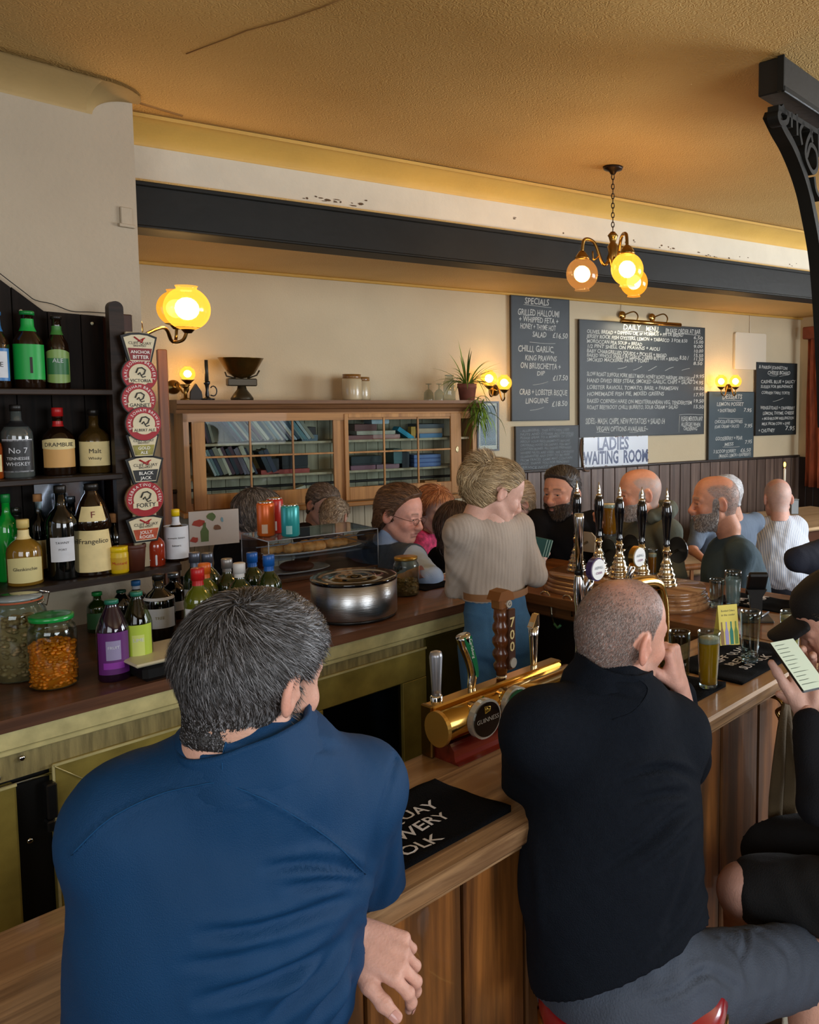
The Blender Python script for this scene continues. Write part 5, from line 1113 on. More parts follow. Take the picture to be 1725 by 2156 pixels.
T_=['OLIVES, BREAD + DIPPING OIL or HUMMUS + PITTA BREAD','JERSEY ROCK FISH OYSTERS, LEMON + TABASCO  3 FOR 8.50','MOROCCAN PEA SOUP + BREAD','1/2 PINT SHELL ON PRAWNS + AIOLI','BABY CHARGRILLED SQUIDS + PICKLES + BREAD','BAKED WHOLE SNAILS IN GARLIC + HERB BUTTER + BREAD','SMOKED MACKEREL PATE + TOAST']
P_=['6.50','15.00','9.00','10.00','15.50','11.50','8.50'];wf=[.76,.8,.42,.56,.62,.72,.48]
for i in range(7):M_+=[(.05,yy[i]+.035,wf[i],.043,T_[i]),(.9,yy[i]+.035,.08,.042,P_[i])]
M_+=[(.32,.06,.14,.065,'DAILY'),(.5,.062,.1,.065,'MENU'),(.66,.07,.3,.06,'[PLEASE ORDER AT BAR'),(.32,.07,.16,0,'~'),(.5,.07,.11,0,'~'),(.74,.075,.22,0,'~'),(.78,.305,.08,.05,'8.50 /')]
for x in(.28,.4,.52,.66,.8):M_.append((x,.41,.07,0,'~/'))
T2=['SLOW ROAST SUFFOLK PORK BELLY MASH, HONEY ROAST PARSNIPS, APPLE SAUCE','HAND DIVED BEEF STEAK, SMOKED GARLIC, CHIPS + SALAD','LOBSTER RAVIOLI, TOMATO, BASIL + PARMESAN','HOMEMADE FISH PIE, MIXED GREENS','BAKED CORNISH HAKE ON MEDITERRANEAN VEG, TENDERSTEM','ROAST BEETROOT CHILLI BURRITO, SOUR CREAM + SALAD']
P2=['19.95','24.95','18.50','17.95','19.50','15.50'];w2=[.86,.84,.72,.6,.84,.72]
for i in range(6):M_+=[(.05,.47+i*.058,w2[i],.048,T2[i]),(.9,.47+i*.058,.09,.045,P2[i])]
M_+=[(.04,.885,.62,.07,'SIDES:- MASH, CHIPS, NEW POTATOES + SALAD £4'),(.12,.95,.4,.06,'VEGAN OPTIONS AVAILABLE~'),(.12,.965,.1,0,'~'),(.37,.965,.08,0,'~'),(.8,.875,.19,.06,'PLEASE MENTION ANY'),(.8,.925,.17,.055,'ALLERGIES WHEN'),(.82,.965,.12,.045,'ORDERING'),(.78,.82,.215,0,'~')]
qd,wd_,hd_=board((1221,673),(1482,913),'large chalkboard headed DAILY MENU below the brass picture light',M_,v=VW-.036)
m=MB();m.tube([(wd_*.785,-.0015,hd_*.175),(wd_*.78,-.0015,hd_*.02)],.0022,4);m.build('chalk_line',mChalk,qd)
TA=['~ALLERGENS~ THIS KITCHEN USES','NUTS AND OTHER ALLERGENS','PLEASE SPEAK TO A MEMBER OF STAFF','ABOUT YOUR REQUIREMENTS BEFORE','ORDERING FOOD OR DRINKS. FISH MAY','CONTAIN BONES. ALL DISHES PREPARED','WHERE NUTS ARE USED. WE CANNOT','GUARANTEE ANY DISH TO BE FREE','FROM TRACES. GAME MAY CONTAIN','SHOT. THANK YOU FOR READING','SERVICE NOT INCLUDED']
board((1087,899),(1218,987),'small grey chalkboard crowded with faint capitals beneath the specials board',[(.06,.11+i*.082,rb.uniform(.76,.88),.027,t.replace('~','- '))for i,t in enumerate(TA)],mat=M('slate_faint','#2c3236',.55,var=.1),chalk=mChalkF)
board((1494,825),(1586,967),'grey-blue chalkboard headed DESSERTS under the bright wall lamp',[(.28,.1,.44,.06,'DESSERTS'),(.28,.12,.44,0,'~'),(.16,.2,.6,.05,'LEMON POSSET'),(.18,.29,.4,.045,'+ SHORTBREAD'),(.76,.29,.18,.05,'7.95'),(.2,.385,.55,0,'~'),(.12,.45,.62,.045,'CHOCOLATE BROWNIES'),(.12,.52,.54,.04,'(OAK CREAM + SAUCE)'),(.78,.52,.18,.05,'7.95'),(.14,.7,.6,.05,'GOOSEBERRY + PEAR'),(.34,.78,.2,.045,'MESS'),(.8,.76,.16,.05,'7.95'),(.3,.8,.38,0,'~'),(.1,.88,.5,.045,'3 SCOOP SORBET'),(.7,.88,.24,.05,'£6.50'),(.22,.95,.72,.045,'(MANGO, LEMON + RASPBERRY)')],mat=mSlateB)
board((1594,763),(1676,914),'black chalkboard for the cheese board nearest the corner',[(.05,.08,.7,.045,'& PARISH JOHNSTON'),(.26,.16,.56,.05,'CHEESE BOARD'),(.3,.175,.2,0,'~'),(.55,.175,.22,0,'~'),(.1,.28,.86,.045,'CASHEL BLUE + SAUCY'),(.1,.35,.8,.04,'SUSSEX FOR BRUNSWICK'),(.12,.43,.7,.04,'CORNISH YARG TORTE'),(.4,.53,.26,0,'~/'),(.1,.64,.86,.045,'WENSLEYDALE + CRANBERRY'),(.16,.72,.78,.045,'LEMON, THYME, CHEESE'),(.14,.79,.8,.04,'+ MUSHROOM WELLINGTON'),(.14,.86,.7,.04,'MILK FROM COW + EWE'),(.06,.96,.4,.05,'+ CHUTNEY'),(.72,.94,.24,.06,'7.95')])
# ---- enamel sign
VS=VW-.045
ua,za=WP(1229,921,VS);ub_,zb_=WP(1365,977,VS);w_,h_=ub_-ua,za-zb_
q=thing('enamel_sign','chipped white enamel sign reading LADIES WAITING ROOM in navy capitals','sign',W(ua,VS,zb_),AW)
m=MB();m.box((0,0,0),(w_,.008,h_),.003);m.build('plate',M('enamel_white','#c9d1da',.35,coat=.1,bump=.25,bs=6),q)
mNavy=M('enamel_navy','#26365e',.25);m=MB()
for tx,x0,x1,zz,hh_ in(('LADIES',.2,.68,.56,.42),('WAITING',.0,.53,.1,.42),('ROOM',.6,.985,.1,.42)):
 tw=text_w(tx,1,bold=.03);sz=h_*hh_/.7;kx=(x1-x0)*w_/(tw*sz);put_text(m,tx,sz,lambda a,b:(x0*w_+a*kx,-.001,zz*h_+b),bold=.03)
m.build('lettering',mNavy,q)
m=MB();mr=M('rust','#4a2c1a',.9);rr=random.Random(2)
for k in range(26):
 ex=rr.choice((0,0,1,2,3));x={0:rr.uniform(-.004,.008),1:w_-rr.uniform(0,.006),2:rr.uniform(0,w_),3:rr.uniform(0,w_)}[ex];z=rr.uniform(0,h_)if ex<2 else(h_-.003 if ex==2 else .004)
 a=rr.uniform(.003,.01);m.add([(x+a*math.cos(i*PI/3)*rr.uniform(.5,1),-.0014,z+a*math.sin(i*PI/3)*rr.uniform(.5,1))for i in range(6)],[tuple(range(6))])
tag(m.build('rust_chips',mr,q),kind='stuff')
m=MB();m.tube(smooth_path([(-.02,0,h_*.95),(-.03,0,h_*.6),(-.015,0,h_*.3),(.01,0,-.02),(.06,0,-.03)],4),.006,6);m.build('scroll_bracket',M('scroll_brown','#5a3f26',.5,metal=.4),q)
m=MB();m.box((-.035,.01,0),(-.02,.02,h_));m.build('edge_flange',M('enamel_edge','#9aa0a6',.4),q)
# ---- white panel, conduit wires
q=MB();ua,za=WP(1549,699,VW-.03);ub_,zb_=WP(1613,779,VW-.03)
w_,h_=ub_-ua,za-zb_;r_=.02;pts=[]
for cx_,cz_,a0 in((w_-r_,h_-r_,0),(r_,h_-r_,90),(r_,r_,180),(w_-r_,r_,270)):pts+=arc(cx_,cz_,r_,a0,a0+90,4)
t=thing('wall_heater_panel','plain white rounded panel on the wall above the bright lamp','panel',W(ua,VW-.03,zb_),AW)
m=MB();m.prism(pts,0,.028,'y');m.build('plate',M('panel_white','#cfc6b2',.5),t);ux_,uz_=WP(1578,662,VW);m=MB();m.box((ux_-ua,.02,h_),(ux_-ua+.006,.028,ZL-zb_-.02));m.build('conduit',M('panel_white','#cfc6b2',.5),t)
# ---- brass picture light
vL=VW-.16;ua,za=WP(1308,672,vL);ub_,zb_=WP(1433,680,vL)
q=thing('picture_light','brass tube picture light above the daily menu board','lamp',W(ua,vL,za-.01),AW);L_=ub_-ua
m=MB();m.tube([(0,0,-.005),(L_,0,-.005)],.019,14);m.build('tube_shade',M('brass_light','#b78d4a',.2,metal=1),q)
for f in(.18,.68):
 m=MB();m.tube(smooth_path([(L_*f+.05,0,0),(L_*f+.06,.0,.05),(L_*f+.045,.04,.085),(L_*f,.12,.06)],5),.006,8);m.build('arm',mBrassA,q)
 m=MB();m.sphere((L_*f,.135,.06),.036,14,8,(1,.5,1));m.build('rose',MATS['brass_light'],q)
m=MB();m.tube([(L_*.18,.15,.09),(L_*.18,.152,ZL-q.location.z-.02)],.003,5);m.build('cable',M('panel_white','#cfc6b2',.5),q)
pl_=area('picture_light_bulb',(0,0,0),(0,0,-1),.05,.5,3.0,(1,.85,.6));c_=W(ua+L_*.4,vL+.0,za-.035);pl_.location=c_;d_=W(ua+L_*.4,VW,za-.25);pl_.rotation_euler=(d_-c_).to_track_quat('-Z','Y').to_euler();pl_.data.size=.5;pl_.data.size_y=.03
# ================================================================== LAMPS
def globe_mat(name,col,a=.45,e=0,tr=.12):
 m=bpy.data.materials.new(name);MATS[name]=m;m.use_nodes=True;nt=m.node_tree;L=nt.links.new;nt.nodes.clear()
 o=_n(nt,'ShaderNodeOutputMaterial');t=_n(nt,'ShaderNodeBsdfTransparent');g=_n(nt,'ShaderNodeBsdfTranslucent');d=_n(nt,'ShaderNodeBsdfGlossy');x=_n(nt,'ShaderNodeMixShader');y=_n(nt,'ShaderNodeMixShader');f=_n(nt,'ShaderNodeFresnel');f.inputs[0].default_value=1.4
 t.inputs[0].default_value=(*C('#ffe6bc'),1);g.inputs[0].default_value=(*C(col),1);d.inputs['Roughness'].default_value=.1;x.inputs[0].default_value=a;g.inputs[0].default_value=(*[k*tr for k in C(col)],1)
 L(t.outputs[0],x.inputs[1]);L(g.outputs[0],x.inputs[2]);L(f.outputs[0],y.inputs[0]);f2_=_n(nt,'ShaderNodeValue');f2_.outputs[0].default_value=.05;L(f2_.outputs[0],y.inputs[0]);L(x.outputs[0],y.inputs[1]);L(d.outputs[0],y.inputs[2]);out=y
 if e:
  em=_n(nt,'ShaderNodeEmission');em.inputs[0].default_value=(*C(col),1);em.inputs[1].default_value=e;ad=_n(nt,'ShaderNodeAddShader');L(y.outputs[0],ad.inputs[0]);L(em.outputs[0],ad.inputs[1]);out=ad
 L(out.outputs[0],o.inputs[0]);return m
gAm=globe_mat('globe_amber','#ffa02a',.45,.6,.05);gHot=globe_mat('globe_hot','#ffac38',.45,.85,.08);gPale=globe_mat('globe_pale','#e8a058',.45,.25,.05)
mBulb=M('bulb','#fff0c8',.5,emis=14,ecol='#ffe2a8')
def globe(q,c,r,mat,power,opening='down',bulb=.6,pcol=(1,.66,.29)):
 """round shade with an open collar; bulb inside"""
 m=MB();pr=[];a0=26
 sg=-1 if opening=='down' else 1
 for i in range(17):a=R(a0+(180-a0)*i/16);pr.append((r*math.sin(a),sg*r*math.cos(a)))
 pr=[(r*math.sin(R(a0))*1.12,sg*(r*math.cos(R(a0))+r*.14)),(r*math.sin(R(a0))*1.0,sg*(r*math.cos(R(a0))+r*.05))]+pr
 m.lathe(pr,28,c,cap=False);g=m.build('globe_shade',mat,q)
 m=MB();m.sphere(c,r*.52,12,8);b=m.build('bulb',mBulb,g)
 if power:l=point('lamp_bulb_light',(0,0,0),power,pcol,r*.6);l.data.energy=power*.95;l.parent=q;l.location=c
 return g
# chandelier
YC=onz(1291,352,ZC).y;P=onz(1291,352,ZC);P.z=ZC
q=thing('chandelier','brass three-arm chandelier with amber glass globes on a chain from the ceiling','lamp',P,0)
def rel(px,py,dy=0):v=at(px,py,P.y+dy);return v-P
m=MB();m.lathe([(0,-.035),(.01,-.035),(.02,-.02),(.045,-.012),(.05,0),(0,0)],20);m.build('ceiling_rose',M('dark_bronze','#2a1a0c',.4,metal=.6),q)
zc0=-.035;zc1=rel(1293,488).z;n=int((zc0-zc1)/.022)
m=MB();
for k in range(n):
 zc=zc0-(k+.5)*(zc0-zc1)/n;m2=[((.007*math.cos(a))if k%2==0 else 0,(.007*math.cos(a))if k%2 else 0,zc+.0145*math.sin(a))for a in np.linspace(0,2*PI,9)];m.tube(m2,.0024,4,cap=False)
tag(m.build('chain',MATS['dark_bronze'],q),kind='stuff')
zb0=rel(1293,488).z;zb1=rel(1293,545).z;hh_=zb0-zb1
m=MB();m.lathe([(0,zb1-.06),(.008,zb1-.05),(.02,zb1-.02),(.03,zb1),(.022,zb1+hh_*.2),(.028,zb1+hh_*.45),(.014,zb1+hh_*.6),(.02,zb1+hh_*.78),(.026,zb1+hh_*.86),(.01,zb1+hh_),(0,zb1+hh_)],16);m.build('hub',mBrassA,q)
gl=[(1226,577,33,-.05,gPale,9),(1321,567,34,-.26,gHot,26),(1335,594,29,.17,gAm,16)]
for px,py,rp,dy,mt,pw in gl:
 c=rel(px,py,dy);r=rp*(P.y+dy)/F
 top=c+Vector((0,0,r*.95))
 d=Vector((c.x,c.y,0));
 m=MB();m.tube(smooth_path([(0,0,zb1+.02),(d.x*.3,d.y*.3,zb1-.03),(d.x*.6,d.y*.6,zb1+.07),(d.x*.92,d.y*.92,top.z+.09),(c.x,c.y,top.z+.03)],6),.008,8);m.build('arm',mBrassA,q)
 m=MB();m.lathe([(0,.0),(.034,0),(.036,.008),(.02,.03),(.012,.04),(0,.045)],16,(c.x,c.y,top.z-.004));m.build('gallery',mBrassA,q)
 m=MB();m.tube(smooth_path([(d.x*.55,d.y*.55,zb1+.06),(d.x*.45,d.y*.45,zb1+.02),(d.x*.62,d.y*.62,zb1-.01),(d.x*.66,d.y*.66,zb1+.03)],5),.005,6);m.build('scroll',mBrassA,q)
 globe(q,tuple(c),r,mt,pw)
# wall lamps
def sconce(label,spots,wall_px,v=VW,mat=gHot,power=10,up=True,arms=True):
 uw,zw=WP(*wall_px,v);q=thing('wall_lamp',label,'lamp',W(uw,v,zw),AW);m=MB();m.lathe([(0,0),(.045,0),(.04,.01),(.015,.02),(.012,.03),(0,.03)],18);b=m.build('back_plate',mBrassA,q);b.rotation_euler=(PI/2,0,0)
 for px,py,rp,dv,pw in spots:
  u,z=WP(px,py,v-dv);c=Vector((u-uw,-dv,z-zw));Y=W(u,v-dv).y;r=rp*Y/F
  base=c-Vector((0,0,r*1.0));m=MB();m.tube(smooth_path([(0,-.02,0),(c.x*.25,-dv*.35,.03),(c.x*.6,-dv*.7,base.z-.07),(c.x*.95,-dv,base.z-.06),(c.x,-dv,base.z)],6),.006,8);m.build('arm',mBrassA,q)
  m=MB();m.lathe([(0,-.02),(.012,-.018),(.03,0),(.04,.008),(.02,.008),(0,.004)],16,(c.x,c.y,base.z));m.build('gallery',mBrassA,q)
  globe(q,tuple(c),r,mat,pw,'up')
 return q
# large pair on a nearer bracket, fixed to the end of the left wall
P0=B(SE,TWL+.06,at(330,700,3.4).z)
q=thing('wall_lamp','large amber glass globe lamp pair on scrolled brass bracket at the wall end','lamp',P0,0)
m=MB();m.lathe([(0,0),(.05,0),(.045,.012),(.015,.02),(0,.02)],18);b=m.build('back_plate',mBrassA,q);b.rotation_euler=(0,PI/2,AB)
for px,py,rp,Y,pw,dk in((371,650,37,3.78,5,0),(394,650,45,3.6,34,1)):
 c=at(px,py,Y)-P0;r=rp*Y/F;base=c-Vector((0,0,r*.92))
 k1=at(345,690,3.5)-P0;k2=at(362,718,3.6)-P0;k3=at(385 if dk else 370,716,Y)-P0
 m=MB();m.tube(smooth_path([(.01,.01,-.03),tuple(k1),tuple(k2),tuple(k3),tuple(base)],6),.007,8);m.build('arm',mBrassA,q)
 m=MB();m.lathe([(0,-.02),(.015,-.018),(.03,0),(.05,.006),(.02,.008),(0,.004)],18,tuple(base));m.build('gallery',mBrassA,q)
 globe(q,tuple(c),r,gHot if dk else gAm,pw,'up')
sconce('small glowing glass wall lamp left of the brass candlestick',[(395,787,15,.14,8)],(365,815),mat=gHot)
sconce('pair of glowing glass wall lamps beside the spider plant',[(1030,797,17,.12,7),(1062,806,16,.2,7)],(1042,822),mat=gHot)
sconce('pair of very bright wall lamps above the desserts board',[(1519,803,13,.12,9),(1549,803,13,.12,9)],(1534,818),mat=gHot)
# ================================================================== IRON BRACKET AND CANOPY BEAM over the bar
q=thing('bar_gantry','black iron scrolled bracket under a black timber at the upper right','bracket',(0,0,0),AB)
P0=onz(1652,116,ZC);s0,t0,_=toB(P0);P1=onz(1590,130,ZC-.005);s1,t1,_=toB(P1)
ta,tb_=t0,t1 if t1>t0 else t0+.12
dz_=.0
zbm=ontb(1677,208,ta)[1]
m=MB();m.box((s0,ta,zbm),(s0+4.2,tb_,ZC),.004);m.build('timber',M('black_timber','#1d1c19',.45,bump=.3,bs=40),q)
m=MB();m.box((s0-.004,ta-.006,zbm-.004),(s0+4.2,ta+.01,zbm+.016),.003);m.box((s0-.008,ta-.003,zbm),(s0,ta+.02,ZC));m.build('edge_bead',mBlack,q)
# pierced bracket in the plane t = ta + .05, from under the timber down to a column off to the right
tb2=(ta+tb_)/2;cz=zbm
def OB(px,py):s,z=ontb(px,py,tb2-.02);return(s,z)
outer=[OB(*p)for p in((1638,232),(1655,268),(1674,303),(1694,352),(1709,402),(1720,455),(1729,505),(1736,560),(1742,640),(1748,760),(1752,900))]
m=MB()
def bandxz(m,pts,wd,dep,y):
 """flat bar of width wd following pts (s,z), extruded across t"""
 P=[Vector((a,0,b))for a,b in pts];n=len(P);L0=[];L1=[]
 for i in range(n):
  t=(P[min(i+1,n-1)]-P[max(i-1,0)]).normalized();nn=Vector((-t.z,0,t.x));L0.append(P[i]+nn*wd/2);L1.append(P[i]-nn*wd/2)
 vs=[];fs=[]
 for i in range(n):
  for p in(L0[i],L1[i]):
   vs.append((p.x,y,p.z));vs.append((p.x,y+dep,p.z))
 for i in range(n-1):
  a=4*i;b=a+4;fs+=[(a,b,b+2,a+2),(a+1,a+3,b+3,b+1),(a,a+1,b+1,b),(a+2,b+2,b+3,a+3)]
 fs+=[(0,2,3,1),(4*(n-1),4*(n-1)+1,4*(n-1)+3,4*(n-1)+2)];m.add(vs,fs)
sp=lambda pts,k=5:[(p.x,p.z)for p in smooth_path([(a,0,b)for a,b in pts],k)]
bandxz(m,sp([(a+.018,b)for a,b in outer]),.028,.05,tb2-.01);m.build('outer_arch',mBlack,q)
iron=MB;yb_=tb2-.03
for pts,w_,nm in(([(1652,224),(1641,240),(1646,258),(1658,256),(1660,240),(1650,232)],.018,'scroll'),([(1668,236),(1668,268)],.014,'bar'),([(1679,240),(1680,285)],.014,'bar'),
([(1694,258),(1686,275),(1690,305)],.014,'scroll'),([(1712,272),(1700,300),(1698,330),(1712,362),(1722,352),(1720,320),(1708,305),(1700,330)],.016,'scroll'),([(1706,262),(1712,300)],.014,'bar'),([(1724,270),(1726,330)],.014,'bar'),([(1716,372),(1720,400),(1730,420)],.014,'scroll'),([(1640,226),(1760,300)],.018,'top_rail')):
 m=MB();bandxz(m,sp([OB(*p)for p in pts],6),w_,.04,yb_+.01);m.build(nm,mBlack,q)
sc_,zz_=OB(1800,600);m=MB();m.box((sc_,yb_-.05,ZB),(sc_+.1,yb_+.1,zbm));m.build('post',mBlack,q)
# ================================================================== LOUNGE: tables, chairs, candle, curtain
mTab=wood('scrubbed_table','#a58a66','#c9b08c','x',.4,.8,.1,rand=.05);mChW=wood('chair_wood','#6e4526','#96623a','z',.35,1,.1,coat=.3,rand=.08)
def table(label,P,rz,w_,d_,h=.75,r=.03):
 q=thing('pub_table',label,'table',P,rz);
 m=MB();m.box((-w_/2,-d_/2,h-.03),(w_/2,d_/2,h),.012);m.build('tabletop',mTab,q);m=MB();m.box((-w_/2+.07,-d_/2+.07,h-.13),(w_/2-.07,d_/2-.07,h-.03));m.build('apron',M('apron_brown','#4a2a18',.4),q)
 for i in(-1,1):
  for j in(-1,1):m=MB();m.lathe([(0,0),(.02,0),(.026,.05),(.03,.3),(.022,.36),(.034,.5),(.036,h-.13),(0,h-.13)],12,(i*(w_/2-.1),j*(d_/2-.1),0));m.build('leg',MATS['apron_brown'],q)
def windsor(label,P,rz,mat,group='windsor chairs in the lounge'):
 q=thing('windsor_chair',label,'chair',P,rz,group);m=MB();m.prism([(.21*math.cos(a),.2*math.sin(a))for a in np.linspace(0,2*PI,20)[:-1]],.43,.46,'z');m.build('seat',mat,q)
 for i in(-1,1):
  for j in(-1,1):m=MB();m.tube([(i*.13,j*.12,.43),(i*.2,j*.19,0)],[.016,.013],8);m.build('leg',mat,q)
 bow=[(.2*math.cos(a),.17+.05*max(0,math.sin(a)),.46+.44*math.sin(a)**.8 if 0<a<PI else .46)for a in np.linspace(0,PI,15)]
 m=MB();m.tube(bow,.011,8);m.build('hoop',mat,q)
 for k in range(5):x=(-2+k)*.065;zt2=.46+.44*math.sqrt(max(0,1-(x/.2)**2))**.8;m=MB();m.tube([(x*.8,.16,.46),(x,.2,zt2)],.006,6);m.build('spindle',mat,q)
 return q
mChP=M('chair_painted','#c9c1b0',.45)
def flo(px,py,z):return onz(px,py,z)
def fl(px,py,z):P=onz(px,py,z);return Vector((P.x,P.y,0))
PT1=W(5.75,4.85) # table with the candle by the corner
table('pale scrubbed table with candle by the corner of the room',PT1,AW,1.3,.95,.88)
PT2=fl(1475,1185,.75)
table('pale table with pint and blue ice tub behind the hand pumps',PT2+Vector((.0,.1,0)),AW,.95,.6)
windsor('pale painted hoop-back chair against the planked wall',fl(1205+350,1068,.7)+Vector((0,.5,0)),AW+.4,mChP)
windsor('honey coloured hoop-back chair at the table by the corner',fl(1690,1062,.78)+Vector((.35,.55,0)),AW-.3,M('chair_honey','#b98a55',.4))
windsor('pale wooden chair at the edge of the photo beside the striped shirt',Vector((1.32,4.55,0)),AW+2.6,M('chair_honey','#b98a55',.4))
# slatted bench-back (chair backs) between pumps and the man in teal tee
q=thing('slat_back_bench','brown slat-backed chair in front of the pale table','chair',fl(1455,1170,.9)+Vector((0,-.25,0)),AW-.25)
m=MB();m.tube([(-.3,0,.86),(-.1,-.03,.885),(.1,-.03,.885),(.3,0,.86)],.02,8);m.build('top_rail',mChW,q)
for k in range(8):x=-.27+k*.077;m=MB();m.box((x-.012,-.03,.45),(x+.012,-.015,.87),.003);m.build('slat',mChW,q)
m=MB();m.box((-.3,-.03,.42),(.3,.38,.45),.01);m.build('seat',mChW,q)
for i in(-1,1):
 for j in(0,1):m=MB();m.tube([(i*.27,j*.33,.43),(i*.29,j*.37-.02,0)],.018,8);m.build('leg',mChW,q)
# candle in bottle
Pc=onz(1651,1078,.88);q=thing('candle_bottle','lit white candle in a clear bottle on the table by the corner','candle',Pc,0);h=at(1651,985,Pc.y).z-.88
m=MB();m.lathe([(0,0),(.035,0),(.037,.01),(.037,h*.35),(.014,h*.5),(.014,h*.62)],18,cap=False);m.build('glass_bottle',thin('glassware','#dfe6e4'),q)
m=MB();m.lathe([(0,h*.55),(.012,h*.55),(.012,h*.97),(0,h)],14);c=m.build('candle',M('wax','#e6dfcc',.5),q);m=MB();m.sphere((0,0,h+.03),.011,10,8,(1,1,2.2));m.build('flame',M('flame','#ffb040',.5,emis=14,ecol='#ff9a30'),c)
l=point('candle_flame_light',(0,0,0),.6,(1,.55,.2),.01);l.parent=q;l.location=(0,0,h+.03)
q=thing('condiment_pot','small orange condiment pot beside the candle','pot',onz(1664,1076,.88),0);m=MB();m.lathe([(0,0),(.03,0),(.033,.1),(0,.1)],14);m.build('body',M('pot_orange','#a8783c',.4),q);m=MB();m.lathe([(.033,.095),(.036,.1),(.033,.106)],14,cap=False);m.build('rim',MATS['pot_orange'],q)
q=thing('condiment_pot','grey metal tin in front of the candle bottle','pot',onz(1672,1082,.88),0);m=MB();m.box((-.035,-.035,0),(.035,.035,.13),.006);m.build('body',M('tin_grey','#8e9498',.4,metal=.5),q);m=MB();m.box((-.037,-.037,.128),(.037,.037,.14),.004);m.build('lid',MATS['tin_grey'],q)
# curtain on the right wall
q=thing('curtain','rust red patterned curtain hanging by the window in the corner','curtain',W(UR-.1,VW-.2,0),AW)
zt3=at(1700,712,8.2).z;zb3=at(1705,1027,8.2).z;n=60;vs=[];fs=[]
for j in range(9):
 z=zb3+(zt3-zb3)*j/8;pin=1-.35*math.exp(-((j/8-.78)/.2)**2)
 for i in range(n+1):x=i/n;vs.append((.03*math.sin(x*34)*(.6+.4*pin)+.004*math.sin(x*90+j),(.02-x*.56)*1.0*pin,z))
for j in range(8):
 for i in range(n):a=j*(n+1)+i;fs.append((a,a+1,a+n+2,a+n+1))
m=MB();m.add(vs,fs,True);o=m.build('drape',M('curtain_rust','#8a4428',.8,var=.35,vs=7,stretch=(1,6,1)),q)
so=o.modifiers.new('thick','SOLIDIFY');so.thickness=.004
m=MB();m.box((-.04,-.75,zt3-.0),(.05,.06,zt3+.12),.01);m.build('pelmet',M('pelmet_rust','#7a3e28',.8,var=.3),q)
# door-like wooden post behind the wall end
ua,za=WP(331,735,4.35);ub_,_=WP(352,735,4.35);q=MB();q.box((ua,4.35,0),(ub_,4.39,za),.004);o=q.build('trim_11',wood('oak_post','#6a3d1c','#8d5526','z',.4,1,.2));o.rotation_euler.z=AW;struct(o)
# poster board leaning behind the grey haired man
P=at(400,1152,4.3);u_,v_=WX*P.x+WY*P.y,-WY*P.x+WX*P.y
ub_,zb_=WP(505,1160,v_);za=WP(402,1078,v_)[1]
q=thing('picture_board','pale illustrated menu board with drawings of bottles behind grey haired man','board',W(u_,v_,P.z),AW);w_,h_=ub_-u_,za-P.z
m=MB();m.box((0,0,0),(w_,.01,h_));m.build('card',M('card_white','#c9c9c9',.5,var=.06),q);rr=random.Random(5);cs=[M('splash_'+n_,c_,.6)for n_,c_ in(('red','#a8483c'),('green','#5f7a50'),('blue','#7aa8c0'),('brown','#7a5a48'))]
for ci,(fx,fz,pr_)in enumerate(((.18,.66,None),(.3,.12,None),(.66,.72,None),(.55,.5,None),(.1,.2,None),(.45,.82,None))):
 m=MB();c0=(fx*w_,fz*h_);k=9;r1=h_*rr.uniform(.08,.14);asp=rr.choice((.5,1.4,2))
 if ci==1:m.add([(c0[0]+a*h_,-.0012,c0[1]+b*h_)for a,b in((-.1,0),(.1,0),(.11,.3),(.04,.42),(.04,.55),(-.04,.55),(-.04,.42),(-.11,.3))],[tuple(range(8))])
 else:m.add([(c0[0]+r1*asp*math.cos(i*2*PI/k)*rr.uniform(.6,1),-.0012-ci*.0001,c0[1]+r1*math.sin(i*2*PI/k)*rr.uniform(.6,1))for i in range(k)],[tuple(range(k))])
 m.build('drawing',cs[(ci)%4]if ci!=1 else cs[1],q)
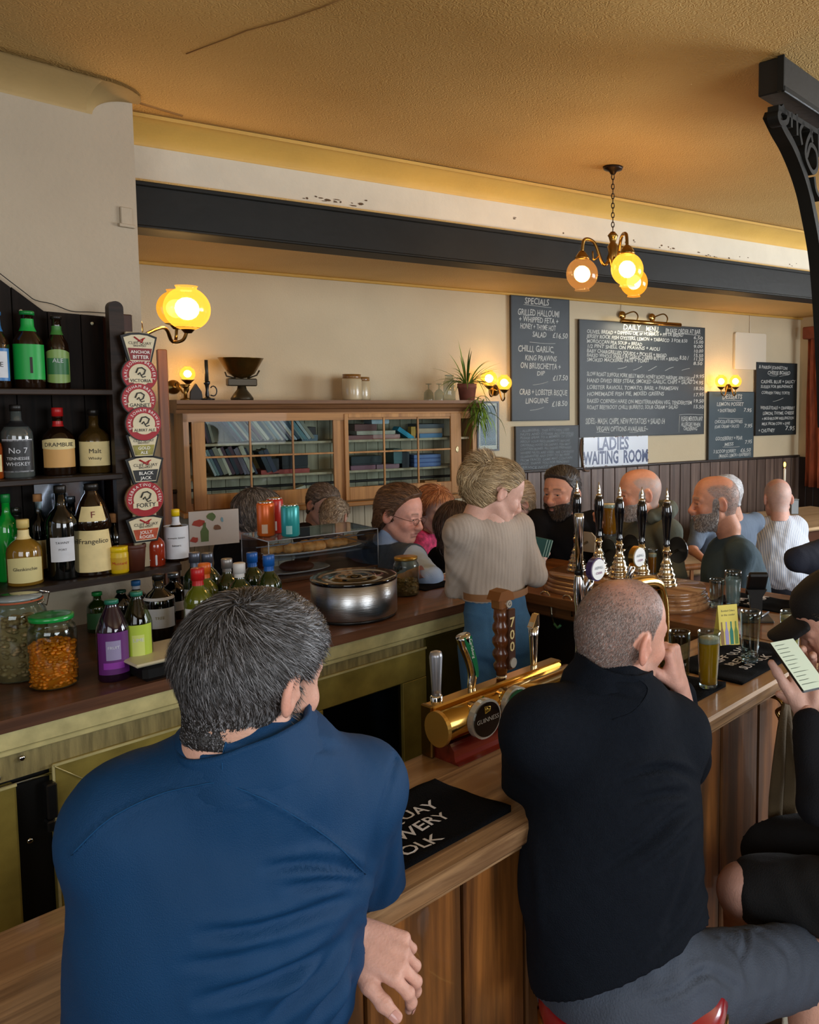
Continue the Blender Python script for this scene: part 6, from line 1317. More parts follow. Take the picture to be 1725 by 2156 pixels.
# ================================================================== PEOPLE: distance-field modelling, one continuous surface per body
class Field:
 def __init__(s,lo,hi,h):
  s.lo=np.array(lo,float);s.h=h;s.n=np.maximum(2,np.ceil((np.array(hi)-s.lo)/h).astype(int)+1)
  s.v=np.full(s.n,1.0,np.float32)
 def _sub(s,b0,b1):
  i0=np.clip(np.floor((np.array(b0)-s.lo)/s.h).astype(int),0,s.n-1);i1=np.clip(np.ceil((np.array(b1)-s.lo)/s.h).astype(int)+1,1,s.n)
  if np.any(i1<=i0):return None,None
  g=[s.lo[k]+s.h*np.arange(i0[k],i1[k])for k in range(3)]
  P=np.stack(np.meshgrid(*g,indexing='ij'),-1).astype(np.float32)
  return(slice(i0[0],i1[0]),slice(i0[1],i1[1]),slice(i0[2],i1[2])),P
 def _mix(s,sl,d,k,op):
  a=s.v[sl]
  if op=='add':h=np.clip(.5+.5*(a-d)/k,0,1);s.v[sl]=a*(1-h)+d*h-k*h*(1-h)
  else:h=np.clip(.5-.5*(a+d)/k,0,1);s.v[sl]=a*(1-h)-d*h+k*h*(1-h)
 def cone(s,a,b,ra,rb=None,k=.02,op='add',flat=None):
  a=np.array(a,float);b=np.array(b,float);rb=ra if rb is None else rb;r=max(ra,rb)+k+s.h*2
  sl,P=s._sub(np.minimum(a,b)-r,np.maximum(a,b)+r)
  if sl is None:return
  ba=b-a;L2=max(1e-9,float(ba@ba));pa=P-a;t=np.clip(pa@ba/L2,0,1)
  d=np.linalg.norm(pa-t[...,None]*ba,axis=-1)-(ra+(rb-ra)*t);s._mix(sl,d,k,op)
 def ell(s,c,r,R_=None,k=.02,op='add'):
  c=np.array(c,float);r=np.array(r,float);m=r.max()+k+s.h*2;sl,P=s._sub(c-m,c+m)
  if sl is None:return
  p=P-c
  if R_ is not None:p=p@np.array(R_) # columns of R_ = local axes
  k0=np.linalg.norm(p/r,axis=-1);k1=np.linalg.norm(p/(r*r),axis=-1)+1e-9;d=k0*(k0-1)/k1;s._mix(sl,d,k,op)
 def plane_cut(s,p,n,k=.004):
  """remove everything on the n side of the plane"""
  p=np.array(p,float);n=np.array(n,float);n /= np.linalg.norm(n);sl,P=s._sub(s.lo,s.lo+s.n*s.h);d=(P-p)@n
  s.v[sl]=np.maximum(s.v[sl],d)
 def mesh(s):
  v=s.v;S=v<0;n=s.n
  c=[S[i:n[0]-1+i,j:n[1]-1+j,k:n[2]-1+k]for i in(0,1)for j in(0,1)for k in(0,1)]
  cnt=sum(x.astype(np.int8)for x in c);act=(cnt>0)&(cnt<8);idx=np.argwhere(act)
  if len(idx)==0:return np.zeros((0,3)),np.zeros((0,4),int)
  num=-np.ones(act.shape,np.int64);num[act]=np.arange(len(idx))
  cv=np.stack([v[idx[:,0]+i,idx[:,1]+j,idx[:,2]+k]for i in(0,1)for j in(0,1)for k in(0,1)],1);co=np.array([(i,j,k)for i in(0,1)for j in(0,1)for k in(0,1)],float)
  acc=np.zeros((len(idx),3));w_=np.zeros(len(idx))
  for a in range(8):
   for b in range(a+1,8):
    if np.abs(co[a]-co[b]).sum()==1:
     va,vb=cv[:,a],cv[:,b];m=(va<0)!=(vb<0);t=np.where(m,va/np.where(m,va-vb,1),0)
     acc[m]+=co[a]+t[m,None]*(co[b]-co[a]);w_[m]+=1
  V=s.lo+s.h*(idx+acc/w_[:,None]);F_=[]
  for ax in range(3):
   o1,o2=[(1,2),(2,0),(0,1)][ax];sa=[slice(None)]*3;sb=[slice(None)]*3;sa[ax]=slice(0,n[ax]-1);sb[ax]=slice(1,n[ax])
   A,Bq=S[tuple(sa)],S[tuple(sb)];e=np.argwhere(A!=Bq)
   e=e[(e[:,o1]>0)&(e[:,o2]>0)&(e[:,o1]<n[o1]-1)&(e[:,o2]<n[o2]-1)]
   if len(e)==0:continue
   def q(d1,d2):f=e.copy();f[:,o1]-=d1;f[:,o2]-=d2;return num[f[:,0],f[:,1],f[:,2]]
   Q=np.stack([q(1,1),q(0,1),q(0,0),q(1,0)],1);ins=A[e[:,0],e[:,1],e[:,2]];Q[~ins]=Q[~ins][:,::-1];F_.append(Q)
  return V,np.concatenate(F_)
def np_mesh(name,V,F_,mats,parent=None,col=None,smooth=True,mi=None):
 me=bpy.data.meshes.new(name);F_=np.asarray(F_);k=F_.shape[1]
 me.vertices.add(len(V));me.vertices.foreach_set('co',np.asarray(V,np.float32).ravel());me.loops.add(len(F_)*k);me.loops.foreach_set('vertex_index',F_.astype(np.int32).ravel())
 me.polygons.add(len(F_));me.polygons.foreach_set('loop_start',np.arange(0,len(F_)*k,k,dtype=np.int32));me.polygons.foreach_set('loop_total',np.full(len(F_),k,np.int32));me.polygons.foreach_set('use_smooth',np.full(len(F_),smooth))
 for m in(mats if isinstance(mats,(list,tuple))else[mats]):me.materials.append(m)
 if mi is not None:me.polygons.foreach_set('material_index',np.asarray(mi,np.int32))
 if col is not None:
  a=me.color_attributes.new('col','FLOAT_COLOR','POINT');c=np.ones((len(V),4),np.float32);c[:,:3]=col;a.data.foreach_set('color',c.ravel())
 me.update(calc_edges=True);me.validate();return link(name,me,parent)
def vnormals(V,F_):
 N=np.zeros_like(V);a=V[F_[:,1]]-V[F_[:,0]];b=V[F_[:,2]]-V[F_[:,0]];n=np.cross(a,b)
 for k in range(F_.shape[1]):np.add.at(N,F_[:,k],n)
 return N/(np.linalg.norm(N,axis=1,keepdims=True)+1e-12)
def sstep(a,b,x):t=np.clip((x-a)/(b-a),0,1);return t*t*(3-2*t)
_rn=np.random.default_rng(5);_ph=_rn.uniform(0,6.28,(24,3));_dr=_rn.normal(size=(24,3))
def wob(P,f,n=8,seed=0):
 """cheap smooth noise from summed sines, about -1..1"""
 o=0
 for i in range(n):d=_dr[(i+seed)%24];o=o+np.sin(P@d*f*(1+.35*i)+_ph[(i+seed*3)%24,i%3])/(1+.3*i)
 return o/3
# ---- one head, reused with variations. local axes: x right, y forward, z up, origin between the ears
def head_field(h,fem=False):
 Fd=Field((-.115,-.125,-.135),(.115,.15,.15),h);j=.9 if fem else 1
 Fd.ell((0,-.014,.03),(.077,.098,.09));Fd.ell((0,.035,.04),(.066,.058,.07),k=.03);Fd.ell((0,.04,-.03),(.06*j,.052,.075),k=.03)
 Fd.ell((0,.034,-.075),(.052*j,.052,.04),k=.03);Fd.ell((0,.074,-.102),(.024,.02,.02),k=.02)
 for sg in(-1,1):
  Fd.cone((sg*.056*j,.0,-.05),(sg*.03,.062,-.1),.017,.015,k=.025)
  Fd.ell((sg*.04,.066,-.028),(.024,.02,.022),k=.02)
  Fd.cone((sg*.012,.09,.024),(sg*.045,.075,.022),.011,.010,k=.014)
  Fd.ell((sg*.032,.101,.001),(.018,.014,.013),k=.014,op='sub')
  Fd.ell((sg*.031,.080,.001),(.0155,.0145,.0135),k=.004)
  Fd.ell((sg*.032,.0975,.001),(.0125,.0115,.0052),k=.003,op='sub')
  Fd.cone((sg*.017,.094,.0095),(sg*.043,.086,.008),.0042,.0038,k=.006)
  Fd.cone((sg*.019,.092,-.010),(sg*.042,.085,-.008),.0036,.0032,k=.008)
  Fd.ell((sg*.0135,.104,-.036),(.0085,.011,.0085),k=.006)
  Fd.ell((sg*.007,.108,-.0435),(.0035,.005,.003),k=.003,op='sub')
  ca,sa=math.cos(.35),math.sin(.35);Re=[[ca,-sg*sa*.5,0],[sg*sa,ca,.2],[0,-.2,1]]
  Fd.ell((sg*.081,-.012,-.004),(.009,.0215,.033),np.array([[.93,-sg*.37,0],[sg*.37,.93,.12],[0,-.12,1]]),k=.006)
  Fd.ell((sg*.0905,-.008,-.002),(.007,.012,.021),k=.004,op='sub')
  Fd.ell((sg*.079,.004,-.008),(.006,.005,.008),k=.004)
 Fd.cone((0,.09,.014),(0,.113,-.028),.009,.0115,k=.012);Fd.ell((0,.1145,-.034),(.0125,.012,.0115),k=.008)
 Fd.cone((0,.1,-.052),(0,.098,-.05),.011,.011,k=.016)
 Fd.cone((-.02,.090,-.0625),(.02,.090,-.0625),.0065,k=.006);Fd.cone((-.016,.090,-.0745),(.016,.090,-.0745),.0072,k=.006)
 Fd.cone((0,.094,-.0625),(0,.094,-.0745),.0062,k=.008);Fd.cone((-.026,.098,-.0685),(.026,.098,-.0685),.0017,k=.0025,op='sub')
 Fd.cone((-.015,.092,-.088),(.015,.092,-.088),.004,k=.01,op='sub')
 Fd.cone((0,-.035,-.02),(0,-.042,-.16),.054,.052,k=.03)
 return Fd.mesh()
HEADS={}
def get_head(h,fem=False):
 if(h,fem)not in HEADS:HEADS[(h,fem)]=head_field(h,fem)
 V,F_=HEADS[(h,fem)];return V.copy(),F_.copy()
# scalp / beard masks in head space
def hairline(P,recede=0):
 y=P[:,1];x=np.abs(P[:,0]);z=P[:,2]
 zl=np.interp(y,[-.12,-.09,-.05,-.015,.005,.02,.04,.06,.08,.11],[-.078,-.08,-.078,-.03,-.004,.03,.045+recede,.075+recede,.085+recede,.1+recede])
 zl=zl+np.where((y>-.02)&(y<.03)&(x>.06),-.022*np.exp(-((y-.008)/.008)**2),0)
 ear=(x>.072)*sstep(1.25,.95,((y+.012)/.027)**2+((z+.004)/.037)**2)
 return sstep(-.004,.006,z-zl)*(1-ear)
def bald(P,back=-.05,wide=.062):
 x,y,z=P[:,0],P[:,1],P[:,2];t=np.clip((z-.045)/.03,0,1)
 return t*sstep(1.15,.85,(x/wide)**2+(np.minimum(0,y-back)/.03)**2)
def beard(P):
 x,y,z=np.abs(P[:,0]),P[:,1],P[:,2]
 lo=sstep(-.038,-.05,z-.35*np.clip(.05-y,0,1)*1.0)*sstep(.0,.012,y+.0)*sstep(-.135,-.12,z+.0*y)
 side=.8*sstep(.05,.064,x)*sstep(.0,.012,y)*sstep(.034,.014,y)*sstep(.035,-.01,z)
 lips=np.exp(-((x/.024)**4))*sstep(.012,.008,np.abs(z+.0685))*sstep(.07,.08,y)
 cheek=sstep(-.02,-.05,z+.55*np.clip(y-.05,0,1)*(x<.04)*0)
 return np.clip(np.maximum(lo*sstep(-.045,-.052,z-.3*(x-.03)),side)*(1-lips),0,1)
def skin_cols(P,base=(.56,.36,.29),red=.35,hairc=None,scalp=0,bd=0,bdc=None,baldf=None,recede=0):
 n=len(P);c=np.tile(np.array(base),(n,1));x,y,z=np.abs(P[:,0]),P[:,1],P[:,2]
 r=np.exp(-(((x-.042)/.02)**2+((z+.025)/.022)**2))*(y>.04)+np.exp(-((x/.014)**2+((z+.034)/.014)**2))*(y>.08)+.8*sstep(.078,.09,x)+.25*sstep(.05,.1,z)
 r=np.clip(r,0,1)*red;c=c*(1-r[:,None])+np.array([.56,.2,.14])*r[:,None]
 lips=np.exp(-((x/.022)**4))*sstep(.011,.007,np.abs(z+.0685))*(y>.08);c=c*(1-.55*lips[:,None])+np.array([.42,.14,.12])*.55*lips[:,None]
 br=np.exp(-((z-.0265-.004*np.sin(x*60))/.0045)**2)*sstep(.01,.016,x)*sstep(.052,.046,x)*(y>.06)
 hc=np.array(hairc if hairc is not None else(.05,.035,.025));c=c*(1-.75*br[:,None])+hc*.75*br[:,None]
 if scalp:
  m=hairline(P,recede)*scalp
  if baldf is not None:m=m*(1-baldf*bald(P))
  m=np.clip(m*(1+.25*wob(P,90)),0,1);c=c*(1-m[:,None])+hc*m[:,None]
 if bd:m=np.clip(beard(P)*bd*(1+.2*wob(P,120,seed=3)),0,1);bc=np.array(bdc if bdc is not None else hc);c=c*(1-m[:,None])+bc*m[:,None]
 return c*(1+.05*wob(P,40,seed=7))[:,None]
def strands(name,V,F_,N,weight,length,direc,n,width,colfn,mat,parent,seg=4,seed=1,lift=.001,curl=0,xf=None,grav=0.0,follow=None):
 """hair as thin ribbons rooted on a surface; weight/length/direc are functions of points"""
 rg=np.random.default_rng(seed);C0=V[F_].mean(1);w_=weight(C0);a=np.linalg.norm(np.cross(V[F_[:,1]]-V[F_[:,0]],V[F_[:,3]]-V[F_[:,0]]),axis=1);p=a*np.clip(w_,0,1)
 if p.sum()<=0:return None
 f=rg.choice(len(F_),n,p=p/p.sum());u,v=rg.random((2,n,1));q=V[F_[f]];nn=N[F_[f]]
 P=(q[:,0]*(1-u)+q[:,1]*u)*(1-v)+(q[:,3]*(1-u)+q[:,2]*u)*v;Nn=nn.mean(1);Nn /= np.linalg.norm(Nn,axis=1,keepdims=True)
 Ln=length(P)*rg.uniform(.7,1.15,n);D=direc(P,Nn)+rg.normal(size=(n,3))*.12;D /= np.linalg.norm(D,axis=1,keepdims=True)
 root=P;P=P+Nn*lift;pts=[P];d=D.copy()
 for k in range(seg):
  if follow is not None:
   q_=pts[-1]-np.array(follow[0]);q_=q_/np.array(follow[1])**2;q_ /= np.linalg.norm(q_,axis=1,keepdims=True);dn=(d*q_).sum(1,keepdims=True);d=d-q_*(dn-follow[2])
  d=d+rg.normal(size=(n,3))*curl+np.array([0,0,-grav]);d /= np.linalg.norm(d,axis=1,keepdims=True);pts.append(pts[-1]+d*(Ln/seg)[:,None])
 pts=np.stack(pts,1);side=np.cross(D,Nn);side /= np.linalg.norm(side,axis=1,keepdims=True)+1e-9;side=side+rg.normal(size=(n,3))*.35
 wv=width*np.array([1-.85*(k/seg)**2 for k in range(seg+1)]);L_=pts-side[:,None]*wv[None,:,None]/2;R_=pts+side[:,None]*wv[None,:,None]/2
 VV=np.stack([L_,R_],2).reshape(-1,3);base=np.arange(n)[:,None]*(seg+1)*2+np.arange(seg)[None]*2;FF=np.stack([base,base+1,base+3,base+2],-1).reshape(-1,4)
 cc=colfn(root,rg);cc=np.repeat(cc,(seg+1)*2,axis=0)
 if xf is not None:VV=xf(VV)
 o=np_mesh(name,VV,FF,mat,parent,cc);o['kind']='stuff';return o
mSkin=M('skin','#b07a60',.5,attr=True,var=.06,vs=60,bump=.25,bs=220,sub=.12,spec=.4)
mHair=M('hair_strands','#222222',.45,attr=True,var=.05,spec=.4)
mNail=M('fingernail','#c08f86',.25,coat=.3)
mEyeW=M('eye_white','#c9c4ba',.2,coat=.5);mIris=M('eye_iris','#3a3a32',.2,coat=.5);mPupil=M('eye_pupil','#070707',.1)
def frame_from(fwd,up=(0,0,1),roll=0):
 f=Vector(fwd).normalized();u=Vector(up);r=f.cross(u).normalized();u=r.cross(f);M3=np.array([list(r),list(f),list(u)]).T
 if roll:c,s_=math.cos(roll),math.sin(roll);M3=M3@np.array([[c,0,s_],[0,1,0],[-s_,0,c]])
 return M3 # columns: right, forward, up
def put(V,M3,o,sc=1.0):return(V*sc)@M3.T+np.array(o)
# ---- hand: local x along the fingers, z out of the back of the hand, y to the thumb side
def hand_mesh(h=.003,curl=(.4,.5,.6,.7),spread=.06,thumb=(.5,.3),sc=1.0,fist=False):
 Fd=Field((-.06,-.09,-.13),(.21,.12,.05),h);by=(.032,.0105,-.011,-.0315);ln=(.074,.082,.076,.06);bx=(.088,.092,.087,.079);rr=(.0092,.0095,.009,.0079);nails=[]
 Fd.cone((-.06,0,0),(0,0,0),.026,.023,k=.01)
 for i in range(4):
  Fd.cone((.004,by[i]*.62,-.001),(bx[i],by[i],-.001),.0135,.0112,k=.012)
  a=curl[i]*.9;yaw=spread*(1.5-i);p=np.array([bx[i],by[i],-.001]);segs=(.46,.30,.24)
  for j,f in enumerate(segs):
   a2=a;d=np.array([math.cos(a2)*math.cos(yaw),math.sin(yaw)*math.cos(a2),-math.sin(a2)]);q=p+d*ln[i]*f
   Fd.cone(p,q,rr[i]*(1.04-.08*j),rr[i]*(.97-.09*j),k=.0035)
   if j<2:Fd.ell(q,(rr[i]*1.0,)*3,k=.004)
   if j==2:nails.append((q-d*.004,d,np.array([math.sin(a2),0,math.cos(a2)]),rr[i]))
   p=q;a+=curl[i]*(1.15 if j==0 else .8)
 Fd.ell((.03,.022,-.012),(.034,.018,.017),np.array([[.9,-.43,0],[.43,.9,0],[0,0,1]]),k=.014);Fd.ell((.03,-.024,-.01),(.034,.013,.015),k=.014)
 p=np.array([.018,.026,-.010]);ta,tb=thumb[:2];ang=.85-ta*.35;dz=thumb[2]if len(thumb)>2 else-.3-ta*.35
 for j,(L_,r0,r1)in enumerate(((.046,.0145,.0122),(.034,.0118,.0108),(.028,.0108,.0088))):
  an=ang-tb*j*.55;d=np.array([math.cos(an),math.sin(an),dz-.12*j*tb]);d /= np.linalg.norm(d);q=p+d*L_;Fd.cone(p,q,r0,r1,k=.007)
  if j==2:s_=np.cross(d,np.array([0,0,1.]));nz=np.cross(s_,d);nz /= np.linalg.norm(nz);nn=nz*.75+np.cross(d,nz)*-.55;nn /= np.linalg.norm(nn);nails.append((q-d*.003,d,nn,.0105))
  p=q
 V,F_=Fd.mesh();return V*sc,F_,[(a*sc,b,c,r*sc)for a,b,c,r in nails]
def nails_mesh(nails,M3,o,parent,mir=1):
 for(c,d,n,r)in nails:
  m=MB();d=np.array(d);n=np.array(n);s_=np.cross(d,n);vs=[]
  for i in range(7):
   for jx in range(5):
    u_=(i/6-.5)*2;v_=(jx/4-.5)*2;k=math.sqrt(max(0,1-.35*v_**4));P=c+d*(u_*r*.72*k)+s_*(v_*r*.68)+n*(r*(.97-.26*v_*v_-(.05*u_*u_))+.0006);P[1]*=mir;vs.append(tuple(put(P[None],M3,o)[0]))
  fs=[(i*5+j,i*5+j+1,i*5+j+6,i*5+j+5)for i in range(6)for j in range(4)];m.add(vs,fs,True);m.build('fingernail',mNail,parent)
def eye(parent,c,gaze,r,M3=None):
 """eyeball with iris and pupil toward gaze"""
 g=Vector(gaze).normalized();q=g.to_track_quat('Z','Y');m=MB();prof=[(0,0)];n=14
 for k in range(11):a=PI*k/10;prof.append((r*math.sin(a),r*math.cos(a)))
 vs=[];fs=[];mi=[]
 angs=[0,.16,.45,.5,.9,1.3,1.8,2.4,PI]
 for a in angs:
  for i in range(n):b=2*PI*i/n;vs.append(Vector(c)+q@Vector((r*math.sin(a)*math.cos(b),r*math.sin(a)*math.sin(b),r*math.cos(a))))
 for j in range(len(angs)-1):
  for i in range(n):i2=(i+1)%n;fs.append((j*n+i,j*n+i2,(j+1)*n+i2,(j+1)*n+i));mi.append(2 if j==0 else(1 if j<3 else 0))
 m.add(vs,fs,True);m.mi=mi;return m.build('eye',[mEyeW,mIris,mPupil],parent)
def cloth(name,V,F_,mat,parent,disp=None,col=None):
 if disp is not None:V=V+vnormals(V,F_)*disp[:,None]
 return np_mesh(name,V,F_,mat,parent,col)
def pxy(V):x,y=proj(V);return np.stack([x,y],1)
def seg_dist(Q,pl):
 """distance (px) of points Q to polyline pl and parameter 0..1 along it"""
 best=np.full(len(Q),1e9);tt=np.zeros(len(Q));n=len(pl)-1
 for i in range(n):
  a=np.array(pl[i],float);b=np.array(pl[i+1],float);ba=b-a;t=np.clip(((Q-a)@ba)/(ba@ba),0,1);d=np.linalg.norm(Q-a-t[:,None]*ba,axis=1);m=d<best;best[m]=d[m];tt[m]=(i+t[m])/n
 return best,tt
def folds(V,N,lines,facing=True):
 """lines: (polyline px, depth m, width px, kind) -> displacement; crease valleys with a soft ridge beside them"""
 Q=pxy(V);D=np.zeros(len(V));fr=(N@np.array([0,-1,.1]))>-.1 if facing else np.ones(len(V),bool)
 for pl,dep,wd,kind in lines:
  lo=np.min(pl,0)-wd*4;hi=np.max(pl,0)+wd*4;m=fr&(Q[:,0]>lo[0])&(Q[:,0]<hi[0])&(Q[:,1]>lo[1])&(Q[:,1]<hi[1])
  if not m.any():continue
  pp=[tuple(p)for p in np.array([(p.x,p.z)for p in smooth_path([(a,0,b)for a,b in pl],4)])]if len(pl)>2 else pl
  d,t=seg_dist(Q[m],pp);fade=np.sin(np.clip(t,.02,.98)*PI)**.6 if kind!='seam' else 1.0
  if kind=='seam':D[m]+=dep*np.exp(-(d/wd)**2)
  elif kind=='ridge':D[m]+=fade*dep*np.exp(-(d/wd)**2)
  else:D[m]+=fade*dep*(-np.exp(-(d/wd)**2)+.55*np.exp(-((d-wd*1.9)/wd)**2))
 return D
def collar_ring(root,c,axis,r0,r1,hgt,mat,tilt=0,name='collar'):
 """stand-up collar: a tapered cloth band with a rolled top edge"""
 q=Vector(axis).to_track_quat('Z','Y').to_matrix().to_4x4();m=MB();m.T=Matrix.Translation(Vector(c)-root.location)@q;n=48;pr=[(r0,-hgt),(r0*.985,-hgt*.6),(r1*1.01,-hgt*.2),(r1*1.02,-.004),(r1,.002),(r1-.006,0),(r1-.009,-.006),(r1-.008,-hgt*.8)]
 vs=[];fs=[]
 for j,(rr,z)in enumerate(pr):
  for i in range(n):a=2*PI*i/n;w_=1+.018*math.sin(a*5+j*.5)+.012*math.sin(a*9+1);vs.append((rr*w_*math.cos(a),rr*w_*1.06*math.sin(a),z+.004*math.sin(a*3+2)))
 for j in range(len(pr)-1):
  for i in range(n):i2=(i+1)%n;fs.append((j*n+i,j*n+i2,(j+1)*n+i2,(j+1)*n+i))
 m.add(vs,fs,True);return m.build(name,mat,root)
def seams(root,V,F_,lines,mat,r=.0011,name='seam'):
 """stitched seams: thin cords lying on the cloth, found by looking along each given line of sight"""
 bv=BVHTree.FromPolygons([tuple(v)for v in V],[tuple(f)for f in F_])
 for pl in lines:
  pp=[(p.x,p.z)for p in smooth_path([(a,0,b)for a,b in pl],8)];pts=[]
  for px,py in pp:
   h=bv.ray_cast(CAM,ray(px,py).normalized())
   if h[0]is not None and(not pts or(h[0]-pts[-1]).length<.06):pts.append(h[0]+h[1]*.0004)
  if len(pts)>2:m=MB();m.tube([p-root.location for p in pts],r,5);m.build(name,mat,root)
def person(label,P0,group=None):return thing('person',label,'person',P0,0,group)
def skinM(ob_parent):return None
# body with torso, arms, neck; J: dict of joints (world). returns fields for skin and garment
def torso(Fd,J,g=1.0,infl=0.0,k=.045,sc=1.0,arms=True,dep=1.0,sleeve=(1,1),low=True):
 N_,SL,SR,P=[np.array(J[x],float)for x in('N','SL','SR','P')];x=SR-SL;hw=np.linalg.norm(x)/2;x /= 2*hw;z=N_-P;L_=np.linalg.norm(z);z /= L_;y=np.cross(z,x);y /= np.linalg.norm(y);x=np.cross(y,z);Rm=np.stack([x,y,z],1);mid=(SL+SR)/2
 c=mid*.75+(P+z*L_*.62)*.25
 Fd.ell(c-z*.09*sc+y*.012,(hw*.96+infl,.115*dep*sc+infl,.19*sc+infl),Rm,k=k);Fd.ell(mid-z*.035+0*y,(hw*1.0+infl,.085*dep*sc+infl,.07*sc+infl),Rm,k=k)
 if low:
  Fd.ell(P+z*L_*.42+y*.02*g,(.135*g*sc+infl,.105*g*dep*sc+infl,.17*sc+infl),Rm,k=k);Fd.ell(P+z*.04,(.155*g*sc+infl,.115*dep*sc*g+infl,.13*sc+infl),Rm,k=k)
 for S in(SL,SR):Fd.ell(S,((.058*sc+infl),)*3,k=.03);Fd.cone(N_+(S-N_)*.16-z*.05*sc,S+z*.005,.048*sc+infl*.6,.046*sc+infl,k=.04)
 if arms:
  for sd in 'LR':
   if 'E'+sd not in J:continue
   S=np.array(J['S'+sd]);E=np.array(J['E'+sd]);up=S+(E-S)*sleeve[0]
   Fd.cone(S,S+(E-S)*sleeve[0],.055*sc+infl,(.055-.015*sleeve[0])*sc+infl,k=.03)
   if sleeve[0]>=1 and 'W'+sd in J:
    Wd=np.array(J['W'+sd]);Fd.cone(E,E+(Wd-E)*sleeve[1],.041*sc+infl,(.041-.013*sleeve[1])*sc+infl,k=.015)
 return Rm
def bounds(J,keys,m=.2):A=np.array([J[k]for k in keys if k in J],float);return A.min(0)-m,A.max(0)+m
def A_(px,py,Y):return np.array(at(px,py,Y))
def concat(parts):
 Vs,Fs,Cs,o=[],[],[],0
 for V,F_,c in parts:Vs.append(V);Fs.append(F_+o);Cs.append(c if getattr(c,'ndim',1)==2 else np.tile(np.array(c,float),(len(V),1)));o+=len(V)
 return np.concatenate(Vs),np.concatenate(Fs),np.concatenate(Cs)
SK=(.52,.33,.26)
def add_hair(root,Vl,Fl,M3,o,sc,colfn,kind='short',n=4000,length=.03,width=.0012,thick=.006,mask=None,direc=None,seed=1,grav=.1,curl=.05,capcol=(.04,.03,.025),name='hair',seg=4,capn=60,fl=.12):
 """cap shell grown off the scalp plus strands combed in local head space"""
 N=vnormals(Vl,Fl);mask=mask or(lambda P:hairline(P));w_=mask(Vl);xf=lambda V:put(V,M3,o,sc)-np.array(root.location)
 hr=thing_part_empty=None
 if callable(thick)or thick>0:
  th=(thick(Vl)if callable(thick)else thick)*w_*(1+.22*wob(Vl,capn,seed=seed));Vc=Vl+N*(th[:,None]-.001*(w_[:,None]<.03));fm=(w_[Fl].max(1)>.02);used=np.unique(Fl[fm]);re=-np.ones(len(Vl),int);re[used]=np.arange(len(used))
  cc=np.tile(np.array(capcol,float),(len(used),1))*(1+.35*wob(Vc[used]*np.array([1,1,1.]),capn*2.5,seed=2))[:,None]
  cap=np_mesh(name,xf(Vc[used]),re[Fl[fm]],mHair,root,np.clip(cc,.002,1));Vs_,Ns_=Vc,N
 else:cap=None;Vs_,Ns_=Vl,N
 L_=length if callable(length)else(lambda P:np.full(len(P),length))
 D=direc or(lambda P,Nn:Nn*.12+np.array([0,-.8,.0])*sstep(-.02,.06,P[:,2])[:,None]+np.array([0,-.25,-.9])*sstep(.05,-.02,P[:,2])[:,None])
 st=strands('hair_strands' if name=='hair' else name+'_strands',Vs_,Fl,Ns_,lambda P:mask(P)**1.5,L_,D,n,width,colfn,mHair,root,seg=seg,seed=seed,curl=curl,xf=xf,grav=grav,follow=((0,-.012,.015),(.08,.1,.095),fl)if name=='hair' else None);return cap
def mixcol(a,b,p=.5,var=.3):
 def f(P,rg):t=(rg.random(len(P))<p)[:,None]*1.0;t=np.clip(t+rg.normal(size=(len(P),1))*.15,0,1);c=np.array(a)*(1-t)+np.array(b)*t;return np.clip(c*(1+rg.normal(size=(len(P),1))*var),.002,1)
 return f
